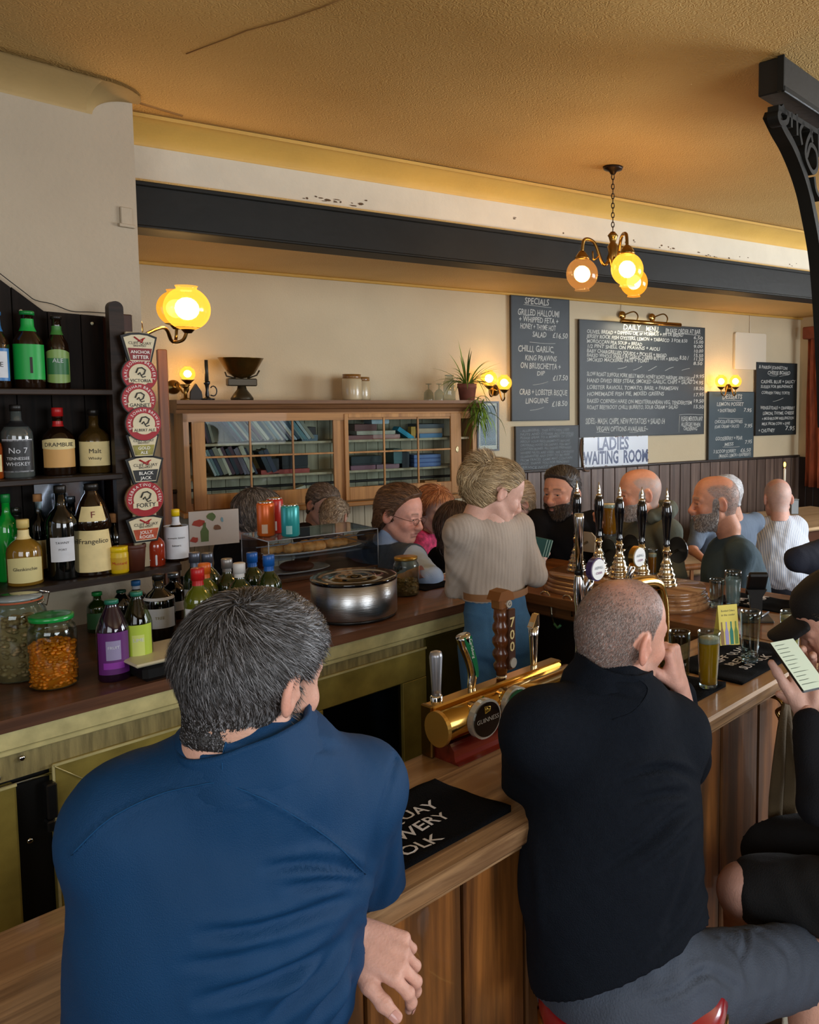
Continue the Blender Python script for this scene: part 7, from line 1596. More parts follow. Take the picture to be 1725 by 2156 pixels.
def mid(label,J,fwd,pitch=0,roll=0,sc=1.0,hh=.0035,hopt=None,top=None,topmat=None,g=1.0,dep=1.0,sleeve=(1,1),collar=0,eyes=True,legs=True,sk=SK,fem=False,hands=(),disp=None,group=None,headshape=None,lk=.045,th=.0075,lowcut=None,colorfn=None,jeans='#20242e',name=None):
 P0=Vector((J['P'][0],J['P'][1],0));root=person(label,P0);o0=np.array(P0)
 f=Vector(fwd).normalized();f.z=-math.sin(pitch);f=Vector((f.x*math.cos(pitch),f.y*math.cos(pitch),f.z));M3=frame_from(f,roll=roll);H0=np.array(J['H'])
 Vl,Fl=get_head(hh,fem)
 if headshape is not None:Vl=headshape(Vl)
 Vw=put(Vl,M3,H0,sc);parts=[(Vw-o0,Fl,skin_cols(Vl,sk,**(hopt or{})))]
 lo,hi=bounds(J,('N','SL','SR','P','EL','ER','WL','WR'),.2);Fd=Field(lo,hi,.0085);torso(Fd,J,g,-.010,sc=sc,dep=dep,sleeve=(1,1));neck0=H0-M3[:,2]*.05*sc-M3[:,1]*.03*sc
 Fd.cone(neck0,J['N'],.054*sc*(.76 if fem else 1),.06*sc*(.76 if fem else 1),k=.03);V,F_=Fd.mesh();parts.append((V-o0,F_,sk))
 nl=[]
 for hd in hands:
  V,F_,na=hand_mesh(.0035,hd.get('curl',(.5,.6,.7,.8)),sc=hd.get('sc',1)*sc,thumb=hd.get('thumb',(.5,.3)));mir=hd.get('mir',1)
  if mir<0:V=V*np.array([1,-1,1]);F_=F_[:,::-1]
  V=put(V,hd['M'],hd['o']);parts.append((V-o0,F_,hd.get('col',sk)))
 V,F_,c=concat(parts);body=np_mesh('body',V,F_,mSkin,root,c)
 if eyes:
  for sg in(-1,1):c=put(np.array([[sg*.031,.0785,.001]]),M3,H0,sc)[0]-o0;eye(root,tuple(c),M3[:,1]+M3[:,0]*0,.0138*sc)
# garment
 Fd=Field(lo-.03,hi+.03,th);torso(Fd,J,g,.004,k=lk,sc=sc,dep=dep,sleeve=sleeve)
 if collar:zN=(np.array(J['N'])-np.array(J['P']));zN /= np.linalg.norm(zN);Fd.cone(np.array(J['N'])-zN*.02,np.array(J['N'])+(neck0-np.array(J['N']))*collar,.07*sc,.064*sc,k=.02)
 if lowcut is not None:Fd.plane_cut(*lowcut)
 V,F_=Fd.mesh();N=vnormals(V,F_);d=.004*wob(V,16,seed=int(abs(H0[0])*10))+.0022*wob(V,45,seed=3)
 if disp is not None:d=d+disp(V,N)
 cloth(top or 'shirt',V-o0,F_,topmat,root,d)
 if legs:
  x=np.array(J['SR'],float)-np.array(J['SL'],float);x[2]=0;x /= np.linalg.norm(x);Fd=Field((J['P'][0]-.4,J['P'][1]-.4,-.01),(J['P'][0]+.4,J['P'][1]+.4,J['P'][2]+.12),.014);Pq=np.array(J['P'],float)
  Fd.ell(Pq-np.array([0,0,.02]),(.16,.14,.13),k=.03)
  for sg in(-1,1):h_=Pq+x*.09*sg;kn=np.array([h_[0],h_[1],h_[2]*.55]);ft=np.array([h_[0],h_[1],.07]);Fd.cone(h_,kn,.085,.065,k=.03);Fd.cone(kn,ft,.06,.05,k=.02);Fd.cone(ft-np.array([0,0,.02]),ft+M3[:,1]*np.array([1,1,0])*.12-np.array([0,0,.02]),.045,.04,k=.02)
  V,F_=Fd.mesh();np_mesh('trousers',V-o0,F_,M('cloth_'+jeans.strip('#'),jeans,.85,bump=.4,bs=300),root)
 return root,Vl,Fl,M3,H0
# ---------------------------------------------------------------- man in navy jacket (foreground left)
def foreground_blue():
 J=dict(N=A_(548,1590,1.10),SL=A_(288,1735,1.04),SR=A_(740,1672,1.21),EL=A_(330,1900,1.33),ER=A_(778,1882,1.36),WL=A_(738,1962,1.20),WR=A_(640,1800,1.62),P=A_(400,2560,1.12),H=A_(533,1432,1.10))
 P0=Vector((J['P'][0],J['P'][1],0));root=person('grey haired man in navy blue zip jacket seated at the bar, back to camera',P0);o0=np.array(P0)
 f=Vector((math.sin(R(22)),math.cos(R(22)),0));pt=R(12);f=Vector((f.x*math.cos(pt),f.y*math.cos(pt),-math.sin(pt)));M3=frame_from(f,roll=R(3));H0=J['H']
 Vl,Fl=get_head(.0026);hcol=(.045,.045,.048)
 parts=[(put(Vl,M3,H0,.93)-o0,Fl,skin_cols(Vl,(.55,.31,.23),hairc=hcol,scalp=.8,bd=.85,bdc=(.06,.05,.045)))]
 lo,hi=bounds(J,('N','SL','SR','P','EL','ER','WL','WR'),.22);Fd=Field(lo,hi,.012);torso(Fd,J,1.1,-.012);Fd.cone(H0-M3[:,2]*.05-M3[:,1]*.03,J['N'],.058,.066,k=.03);V,F_=Fd.mesh();parts.append((V-o0,F_,(.5,.28,.2)))
# left hand drooping over the bar edge
 xh=np.array([.88,.0,-.42]);xh /= np.linalg.norm(xh);zh=np.array([.42,-.38,.8]);zh-=xh*(zh@xh);zh /= np.linalg.norm(zh);yh=np.cross(zh,xh) # x,y,z right handed; thumb side is -y of this frame -> mirrored
 Mh=np.stack([xh,yh,zh],1);V,F_,na=hand_mesh(.0022,(.5,.62,.75,.85),spread=.05,thumb=(1.0,.2,-.12),sc=.95)
 if(Mh[:,1]@np.array([0,-1,-.3]))<0:mir=-1
 else:mir=1
 V=V*np.array([1,mir,1]);F_=F_[:,::-1]if mir<0 else F_;oh=J['WL']+np.array([.004,-.01,.0]);V=put(V,Mh,oh);hc=np.tile(np.array((.56,.31,.24)),(len(V),1));parts.append((V-o0,F_,hc*(1+.08*wob(V,90))[:,None]))
 V,F_,c=concat(parts);np_mesh('body',V,F_,mSkin,root,c);nails_mesh(na,Mh,oh-o0,root,mir)
# jacket
 Fd=Field(lo-.04,hi+.04,.0055);torso(Fd,J,1.15,.010,k=.06,sleeve=(1,.86),dep=1.15)
 x=J['SR']-J['SL'];x /= np.linalg.norm(x);z=J['N']-J['P'];z /= np.linalg.norm(z);y=np.cross(z,x)
 Rm=np.stack([x,y,z],1)
 Fd.ell(A_(480,1900,1.10),(.19,.14,.2),Rm,k=.07) # broad rounded back
 Fd.ell(A_(460,2120,1.10),(.175,.14,.22),Rm,k=.07)
 Fd.cone(J['SR']+np.array([.0,.0,.0]),J['ER'],.068,.052,k=.03);Fd.cone(J['SL'],J['EL'],.07,.055,k=.04)
# stand collar: a tapered ring
 c0_=H0-M3[:,2]*.05-M3[:,1]*.03;up=c0_-J['N'];ln_=np.linalg.norm(up);up /= ln_;cb_=J['N']-up*.02;ct=J['N']+up*max(.035,ln_-.045)
 ct=H0+np.array([-.006,-.022,-.052]);Fd.cone(J['N']-np.array([0,0,.03]),ct-np.array([0,0,.055]),.10,.084,k=.04);Fd.cone(J['N']-z*.025,J['SR'],.078,.06,k=.05);Fd.cone(J['N']-z*.03,J['SL'],.085,.07,k=.05)
 V,F_=Fd.mesh();N=vnormals(V,F_)
 L=[([(471,1645),(468,1600),(476,1560),(468,1530)],.0022,3,'seam'),([(150,1800),(230,1725),(330,1675),(420,1653),(470,1646)],.0026,4,'seam'),([(470,1646),(560,1685),(640,1730),(710,1780),(770,1840)],.0034,5,'seam'),
 ([(836,1590),(812,1680),(790,1770),(774,1850)],-.004,8,'seam'),
 ([(560,1828),(640,1818),(720,1830),(775,1850)],.008,11,'v'),([(600,1870),(690,1860),(765,1868)],.006,10,'v'),([(420,1965),(520,1958),(600,1940),(680,1912),(750,1880)],.009,13,'v'),([(640,1800),(720,1812),(770,1838)],.005,9,'v'),([(660,1848),(720,1852),(772,1862)],.006,7,'v'),
 ([(420,2105),(520,2080),(620,2040),(700,1990),(755,1930)],.011,14,'v'),([(560,2156),(640,2080),(700,2020),(757,1960)],.012,13,'v'),([(640,2170),(700,2090),(745,2010),(765,1960)],.010,10,'v'),([(380,2030),(480,2020),(580,1990)],.004,12,'v'),([(700,2170),(735,2090),(752,2010)],.008,8,'v'),
 ([(410,1560),(450,1580),(520,1588),(600,1572)],.004,9,'v'),([(560,1560),(640,1566),(720,1580)],.003,10,'v'),([(420,1690),(470,1676),(540,1684)],.003,9,'v'),([(790,1900),(815,1840),(825,1770)],.004,9,'v')]
 d=1.15*folds(V,N,L)+.0022*wob(V,14)+.001*wob(V,50,seed=4)
 mJ=M('jacket_navy','#073459',.62,bump=.35,bs=700,var=.06,vs=8,spec=.25)
 cloth('jacket',V-o0,F_,mJ,root,d);V2=V+N*d[:,None];collar_ring(root,tuple(ct),(-.12,-.12,.98),.096,.081,.062,mJ)
 seams(root,V2,F_,[L[0][0],L[1][0],L[2][0]],M('seam_navy','#123f66',.8,spec=.2))
# hair: thick grey, swirling from a crown whorl
 wh=np.array([.012,-.062,.098])
 def direc(P,Nn):
  r=P-wh;sw=np.cross(Nn,r);d=r/(np.linalg.norm(r,axis=1,keepdims=True)+.01)*.8+sw/(np.linalg.norm(sw,axis=1,keepdims=True)+.01)*.55;d=d+Nn*.12
  low=sstep(.02,-.05,P[:,2])[:,None];return d*(1-low*.7)+np.array([0,-.2,-.8])*low
 def thick(P):return .0035+.008*sstep(.0,.09,P[:,2])
 add_hair(root,Vl,Fl,M3,H0,.93,mixcol((.02,.017,.015),(.17,.17,.18),.40,.35),n=30000,length=lambda P:.014+.022*sstep(-.06,.06,P[:,2]),width=.0011,thick=thick,direc=direc,seed=4,grav=.03,curl=.07,capcol=(.022,.02,.019),seg=5,capn=70,fl=.1)
 bm=lambda P:beard(P)*.9
 add_hair(root,Vl,Fl,M3,H0,.93,mixcol((.02,.016,.013),(.14,.12,.11),.4,.3),n=2500,length=.016,width=.0009,thick=.0,mask=bm,direc=lambda P,Nn:Nn*.9+np.array([0,.2,-.6]),name='beard',seed=8,curl=.12)
 for sg in(-1,1):c=put(np.array([[sg*.031,.0785,.001]]),M3,H0,.93)[0]-o0;eye(root,tuple(c),M3[:,1],.0126)
 q=thing('bar_stool','dark bar stool under the man in the navy jacket','stool',(P0.x,P0.y,0),.3);m=MB();m.lathe([(0,.70),(.17,.70),(.185,.72),(.18,.755),(.1,.77),(0,.772)],28);m.build('seat',M('seat_tan','#7a4a26',.4),q)
 for k in range(4):a=PI/4+k*PI/2;m=MB();m.tube([(.1*math.cos(a),.1*math.sin(a),.71),(.2*math.cos(a),.2*math.sin(a),0)],.016,8);m.build('leg',M('stool_wood','#3a2212',.4),q)
 m=MB();m.tube([(.165*math.cos(a),.165*math.sin(a),.28)for a in np.linspace(0,2*PI,17)],.01,6);m.build('foot_ring',M('stool_wood','#3a2212',.4),q)
# trousers
 Pq=J['P'];Fd=Field(Pq-np.array([.35,.3,.9]),Pq+np.array([.45,.75,.2]),.012);Fd.ell(Pq+np.array([0,0,-.0]),(.18,.15,.12),k=.04)
 for sg in(-1,1):
  h_=Pq+x*.09*sg;kn=h_+np.array([.25*sg-.02,.12*sg-.02,-.06]);an=kn+np.array([.0,.02,-.42]);Fd.cone(h_,kn,.088,.07,k=.03);Fd.cone(kn,an,.065,.05,k=.02)
 V,F_=Fd.mesh();np_mesh('trousers',V-o0,F_,M('trouser_dark','#15171c',.85,bump=.4,bs=300),root)
foreground_blue()
# ---------------------------------------------------------------- man in black half-zip (foreground right)
def foreground_black():
 J=dict(N=A_(1300,1462,1.66),SL=A_(1145,1540,1.58),SR=A_(1412,1550,1.72),EL=A_(1112,1668,1.76),ER=A_(1440,1600,1.93),WL=A_(1200,1600,2.05),WR=A_(1430,1432,1.86),P=A_(1322,2060,1.60),H=A_(1307,1340,1.70))
 P0=Vector((J['P'][0],J['P'][1],0));root=person('cropped grey haired man in black pullover and grey shorts leaning on his fist',P0);o0=np.array(P0)
 f=Vector((math.sin(R(46)),math.cos(R(46)),0));pt=R(6);f=Vector((f.x*math.cos(pt),f.y*math.cos(pt),-math.sin(pt)));M3=frame_from(f,roll=R(4));H0=J['H']
 Vl,Fl=get_head(.0026)
 hc=np.array((.17,.13,.115));cs=skin_cols(Vl,(.58,.30,.22),hairc=hc,scalp=0,bd=.25,bdc=(.25,.2,.18),red=.5)
 m_=hairline(Vl,.01)*.72;thin_=np.exp(-(((Vl[:,0]+.0)/.042)**2+((Vl[:,1]+.035)/.03)**2))*(Vl[:,2]>.07);m_=np.clip(m_*(1-.85*thin_)*(1+.2*wob(Vl,70)),0,1)[:,None];cs=cs*(1-m_)+hc*m_
 parts=[(put(Vl,M3,H0)-o0,Fl,cs)]
 lo,hi=bounds(J,('N','SL','SR','P','EL','ER','WL','WR'),.2);Fd=Field(lo,hi,.012);torso(Fd,J,1.0,-.012);Fd.cone(H0-M3[:,2]*.05-M3[:,1]*.03,J['N'],.058,.066,k=.03)
 knR,anR=A_(1700,2030,1.90),A_(1745,2480,1.86);knL=A_(1420,2125,1.75);anL=knL+np.array([.05,.02,-.45]);hR=J['P']+np.array([.10,.02,-.03]);hL=J['P']+np.array([-.10,.05,-.03])
 V,F_=Fd.mesh();parts.append((V-o0,F_,(.55,.3,.22)))
 Fd=Field(np.minimum(knR,anR)-.15,np.maximum(hR,knR)+.15,.009);Fd.cone(hR,knR,.08,.062,k=.02);Fd.ell(knR,(.064,.064,.066),k=.02);cf=knR*.6+anR*.4;Fd.cone(knR,cf,.058,.06,k=.02);Fd.cone(cf,anR,.058,.036,k=.02);V,F_=Fd.mesh();parts.append((V-o0,F_,(.52,.29,.215)))
 Fd=Field(np.minimum(anL,hL)-.15,np.maximum(hL,knL)+.15,.012);Fd.cone(hL,knL,.08,.062,k=.02);Fd.cone(knL,anL,.058,.036,k=.02);V,F_=Fd.mesh();parts.append((V-o0,F_,(.52,.29,.215)))
# right fist against the cheek
 xh=np.array([-.2,-.08,.97]);xh /= np.linalg.norm(xh);zh=np.array([.85,-.35,.2]);zh-=xh*(zh@xh);zh /= np.linalg.norm(zh);yh=np.cross(zh,xh);Mh=np.stack([xh,yh,zh],1)
 V,F_,na=hand_mesh(.0025,(1.25,1.3,1.35,1.4),spread=.02,thumb=(.6,.5),sc=.92);oh=J['WR']+np.array([-.002,-.02,.0]);V=put(V,Mh,oh);parts.append((V-o0,F_,(.6,.33,.26)))
 V,F_,c=concat(parts);np_mesh('body',V,F_,mSkin,root,c)
 x=J['SR']-J['SL'];x /= np.linalg.norm(x);z=J['N']-J['P'];z /= np.linalg.norm(z);y=np.cross(z,x);Rm=np.stack([x,y,z],1)
 Fd=Field(lo-.04,hi+.04,.0065);torso(Fd,J,1.12,.008,k=.05,sleeve=(1,.8),dep=1.15)
 Fd.ell(A_(1285,1780,1.62),(.185,.14,.22),Rm,k=.07);Fd.ell(A_(1305,1960,1.62),(.178,.145,.18),Rm,k=.06);Fd.cone(J['SR'],J['ER'],.064,.055,k=.05);Fd.cone(J['SL'],J['EL'],.064,.05,k=.05);Fd.cone(J['N']-z*.03,J['SL']-z*.0,.07,.06,k=.06);Fd.cone(J['N']-z*.03,J['SR'],.07,.06,k=.06)
 c0_=H0-M3[:,2]*.05-M3[:,1]*.03;up=c0_-J['N'];ln_=np.linalg.norm(up);up /= ln_;ct=H0+np.array([-.012,-.03,-.045]);Fd.cone(J['N']-np.array([0,0,.03]),ct-np.array([.015,0,.06]),.095,.08,k=.04)
 hem=A_(1180,2092,1.5);hem2=A_(1500,1985,1.5);hn=np.cross(hem2-hem,np.array([0,1,-.25]));hn=hn if hn[2]<0 else-hn;Fd.plane_cut(hem,hn)
 V,F_=Fd.mesh();N=vnormals(V,F_)
 L=[([(1310,1640),(1380,1618),(1430,1622),(1462,1642)],.007,8,'v'),([(1330,1690),(1400,1670),(1455,1672)],.006,9,'v'),([(1270,1830),(1350,1780),(1420,1720),(1460,1690)],.007,11,'v'),([(1360,1830),(1420,1780),(1462,1730)],.006,9,'v'),([(1400,1960),(1440,1880),(1468,1790)],.007,10,'v'),([(1380,2010),(1440,1940),(1485,1850)],.006,10,'v'),([(1230,1450),(1290,1452),(1340,1470)],.003,7,'v'),([(1100,1730),(1110,1850),(1120,2000)],.003,12,'v'),([(1440,2030),(1470,1960),(1498,1890)],.004,8,'v'),([(1335,1422),(1362,1452),(1350,1480),(1330,1495)],.002,3,'seam')]
 d=1.5*folds(V,N,L)+.0025*wob(V,13,seed=5)+.001*wob(V,50,seed=2)
 mPu=M('pullover_black','#10151d',.85,bump=.6,bs=500,var=.1,vs=120,spec=.12);cloth('pullover',V-o0,F_,mPu,root,d);collar_ring(root,tuple(ct),(.26,.05,.96),.092,.077,.07,mPu);seams(root,V+N*d[:,None],F_,[[(1330,1422),(1362,1445),(1358,1470),(1330,1500),(1290,1515)]],mPu)
# shorts
 Fd=Field(J['P']-np.array([.35,.3,.35]),J['P']+np.array([.75,.75,.2]),.0075);Fd.ell(J['P']+np.array([0,0,-.01]),(.172,.155,.15),k=.04);e=hR+(knR-hR)*.93;Fd.cone(hR,e,.098,.092,k=.04);Fd.cone(hL,hL+(knL-hL)*.9,.095,.085,k=.04)
 dd=(knR-hR)/np.linalg.norm(knR-hR);Fd.plane_cut(hR+(knR-hR)*.90,dd);Fd.ell(hR+(knR-hR)*.93,(.05,.05,.05),k=.003,op='sub')
 V,F_=Fd.mesh();N=vnormals(V,F_)
 L=[([(1500,1900),(1560,1930),(1620,1975)],.008,9,'v'),([(1510,1960),(1560,2010),(1580,2080)],.007,9,'v'),([(1560,1935),(1570,1980),(1560,2030)],.006,6,'v'),([(1440,2060),(1500,2050),(1560,2090)],.008,10,'v'),([(1620,1970),(1660,2010),(1670,2060)],.006,8,'v'),([(1350,2110),(1430,2085),(1500,2030)],.007,9,'v'),([(1570,2110),(1630,2085),(1690,2050)],.003,4,'seam'),([(1515,1985),(1530,1925),(1562,1930)],.004,4,'seam')]
 cloth('shorts',V-o0,F_,M('shorts_grey','#3b4350',.8,bump=.5,bs=250,var=.1,vs=20),root,folds(V,N,L)+.004*wob(V,22,seed=6))
 P_=A_(1236,2098,1.47)-o0
# stubble-short hair
 hm=lambda P:hairline(P,.01)*(1-.75*np.exp(-((P[:,0]/.042)**2+((P[:,1]+.035)/.03)**2))*(P[:,2]>.07))*(.35+.65*sstep(.1,.03,P[:,2]+P[:,1]*.3))
 add_hair(root,Vl,Fl,M3,H0,1.0,mixcol((.10,.075,.065),(.32,.28,.26),.4,.25),n=16000,length=.0045,width=.0006,thick=.0,mask=hm,direc=lambda P,Nn:Nn*.8+np.array([0,-.3,-.35]),seed=12,curl=.05,seg=2)
 for sg in(-1,1):c=put(np.array([[sg*.031,.0785,.001]]),M3,H0)[0]-o0;eye(root,tuple(c),M3[:,1],.0138)
 c0=onz(1335,2128,.735);q=thing('bar_stool','bar stool with padded red vinyl seat under the man in black','stool',(J['P'][0]+.01,J['P'][1]-.0,0),.2)
 m=MB();m.lathe([(0,.66),(.17,.66),(.187,.675),(.192,.70),(.18,.722),(.1,.733),(0,.735)],32);m.build('seat',M('vinyl_red','#8a141c',.22,coat=.6),q);m=MB();m.lathe([(.188,.655),(.194,.66),(.194,.672),(.188,.676)],32,cap=False);m.build('seat_trim',mBrass,q)
 for k in range(4):a=PI/4+k*PI/2;m=MB();m.tube([(.1*math.cos(a),.1*math.sin(a),.66),(.2*math.cos(a),.2*math.sin(a),0)],.014,8);m.build('leg',M('stool_wood','#3a2212',.4),q)
foreground_black()
# ---------------------------------------------------------------- mid-ground people
mBlkT=M('tee_black','#101013',.85,bump=.4,bs=400,spec=.15)
def whiskers(r,n,col,**k):add_hair(r[0],r[1],r[2],r[3],r[4],k.pop('sc',1.0),col,n=n,length=k.pop('length',.014),width=k.pop('width',.0012),thick=k.pop('thick',.003),mask=k.pop('mask',beard),direc=lambda P,Nn:Nn*.6+np.array([0,.2,-.8]),name='beard',seed=21,curl=.08,**k)
# bearded man in black tee, facing the camera's left
J=dict(H=A_(1184,1038,4.40),N=A_(1196,1092,4.42),SR=A_(1134,1102,4.33),SL=A_(1247,1104,4.45),ER=A_(1127,1178,4.20),WR=A_(1150,1215,4.0),EL=A_(1262,1190,4.35),WL=A_(1232,1225,4.05),P=A_(1195,1300,4.55))
r=mid('dark bearded man in black t-shirt standing behind the return counter',J,(-.50,-.86,0),.02,0,1.08,hopt=dict(hairc=(.035,.025,.02),scalp=.9,bd=1,bdc=(.05,.035,.028),red=.5),top='t_shirt',topmat=mBlkT,sleeve=(.62,0),sk=(.56,.28,.19))
whiskers(r,4200,mixcol((.03,.02,.015),(.13,.09,.07),.35,.3),sc=1.08,capcol=(.045,.03,.024),length=.012,thick=.003)
add_hair(*r,1.08,mixcol((.025,.018,.014),(.09,.075,.06),.3,.3),n=5500,length=lambda P:.012+.022*sstep(.05,.1,P[:,2]),width=.0014,thick=lambda P:.003+.012*sstep(.05,.1,P[:,2]),direc=lambda P,Nn:Nn*.5+np.array([.3,-.2,.3])*sstep(.04,.09,P[:,2])[:,None]+np.array([0,-.3,-.6])*sstep(.04,0,P[:,2])[:,None],capcol=(.03,.022,.018),seed=5)
# bald man in olive hoodie drinking
J=dict(H=A_(1347,1040,4.25),N=A_(1374,1088,4.3),SR=A_(1318,1128,4.42),SL=A_(1408,1122,4.12),ER=A_(1292,1190,4.25),WR=A_(1286,1112,4.08),EL=A_(1425,1212,4.02),WL=A_(1380,1225,3.9),P=A_(1385,1320,4.35))
gxh=np.array([-.1,-.15,1.]);gxh /= np.linalg.norm(gxh)
def hframe(x,z):x=np.array(x,float);x /= np.linalg.norm(x);z=np.array(z,float);z-=x*(z@x);z /= np.linalg.norm(z);return np.stack([x,np.cross(z,x),z],1)
mHood=M('hoodie_olive','#5a5f54',.9,bump=.5,bs=350,var=.1,vs=20)
r=mid('balding man in olive grey hoodie lifting a pint of amber ale',J,(-.93,-.30,0),.06,0,1.06,hopt=dict(hairc=(.3,.28,.27),scalp=.6,baldf=1,bd=.75,bdc=(.34,.30,.28),red=.55),top='hoodie',topmat=mHood,g=1.05,sleeve=(1,.85),sk=(.6,.29,.18),collar=.3,hands=[dict(M=hframe((-.6,-.6,.35),(-.4,.2,-1)),o=tuple(J['WR']),curl=(.85,.85,.85,.85),sc=.95)])
whiskers(r,2500,mixcol((.2,.17,.15),(.5,.47,.45),.6,.2),sc=1.06,capcol=(.33,.29,.27),thick=.002,length=.008)
Fd=Field(J['N']-.2,J['N']+.2,.007) # hood lying behind the neck
for i in range(9):a=-1.9+i*.48;c=J['N']+np.array([.0,0,.02])+r[3][:,0]*.095*math.sin(a)-r[3][:,1]*.095*math.cos(a)*1.05+np.array([0,0,.018*math.cos(a)]);Fd.ell(c,(.035,.035,.042),k=.03)
V,F_=Fd.mesh();cloth('hood',V-np.array(r[0].location),F_,mHood,r[0],.004*wob(V,40))
# profile man in teal-grey tee
J=dict(H=A_(1506,1058,3.98),N=A_(1533,1112,3.98),SR=A_(1520,1160,4.18),SL=A_(1560,1168,3.84),EL=A_(1552,1252,3.80),WL=A_(1500,1262,3.65),ER=A_(1508,1240,4.1),WR=A_(1470,1250,3.95),P=A_(1580,1345,3.98))
r=mid('balding man with grey beard in dark teal t-shirt, seated in profile at the bar',J,(-.985,-.12,0),.04,0,1.06,hopt=dict(hairc=(.24,.21,.2),scalp=.65,baldf=1,bd=.7,bdc=(.3,.28,.28),red=.6),top='t_shirt',topmat=M('tee_teal','#3a4f5b',.85,bump=.5,bs=380,var=.08,vs=15),g=1.12,sleeve=(.72,0),sk=(.58,.28,.18),dep=1.25)
whiskers(r,3000,mixcol((.12,.1,.09),(.5,.48,.47),.5,.25),sc=1.06,capcol=(.26,.23,.22),thick=.003,length=.01)
bk_=lambda P:hairline(P)*(1-bald(P))
add_hair(*r,1.06,mixcol((.16,.13,.12),(.4,.37,.35),.4,.2),n=3000,length=.006,width=.0009,thick=.0,mask=bk_,seed=6,seg=2)
# grey haired man behind the teal tee
J=dict(H=A_(1529,1042,5.3),N=A_(1545,1088,5.35),SL=A_(1478,1104,5.2),SR=A_(1590,1100,5.5),EL=A_(1459,1158,5.1),WL=A_(1490,1185,4.9),P=A_(1535,1240,5.4))
r=mid('white haired man in blue grey shirt sitting behind the teal tee',J,(-.8,-.5,0),.1,0,1.0,hh=.005,hopt=dict(hairc=(.5,.5,.52),scalp=.9),top='shirt',topmat=M('shirt_bluegrey','#5c6a7c',.85,bump=.4,bs=200),sleeve=(.75,0),sk=(.5,.26,.18))
add_hair(*r,1.0,mixcol((.45,.45,.47),(.7,.7,.72),.5,.1),n=2500,length=.02,width=.002,thick=.01,capcol=(.5,.5,.52),seed=7)
# man in striped shirt, far right, from behind
J=dict(H=A_(1638,1050,6.0),N=A_(1642,1082,6.0),SL=A_(1612,1112,6.0),SR=A_(1678,1110,6.0),EL=A_(1603,1175,5.9),WL=A_(1625,1160,6.2),ER=A_(1692,1165,5.95),WR=A_(1680,1150,6.2),P=A_(1645,1215,5.85))
mStr=M('shirt_striped','#b9c4d4',.8)
nt=mStr.node_tree;tc=_n(nt,'ShaderNodeTexCoord');wv=_n(nt,'ShaderNodeTexWave');wv.inputs['Scale'].default_value=22;wv.inputs['Distortion'].default_value=.6;cr=_n(nt,'ShaderNodeValToRGB');cr.color_ramp.elements[0].color=(*C('#8d9fbe'),1);cr.color_ramp.elements[1].color=(*C('#d2d8e0'),1);cr.color_ramp.elements[1].position=.45
nt.links.new(tc.outputs['Object'],wv.inputs[0]);nt.links.new(wv.outputs[0],cr.inputs[0]);nt.links.new(cr.outputs[0],nt.nodes['Principled BSDF'].inputs['Base Color'])
r=mid('bald man in pale blue striped shirt seen from behind in the far lounge',J,(-.05,1,0),.12,0,1.2,hh=.005,hopt=dict(hairc=(.42,.36,.34),scalp=.5,baldf=1,red=.5),top='shirt',topmat=mStr,g=1.25,dep=1.3,sleeve=(1,.9),sk=(.6,.34,.27),eyes=False,disp=lambda V,N:.006*wob(V,18,seed=9))
# man in waistcoat with glasses
J=dict(H=A_(842,1083,4.12),N=A_(822,1132,4.15),SR=A_(868,1180,3.98),SL=A_(762,1168,4.30),ER=A_(910,1216,3.72),WR=A_(862,1212,3.66),EL=A_(810,1232,4.0),WL=A_(905,1207,3.78),P=A_(760,1300,4.35))
def hscale(V):return V*np.array([1,.97,1])
r=mid('brown haired man with thin glasses in grey waistcoat over pale blue shirt',J,(.94,-.32,0),.22,0,1.1,hopt=dict(hairc=(.12,.06,.03),scalp=.9,recede=.02,red=.7),top='shirt',topmat=M('shirt_pale_blue','#9db4d6',.8,bump=.4,bs=250),g=1.1,sleeve=(1,.35),sk=(.62,.32,.25),collar=.35,
hands=[dict(M=hframe((-.75,.1,-.25),(0,-.2,1)),o=tuple(J['WR']),curl=(.3,.35,.4,.4),mir=1),dict(M=hframe((.6,-.45,-.25),(0,-.1,1)),o=tuple(J['WL']),curl=(.5,.5,.5,.6),mir=-1)])
wroot=r[0]
Jv={k:v for k,v in J.items()if k not in('EL','ER','WL','WR')};lo,hi=bounds(J,('N','SL','SR','P'),.22);Fd=Field(lo,hi,.0075);torso(Fd,Jv,1.1,.013,k=.045,sc=1.1,arms=False)
# armholes and V neck
for S in('SL','SR'):Fd.ell(J[S]+(J[S]-(J['SL']+J['SR'])/2)*.35,(.085,.085,.11),k=.01,op='sub')
fw=r[3][:,1]*np.array([1,1,0]);xs=J['SR']-J['SL'];xs /= np.linalg.norm(xs);zz=J['N']-J['P'];zz /= np.linalg.norm(zz);yf=np.cross(zz,xs);cN=J['N']+yf*.1
Fd.cone(J['N']+zz*.05,J['N']+yf*.14-zz*.17,.085,.015,k=.01,op='sub')
V,F_=Fd.mesh();cloth('waistcoat',V-np.array(wroot.location),F_,M('waistcoat_grey','#3c4a5a',.9,bump=.7,bs=300,var=.12,vs=60),wroot,.002*wob(V,30))
add_hair(*r,1.1,mixcol((.06,.028,.014),(.2,.11,.06),.4,.3),n=9000,length=lambda P:.035+.02*sstep(.0,-.05,P[:,2]),width=.0016,thick=lambda P:.012+.014*sstep(.02,-.04,P[:,2])*(P[:,1]<.0)+.008*sstep(.05,.1,P[:,2]),mask=lambda P:hairline(P,.02),direc=lambda P,Nn:Nn*.06+np.array([0,-.9,.1])*sstep(-.02,.06,P[:,2])[:,None]+np.array([0,-.5,-.8])*sstep(.05,-.02,P[:,2])[:,None],capcol=(.085,.042,.022),seed=9,grav=.12)
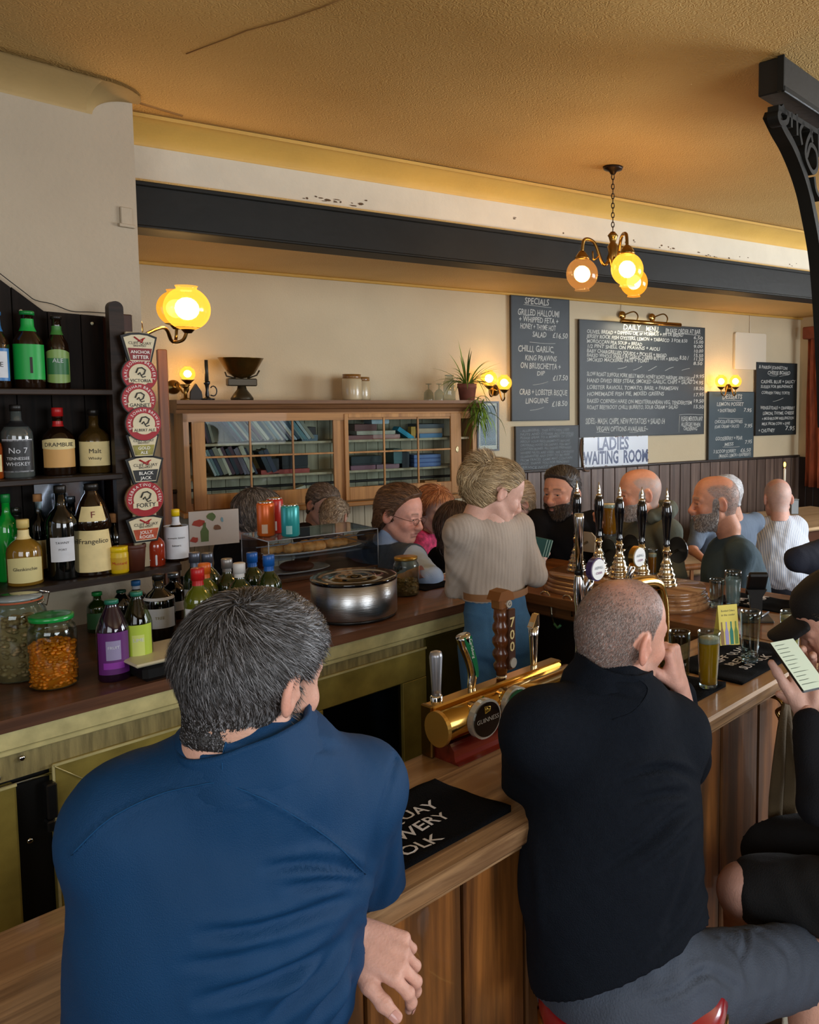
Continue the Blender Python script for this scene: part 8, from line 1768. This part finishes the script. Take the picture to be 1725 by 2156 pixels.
def glasses(r,sc):
 M3,H0=r[3],r[4];o0=np.array(r[0].location);w_=lambda p:tuple(put(np.array([p]),M3,H0,sc)[0]-o0);m=MB()
 for sg in(-1,1):
  m.tube([w_((sg*.032+.021*math.cos(a),.108-abs(.3*(.032+.0*a))*0,-.003+.015*math.sin(a)))for a in np.linspace(0,2*PI,17)],.0012,5,cap=False);m.tube([w_((sg*.053,.106,.0)),w_((sg*.07,.07,.003)),w_((sg*.078,.0,.008))],.0012,5)
 m.tube([w_((-.011,.11,0)),w_((0,.114,.003)),w_((.011,.11,0))],.0012,5);m.build('glasses',M('wire_frame','#5a4038',.3,metal=.8),r[0])
glasses(r,1.1)
m=MB();wq=put(np.array([[0.,0,0]]),np.eye(3),J['WL']*.9+J['EL']*.1)[0]-np.array(wroot.location);ax=J['WL']-J['EL'];ax /= np.linalg.norm(ax);pr=Vector(ax).to_track_quat('Z','Y')
m.T=Matrix.Translation(Vector(wq))@pr.to_matrix().to_4x4();m.lathe([(.034,-.012),(.037,-.008),(.037,.008),(.034,.012)],20,cap=False);m.build('wrist_watch',M('watch_steel','#a8a49a',.3,metal=.9),wroot)
# barmaid
J=dict(H=A_(1046,1036,3.10),N=A_(1040,1092,3.08),SL=A_(972,1122,3.00),SR=A_(1088,1116,3.18),EL=A_(962,1240,3.08),WL=A_(1000,1250,3.32),ER=A_(1128,1212,3.16),WR=A_(1132,1182,3.40),P=A_(1044,1300,3.08))
mKnit=M('knit_oatmeal','#a89a8d',.95,bump=.3,bs=300,var=.05)
def rib(V,N):
 x=J['SR']-J['SL'];x /= np.linalg.norm(x);u=(V-J['N'])@x;return .0014*np.sin(u*2*PI/.0135)*sstep(.0,.2,.0+1.0)
hemz=float(at(1040,1266,2.95).z)
r=mid('blonde barmaid in ribbed oatmeal jumper and jeans, back to camera',J,(.86,.50,0),.42,0,.97,hh=.003,fem=True,hopt=dict(hairc=(.2,.13,.06),scalp=.9,red=.3),top='jumper',topmat=mKnit,g=.86,dep=.88,sleeve=(1,.95),sk=(.62,.36,.28),disp=rib,th=.0055,legs=False,eyes=True,lowcut=(np.array([0,0,hemz]),np.array([.03,0,-1])),hands=[dict(M=hframe((.3,.5,.5),(.6,-.2,.5)),o=tuple(J['WR']+np.array([0,0,.0])),curl=(.7,.8,.9,.9),sc=.85)])
bt=r[0];o0=np.array(bt.location)
dirb=lambda P,Nn:Nn*.05+np.array([0,-1.0,.05])*sstep(-.08,.04,P[:,2])[:,None]+np.array([0,-.75,.3])*sstep(.0,-.08,P[:,2])[:,None]
hcol=mixcol((.20,.125,.055),(.62,.46,.26),.5,.25)
add_hair(*r,.97,hcol,n=9000,length=.05,width=.0014,thick=.006,direc=dirb,capcol=(.23,.15,.075),seed=10,grav=.05,curl=.06)
# loose bun / ponytail tied high at the back, messy
bc=put(np.array([[.0,-.115,.035]]),r[3],r[4],.97)[0]+np.array([-.01,0,0]);Fd=Field(bc-.16,bc+.16,.006)
Fd.ell(bc+np.array([.0,.0,.004]),(.04,.038,.032),k=.03);Fd.ell(bc+np.array([-.02,-.005,-.04]),(.026,.028,.045),k=.03);Fd.cone(bc,bc+np.array([.05,.02,.02]),.03,.04,k=.03)
V,F_=Fd.mesh();N=vnormals(V,F_);V2=V+N*(.006*wob(V,70))[:,None]
np_mesh('hair_bun',V2-o0,F_,mHair,bt,np.clip(np.tile(np.array((.24,.155,.075)),(len(V),1))*(1+.5*wob(V,150,seed=1))[:,None],.01,1))
strands('bun_strands',V2-o0,F_,N,lambda P:np.ones(len(P)),lambda P:np.full(len(P),.05),lambda P,Nn:Nn*.15+np.array([-.45,0,-.7])+np.array([.0,0,1.2])*sstep(.0,.05,P[:,2]-(bc[2]-o0[2]))[:,None],5000,.0013,hcol,mHair,bt,seg=5,seed=3,curl=.1,grav=.12,follow=(tuple(bc-o0),(1,1,1.3),.15))
# jeans
x=np.array(J['SR'])-np.array(J['SL']);x[2]=0;x /= np.linalg.norm(x);Pq=np.array(J['P']);Fd=Field(Pq-np.array([.3,.3,Pq[2]+.01]),Pq+np.array([.3,.35,.16]),.0075)
yb2=np.array([-x[1],x[0],0]);Rm=np.stack([x,yb2,[0,0,1]],1)
Fd.ell(Pq+np.array([0,0,.02]),(.128,.098,.17),Rm,k=.03);Fd.ell(Pq-x*.06-yb2*.035-np.array([0,0,.07]),(.078,.085,.1),Rm,k=.03);Fd.ell(Pq+x*.06-yb2*.035-np.array([0,0,.07]),(.078,.085,.1),Rm,k=.03)
for sg in(-1,1):h_=Pq+x*.072*sg-np.array([0,0,.1]);kn=h_+np.array([0,.02,-.38]);ft=np.array([kn[0],kn[1],.09]);Fd.cone(h_,kn,.085,.058,k=.02);Fd.cone(kn,ft,.055,.045,k=.02)
Fd.plane_cut(Pq+np.array([0,0,.105]),np.array([0,0,1]))
V,F_=Fd.mesh();N=vnormals(V,F_);L=[([(978,1290),(1040,1302),(1105,1292)],.003,3,'seam'),([(1028,1300),(1035,1380),(1050,1450)],-.004,4,'seam'),([(1070,1318),(1108,1314)],.002,3,'seam'),([(1072,1318),(1076,1368),(1092,1378),(1108,1366),(1108,1316)],.002,3,'seam'),([(1000,1390),(1030,1400),(1050,1420)],.005,8,'v'),([(1060,1420),(1090,1410),(1112,1412)],.005,8,'v'),([(1055,1440),(1085,1445),(1110,1440)],.004,7,'v')]
cloth('jeans',V-o0,F_,M('denim_blue','#3d6688',.85,bump=.7,bs=420,var=.22,vs=9),bt,folds(V,N,L))
m=MB();bz=float(at(1080,1255,3.0).z)
mb_=MB();ring_=[(Pq[0]+x[0]*.133*math.cos(a)+yb2[0]*.104*math.sin(a)-o0[0],Pq[1]+x[1]*.133*math.cos(a)+yb2[1]*.104*math.sin(a)-o0[1])for a in np.linspace(0,2*PI,33)]
vs=[];
for(a,b)in ring_:vs+=[(a,b,bz-.013),(a,b,bz+.013)]
mb_.add(vs,[(2*i,2*i+2,2*i+3,2*i+1)for i in range(32)],True);mb_.build('belt',M('belt_tan','#8a5f3a',.5),bt)
Fd=Field(Pq-np.array([.3,.3,1.2]),Pq+np.array([.3,.35,-.5]),.012)
for sg in(-1,1):h_=Pq+x*.072*sg;Fd.cone((h_[0],h_[1]+.02,.05),(h_[0]+.04,h_[1]+.16,.04),.045,.04,k=.02)
V,F_=Fd.mesh();V=V[:];np_mesh('shoes',V-o0,F_,M('shoe_white','#b8b4ac',.6),bt)if len(V)else None
Pc=A_(1141,1152,3.38);q=thing('card_case','dark green striped card case held by the barmaid','card case',tuple(Pc),.35);q.rotation_euler=(.1,.25,.35)
m=MB();m.box((-.045,-.005,-.038),(.04,.005,.038),.003);m.build('cover',M('case_green','#0e4038',.5),q)
for k in range(3):m=MB();m.box((.012+k*.011,-.0065,-.036),(.016+k*.011,-.005,.036));m.build('stripe',M('case_stripe','#7f9a8c',.5),q)
# ---------------------------------------------------------------- people at the tables behind
J=dict(H=A_(543,1082,4.95),N=A_(527,1130,4.95),SL=A_(478,1158,5.05),SR=A_(545,1165,4.8),EL=A_(462,1240,4.95),ER=A_(560,1240,4.75),P=A_(500,1330,4.95))
r=mid('grey haired person in black jumper sitting behind the drink cans',J,(.75,.66,0),.2,0,1.12,hh=.0045,hopt=dict(hairc=(.1,.095,.09),scalp=.9,red=.6),top='jumper',topmat=mBlkT,g=1.1,dep=1.2,sleeve=(1,1),eyes=False)
add_hair(*r,1.12,mixcol((.06,.055,.05),(.28,.26,.24),.45,.3),n=5500,length=.045,width=.0022,thick=.02,capcol=(.085,.078,.07),seed=11,direc=lambda P,Nn:Nn*.3+np.array([.2,.3,-.7]))
J=dict(H=A_(680,1062,5.15),N=A_(672,1102,5.2),SL=A_(640,1125,5.15),SR=A_(700,1125,5.25),EL=A_(640,1180,5.05),ER=A_(705,1185,5.1),P=A_(670,1260,5.2))
r=mid('ruddy man with short brown hair at the table below the cabinet',J,(.80,-.55,0),.35,0,1.05,hh=.0045,hopt=dict(hairc=(.1,.07,.05),scalp=.85,recede=.02,red=.7),top='jumper',topmat=M('jumper_dark','#26222a',.9),eyes=True)
add_hair(*r,1.05,mixcol((.08,.055,.04),(.24,.19,.15),.45,.3),n=3000,length=.018,width=.002,thick=.008,capcol=(.1,.075,.055),seed=12)
J=dict(H=A_(704,1090,5.0),N=A_(704,1128,5.0),SL=A_(735,1150,5.0),SR=A_(672,1150,5.0),P=A_(704,1280,5.0),EL=A_(745,1200,5.0),ER=A_(665,1200,5.0))
r=mid('sandy haired person seated behind the food display, only the crown showing',J,(.1,.98,0),.5,0,.92,hh=.005,fem=True,hopt=dict(hairc=(.3,.22,.14),scalp=.9),top='jumper',topmat=M('jumper_brown','#5a4a3c',.9),eyes=False)
add_hair(*r,.92,mixcol((.2,.14,.09),(.55,.46,.34),.5,.2),n=3500,length=.03,width=.002,thick=.012,capcol=(.28,.21,.14),seed=13,curl=.2)
J=dict(H=A_(912,1072,4.75),N=A_(905,1112,4.78),SL=A_(880,1142,4.7),SR=A_(925,1150,4.9),EL=A_(880,1200,4.6),ER=A_(930,1200,4.8),P=A_(905,1280,4.85))
r=mid('red haired woman in pink patterned top behind the man with glasses',J,(.75,-.6,0),.25,0,1.02,hh=.0045,fem=True,hopt=dict(hairc=(.35,.12,.04),scalp=.9),top='blouse',topmat=M('blouse_pink','#b0305a',.8,var=.6,vs=40),eyes=True)
add_hair(*r,1.02,mixcol((.25,.08,.03),(.55,.24,.1),.5,.25),n=6000,length=.05,width=.002,thick=.02,capcol=(.27,.1,.04),seed=14,direc=lambda P,Nn:Nn*.3+np.array([0,-.2,-.8]),mask=lambda P:np.maximum(hairline(P),sstep(.0,-.03,P[:,1])*sstep(-.14,-.11,P[:,2])))
J=dict(H=A_(962,1108,4.3),N=A_(958,1150,4.3),SL=A_(925,1180,4.35),SR=A_(985,1180,4.25),EL=A_(922,1240,4.3),ER=A_(990,1240,4.25),P=A_(955,1300,4.35))
r=mid('dark brown haired woman in black with pink collar behind the barmaid',J,(.5,.85,0),.15,0,.98,hh=.0045,fem=True,hopt=dict(hairc=(.04,.025,.02),scalp=.9),top='cardigan',topmat=mBlkT,eyes=False)
add_hair(*r,.98,mixcol((.03,.018,.013),(.1,.06,.045),.4,.3),n=8000,length=.09,width=.002,thick=.016,capcol=(.04,.025,.02),seed=15,direc=lambda P,Nn:Nn*.08+np.array([0,-.1,-1]),mask=lambda P:np.maximum(hairline(P),sstep(.01,-.02,P[:,1])*sstep(-.15,-.12,P[:,2])),grav=.2)
J=dict(H=A_(1083,1060,4.35),N=A_(1092,1098,4.4),SL=A_(1118,1118,4.5),SR=A_(1068,1120,4.3),EL=A_(1118,1170,4.5),ER=A_(1062,1180,4.25),P=A_(1090,1260,4.45))
r=mid('fair haired woman in beige checked jacket leaning behind the barmaid',J,(-.7,-.55,0),.5,0,.98,hh=.0045,fem=True,hopt=dict(hairc=(.4,.3,.2),scalp=.9,red=.5),top='jacket',topmat=M('jacket_check','#9a8a78',.85,var=.35,vs=50),eyes=True,sk=(.66,.4,.33))
add_hair(*r,.98,mixcol((.3,.21,.12),(.62,.5,.36),.5,.2),n=5000,length=.06,width=.002,thick=.012,capcol=(.33,.25,.16),seed=16)
# ---------------------------------------------------------------- people at the right edge
J=dict(H=A_(1812,1075,3.35),N=A_(1815,1135,3.35),SL=A_(1775,1190,3.2),SR=A_(1860,1180,3.5),EL=A_(1678,1178,3.12),WL=A_(1742,1148,3.2),ER=A_(1890,1260,3.5),P=A_(1830,1330,3.4))
r=mid('person in navy sweater at the right edge with bent elbow raised',J,(-.9,.1,0),.1,0,1.0,hh=.005,hopt=dict(scalp=.8),top='sweater',topmat=M('sweater_navy','#161c2c',.85,bump=.4,bs=300),sleeve=(1,.9),hands=[dict(M=hframe((.5,.1,.6),(0,-1,.1)),o=tuple(J['WL']),curl=(.8,.9,1,1),mir=-1)])
# capped man with phone
J=dict(H=A_(1768,1306,2.06),N=A_(1800,1400,2.12),SL=A_(1768,1520,2.26),SR=A_(1800,1530,1.92),ER=A_(1722,1690,1.80),WR=A_(1700,1500,1.93),EL=A_(1730,1600,2.3),WL=A_(1752,1498,2.06),P=A_(1905,1860,1.95))
r=mid('man in black baseball cap and dark top holding a phone at the right edge',J,(-.93,.12,0),.55,0,1.02,hh=.0035,hopt=dict(scalp=.8,red=.5),top='sweatshirt',topmat=M('sweat_black','#16171b',.85,bump=.5,bs=350,spec=.15),g=1.1,sleeve=(1,.88),legs=False,hands=[dict(M=hframe((.12,.3,.95),(.3,.95,-.1)),o=tuple(J['WR']+np.array([.0,.02,.0])),curl=(.5,.55,.6,.65),mir=-1,thumb=(.7,.0),col=(.55,.33,.26)),dict(M=hframe((-.45,.2,.8),(.35,.8,.3)),o=tuple(J['WL']),curl=(.7,.75,.8,.9),mir=-1,col=(.55,.31,.23))],sk=(.56,.31,.23))
cr_=r[0];o0=np.array(cr_.location);M3,H0=r[3],r[4]
m=MB();vs=[];fs=[];nn_=24
def capP(a,rr,z):return tuple(put(np.array([[rr*.092*math.sin(a),rr*.112*math.cos(a)-.01,z]]),M3,H0,1.02)[0]-o0)
rings=[(.93,.045),(.92,.07),(.86,.095),(.7,.115),(.42,.126),(.0,.13)]
for rr,z in rings:
 for i in range(nn_):vs.append(capP(2*PI*i/nn_,max(rr,.01),z))
for j in range(5):
 for i in range(nn_):i2=(i+1)%nn_;fs.append((j*nn_+i,j*nn_+i2,(j+1)*nn_+i2,(j+1)*nn_+i))
m.add(vs,fs,True);m.build('cap',M('cap_cloth','#0c0c0e',.8,bump=.3,bs=300),cr_)
Fd=Field((-.12,.04,.0),(.12,.24,.09),.004);
for i in range(17):a=(-8+i)/8;Fd.cone((a*.07,.075,.058-.018*a*a),(a*.055,.165-.03*a*a,.05-.022*a*a),.006,.0055,k=.012)
V,F_=Fd.mesh();np_mesh('cap_peak',put(V,M3,H0,1.02)-o0,F_,MATS['cap_cloth'],cr_)
add_hair(*r,1.02,mixcol((.05,.04,.03),(.12,.1,.08),.4,.2),n=1500,length=.01,width=.0015,thick=.003,capcol=(.05,.04,.03),seed=17)
# his legs: black shorts, bare shin
hR=J['P']+np.array([-.02,-.1,0.]);knR=A_(1568,1872,2.02);an=A_(1560,2300,2.2);lo=np.minimum(np.minimum(hR,knR),an)-.15;hi=np.maximum(np.maximum(hR,knR),J['P'])+.2
Fd=Field(lo,hi,.009);Fd.ell(J['P'],(.17,.17,.13),k=.04);Fd.cone(hR,knR+np.array([.04,0,.0]),.105,.085,k=.03);Fd.cone(J['P']+np.array([0,.12,0]),knR+np.array([.1,.22,.0]),.1,.08,k=.03);V,F_=Fd.mesh();cloth('shorts',V-o0,F_,M('shorts_black','#0b0b0d',.85,bump=.4,bs=300),cr_,.004*wob(V,25))
Fd=Field(np.minimum(knR,an)-.12,np.maximum(knR,an)+.12,.009);Fd.ell(knR+np.array([-.01,0,.0]),(.062,.062,.065),k=.02);Fd.cone(knR,an,.055,.04,k=.02);V,F_=Fd.mesh();np_mesh('shin',V-o0,F_,mSkin,cr_,np.tile(np.array((.40,.22,.17)),(len(V),1)))
# phone
pc=onz(1682,1402,1.28);Pm=A_(1680,1400,1.87);q=thing('smartphone','smartphone with lit pale screen held by the man in the cap','phone',tuple(Pm),0)
ux_=A_(1722,1440,1.93)-A_(1640,1360,1.93);ux_ /= np.linalg.norm(ux_);up_=A_(1655,1345,1.93)-A_(1640,1360,1.93);nrm=np.array([.15,-1,.35])
xa=Vector(A_(1712,1448,1.88)-A_(1648,1358,1.98)).normalized();za=Vector((.35,-.8,.5));za=(za-xa*za.dot(xa)).normalized();ya=za.cross(xa);q.rotation_euler=Matrix((xa,ya,za)).transposed().to_euler()
m=MB();m.box((-.074,-.036,-.004),(.074,.036,.004),.004);m.build('case',mBlackP,q);m=MB();m.box((-.071,-.033,.004),(.071,.033,.0046));m.build('screen',M('screen_mint','#c8d8c6',.3,emis=.15),q)
m=MB();rr_=random.Random(3)
for k in range(11):xx=-.06+k*.0115;m.add([(xx,-.028+.0,.005),(xx+.0016,-.028,.005),(xx+.0016,-.028+rr_.uniform(.015,.05),.005),(xx,-.028+.03,.005)],[(0,1,2,3)])
tag(m.build('screen_text',M('screen_ink','#59685c',.5),q),kind='stuff')
# ================================================================== PINTS AND GLASSES ON THE BAR
mGl=thin('pint_glass','#e4eceb',1.6);mGlE=M('glass_base','#cfd8dc',.03,trans=.9,ior=1.3)
def beer_mat(n,c):
 m=bpy.data.materials.new(n);m.use_nodes=True;nt=m.node_tree;L=nt.links.new;nt.nodes.clear();o=_n(nt,'ShaderNodeOutputMaterial');t=_n(nt,'ShaderNodeBsdfTransparent');g=_n(nt,'ShaderNodeBsdfTranslucent');d=_n(nt,'ShaderNodeBsdfDiffuse');a=_n(nt,'ShaderNodeMixShader');b=_n(nt,'ShaderNodeMixShader')
 for k in(t,g,d):k.inputs[0].default_value=(*C(c),1)
 a.inputs[0].default_value=.75;b.inputs[0].default_value=.85;L(g.outputs[0],a.inputs[1]);L(d.outputs[0],a.inputs[2]);L(t.outputs[0],b.inputs[1]);L(a.outputs[0],b.inputs[2]);L(b.outputs[0],o.inputs[0]);return m
mLager=beer_mat('beer_lager','#ffcb2c');mCloud=beer_mat('beer_pale','#f0dc84');mAle=beer_mat('beer_amber','#e8901c');mFoam=M('foam','#ece4d0',.7,bump=.4,bs=300)
def pint(label,P,h,r0,r1,beer=None,lvl=.86,foam=.06,kind='straight',group='glasses on the bar',name='pint_glass',etch=False):
 q=thing(name,label,'glass',P,AB,group)
 prof={'straight':[(r0,0),(r0*1.02,.1),(r1,1)],'nonic':[(r0,0),(r0*1.05,.1),(r0*1.18,.5),(r1*.96,.68),(r1*1.05,.76),(r1*.98,.84),(r1,1)],'tulip':[(r0,0),(r0*1.05,.12),(r1*1.02,.6),(r1*1.04,.8),(r1*.98,1)]}[kind]
 prof=[(a,b*h)for a,b in prof];zs=[p[1]for p in prof];rs=[p[0]for p in prof];rad=lambda z:float(np.interp(z,zs,rs))
 Z=np.linspace(0,h,14);m=MB();m.lathe([(rad(z),z)for z in Z]+[(rad(h)-.0015,h+.0008),(rad(h)-.0026,h)]+[(rad(z)-.0026,z)for z in Z[::-1][1:-1]],32,cap=False);m.build('glass_body',mGl,q)
 m=MB();m.lathe([(0,.001),(r0*.9,0),(r0*.99,.003),(r0*.99,.010),(r0*.9,.0115),(0,.0115)],28);m.build('base',mGlE,q)
 if beer:
  zl=lvl*h;Zb=np.linspace(.012,zl,10);m=MB();m.lathe([(0,.012)]+[(rad(z)-.0028,z)for z in Zb]+[(0,zl)],32);m.build('beer',beer,q)
  if foam:Zf=np.linspace(zl,zl+foam*h,4);m=MB();m.lathe([(0,zl+.0003)]+[(rad(z)-.0029,z)for z in Zf]+[(0,zl+foam*h)],32);m.build('foam',mFoam,q)
 if kind!='straight' and not beer:
  m=MB();m.lathe([(rad(z)-.0032,z)for z in np.linspace(.014,h*.8,10)],28,cap=False);m.build('foam_highlight_film',M('foam_highlight_film','#dfe6e8',.6,alpha=.3),q)  # pale film: foam residue, also puts whitish highlights into the empty glasses
 if etch:
  m=MB();m.lathe([(rad(z)+.0006,z)for z in np.linspace(.03,.075,4)],28,cap=False)
  fc=math.atan2(-P[1],-P[0])-AB;m=MB()
  for tx,zz,sz in(('BREWERY',.066,.010),('TASTE',.052,.009),('THE',.040,.008),('GOOD',.028,.009)):curved_text(m,tx,sz,rad(zz)+.0008,zz,face=fc,bold=.02)
  m.build('etched_lettering',M('etch_white','#c9cdca',.6),q)
 return q
def pb(label,px,ybot,ytop,wtop,wbot,z=ZB+.005,**k):
 P=onz(px,ybot,z);d=Vector((P.x,P.y,0)).normalized();r1=wtop/2*P.y/F*.97;r0=wbot/2*P.y/F*.97;P=P+d*r0;h=at(px,ytop,P.y-r1*.2).z-z;return pint(label,P,h,r0,r1,**k)
pb('full straight pint glass of golden lager on the bar towel',1492,1452,1330,52,42,beer=mLager,lvl=.80,foam=.08)
pb('empty straight glass with etched lettering beside the man\'s fist',1430,1450,1330,50,44,etch=True,beer=None)
pb('tall empty straight glass standing right of the yellow drinks card',1579,1398,1287,46,38)
pb('cloudy pale pint behind the phone on the right hand bar towel',1663,1380,1288,46,40,beer=mCloud,lvl=.82,foam=.05)
pb('short ribbed empty glass at the left of the far group',1509,1280,1220,34,28)
pb('tall bulging empty pint glass frosted with foam, middle of the far group',1543,1278,1203,38,30,kind='nonic')
pb('empty pint glass half hidden behind the card reader',1590,1268,1214,38,30,kind='tulip')
pb('small clear tumbler on the far bar towel near the cap',1690,1275,1242,30,24)
pb('tipped looking stubby glass beside the cloudy pint at right',1712,1340,1292,34,30)
pb('half full straight ale glass behind the hand pumps',1374,1212,1156,22,18,beer=mAle,lvl=.7,foam=.12,z=ZB)
pb('tall slim empty glass by the forearms of the waistcoat man',946,1222,1145,17,13,kind='tulip',z=ZB+.005,name='beer_glass')
P=A_(1284,1128,4.0);pint('pint of amber ale held up by the man in the hoodie',Vector(P),float(at(1284,1060,4.0).z-P[2]),.033,.043,beer=mAle,lvl=.88,foam=.1)
# pint, tub and box on the pale table
pb('pint of pale lager on the table behind the hand pumps',1481,1175,1126,25,20,z=.75,beer=mLager,lvl=.97,foam=.0)
P=onz(1505,1172,.75);q=thing('ice_tub','white and navy patterned box behind the table pint','box',P+Vector((0,.12,0)),.2)
h=at(1505,1122,P.y).z-.75;m=MB();m.box((-.12,-.06,0),(.12,.08,h),.006);m.build('body',M('tub_white','#c6ccd4',.5),q);m=MB();m.box((-.03,-.0615,.01),(.11,-.06,h*.62));m.build('pattern_panel',M('tub_navy','#1f2c50',.5,var=.9,vs=30),q)
P=onz(1500,1120,.78);q=thing('cardboard_box','small tan cardboard box on the table by the profile man','box',P+Vector((0,.2,-.03)),.1);m=MB();m.box((-.1,-.04,0),(.1,.06,.1),.004);m.build('body',M('cardboard','#9a7438',.7),q);m=MB();m.box((-.1,-.041,.097),(.1,.061,.102));m.build('flap',MATS['cardboard'],q)
# yellow drinks card
P=onz(1538,1362,ZB);q=thing('drinks_card','yellow tent card with drawings of bottles standing on the bar','card',P,.32);h=at(1530,1277,P.y).z-ZB;wd_=.072
m=MB();m.add([(-wd_/2,0,0),(wd_/2,0,0),(wd_/2,.025,h),(-wd_/2,.025,h)],[(0,1,2,3)]);m.add([(-wd_/2,.06,0),(wd_/2,.06,0),(wd_/2,.0265,h),(-wd_/2,.0265,h)],[(3,2,1,0)]);m.build('card',M('card_yellow','#e0cf62',.6),q)
m=MB();yy_=lambda z:.025*z/h-.0006
for tx,z in(('Bottled Ciders',.84),('in the cooler',.74)):w_=text_w(tx,1);sz=wd_*.7/w_;put_text(m,tx,sz,lambda a,b:(a-wd_*.35,yy_(z*h+b),z*h+b))
m.build('lettering',mBlk,q)
for i,c in enumerate(('#8a6a3a','#9a90c0','#1f7a6a','#6a8a3a')):
 x0=-wd_*.36+i*wd_*.24;m=MB();pts=[(-.006,.06),(.006,.06),(.0065,.36),(.0025,.46),(.0025,.6),(-.0025,.6),(-.0025,.46),(-.0065,.36)];m.add([(x0+a,yy_(b*h),b*h)for a,b in pts],[tuple(range(8))]);m.build('bottle_drawing',M('ink_'+c.strip('#'),c,.6),q)
# card reader on stand
P=onz(1592,1305,ZB);q=thing('card_reader','black card payment reader on an angled stand with metal plate','card reader',P,AB-.9);hc_=at(1585,1215,P.y).z-ZB
m=MB();m.box((-.06,-.05,0),(.06,.07,.008),.003);m.build('base_plate',M('reader_plate','#4e4a46',.35,metal=.5),q)
m=MB();m.prism([(-.02,0.006),(.02,.006),(.022,hc_*.55),(.038,hc_*.72),(-.038,hc_*.72),(-.024,hc_*.55)],-.012,.014,'y');m.build('stand',mBlackP,q)
m=MB();m.T=Matrix.Translation((0,0,hc_*.8))@Matrix.Rotation(-.9,4,'X');m.box((-.036,-.07,-.01),(.036,.05,.012),.006);m.build('terminal',mBlackP,q)
m=MB();m.T=Matrix.Translation((0,0,hc_*.8))@Matrix.Rotation(-.9,4,'X');m.box((-.028,-.058,.012),(.028,-.0,.0135));m.build('screen',M('reader_screen','#4a463c',.2),q)
for k in range(2):m=MB();m.tube([(-.03+k*.03,-.03,.012),(.03+k*.03,.06,.014)],.004,6);m.build('pen',M('pen_steel','#c9ccd0',.3,metal=.7),q)
# coats hanging under the bar edge on brass hooks
def coat(label,px,ytop,ybot,wpx,mat,t=1.055,seed=0):
 s0,z0=ontb(px,ytop,t);z1=ontb(px,ybot,t)[1];Y=B(s0,t).y;w_=wpx/2*Y/F/.7;q=thing('hanging_coat',label,'coat',B(s0,t,z0),AB,'coats hanging under the bar');n=36;vs=[];fs=[]
 for j in range(15):
  f=j/14;z=(z1-z0)*f;ww=w_*(.25+.75*min(1,f*2.2)**.7)*(1+.12*f)
  for i in range(n+1):u_=i/n*2-1;vs.append((ww*u_,-.02-.03*(1-u_*u_)*min(1,f*3)+.016*math.sin(u_*11+seed+f*1.2)*min(1,f*2),z+(.03*abs(u_)*(1-f))))
 for j in range(14):
  for i in range(n):a=j*(n+1)+i;fs.append((a,a+1,a+n+2,a+n+1))
 m=MB();m.add(vs,fs,True);o=m.build('cloth',mat,q);so=o.modifiers.new('thick','SOLIDIFY');so.thickness=.01;return q
mC1=M('coat_taupe','#5f5038',.9,bump=.5,bs=200,var=.2,vs=10);mC2=M('coat_pale','#a8a595',.9,bump=.5,bs=200,var=.15)
coat('taupe coat hanging from a brass hook under the bar top at right',1645,1482,1880,110,mC1,seed=1);coat('pale grey coat hanging low at the right below the black thigh',1690,1700,2120,130,mC2,t=1.04,seed=4)
for px,py in((1630,1482),(1660,1478)):
 s0,z0=ontb(px,py,1.1);q=thing('coat_hook','brass double coat hook under the bar top, %s of the two'%('left' if px<1640 else 'right'),'hook',B(s0,1.13,z0),AB);m=MB();m.tube(smooth_path([(0,0,.02),(0,-.04,.02),(0,-.06,.0),(0,-.04,-.02),(0,-.05,-.04)],4),.006,8);m.build('hook',mBrassA,q);m=MB();m.sphere((0,-.055,-.04),.011,10,8);m.build('knob',mBrass,q)
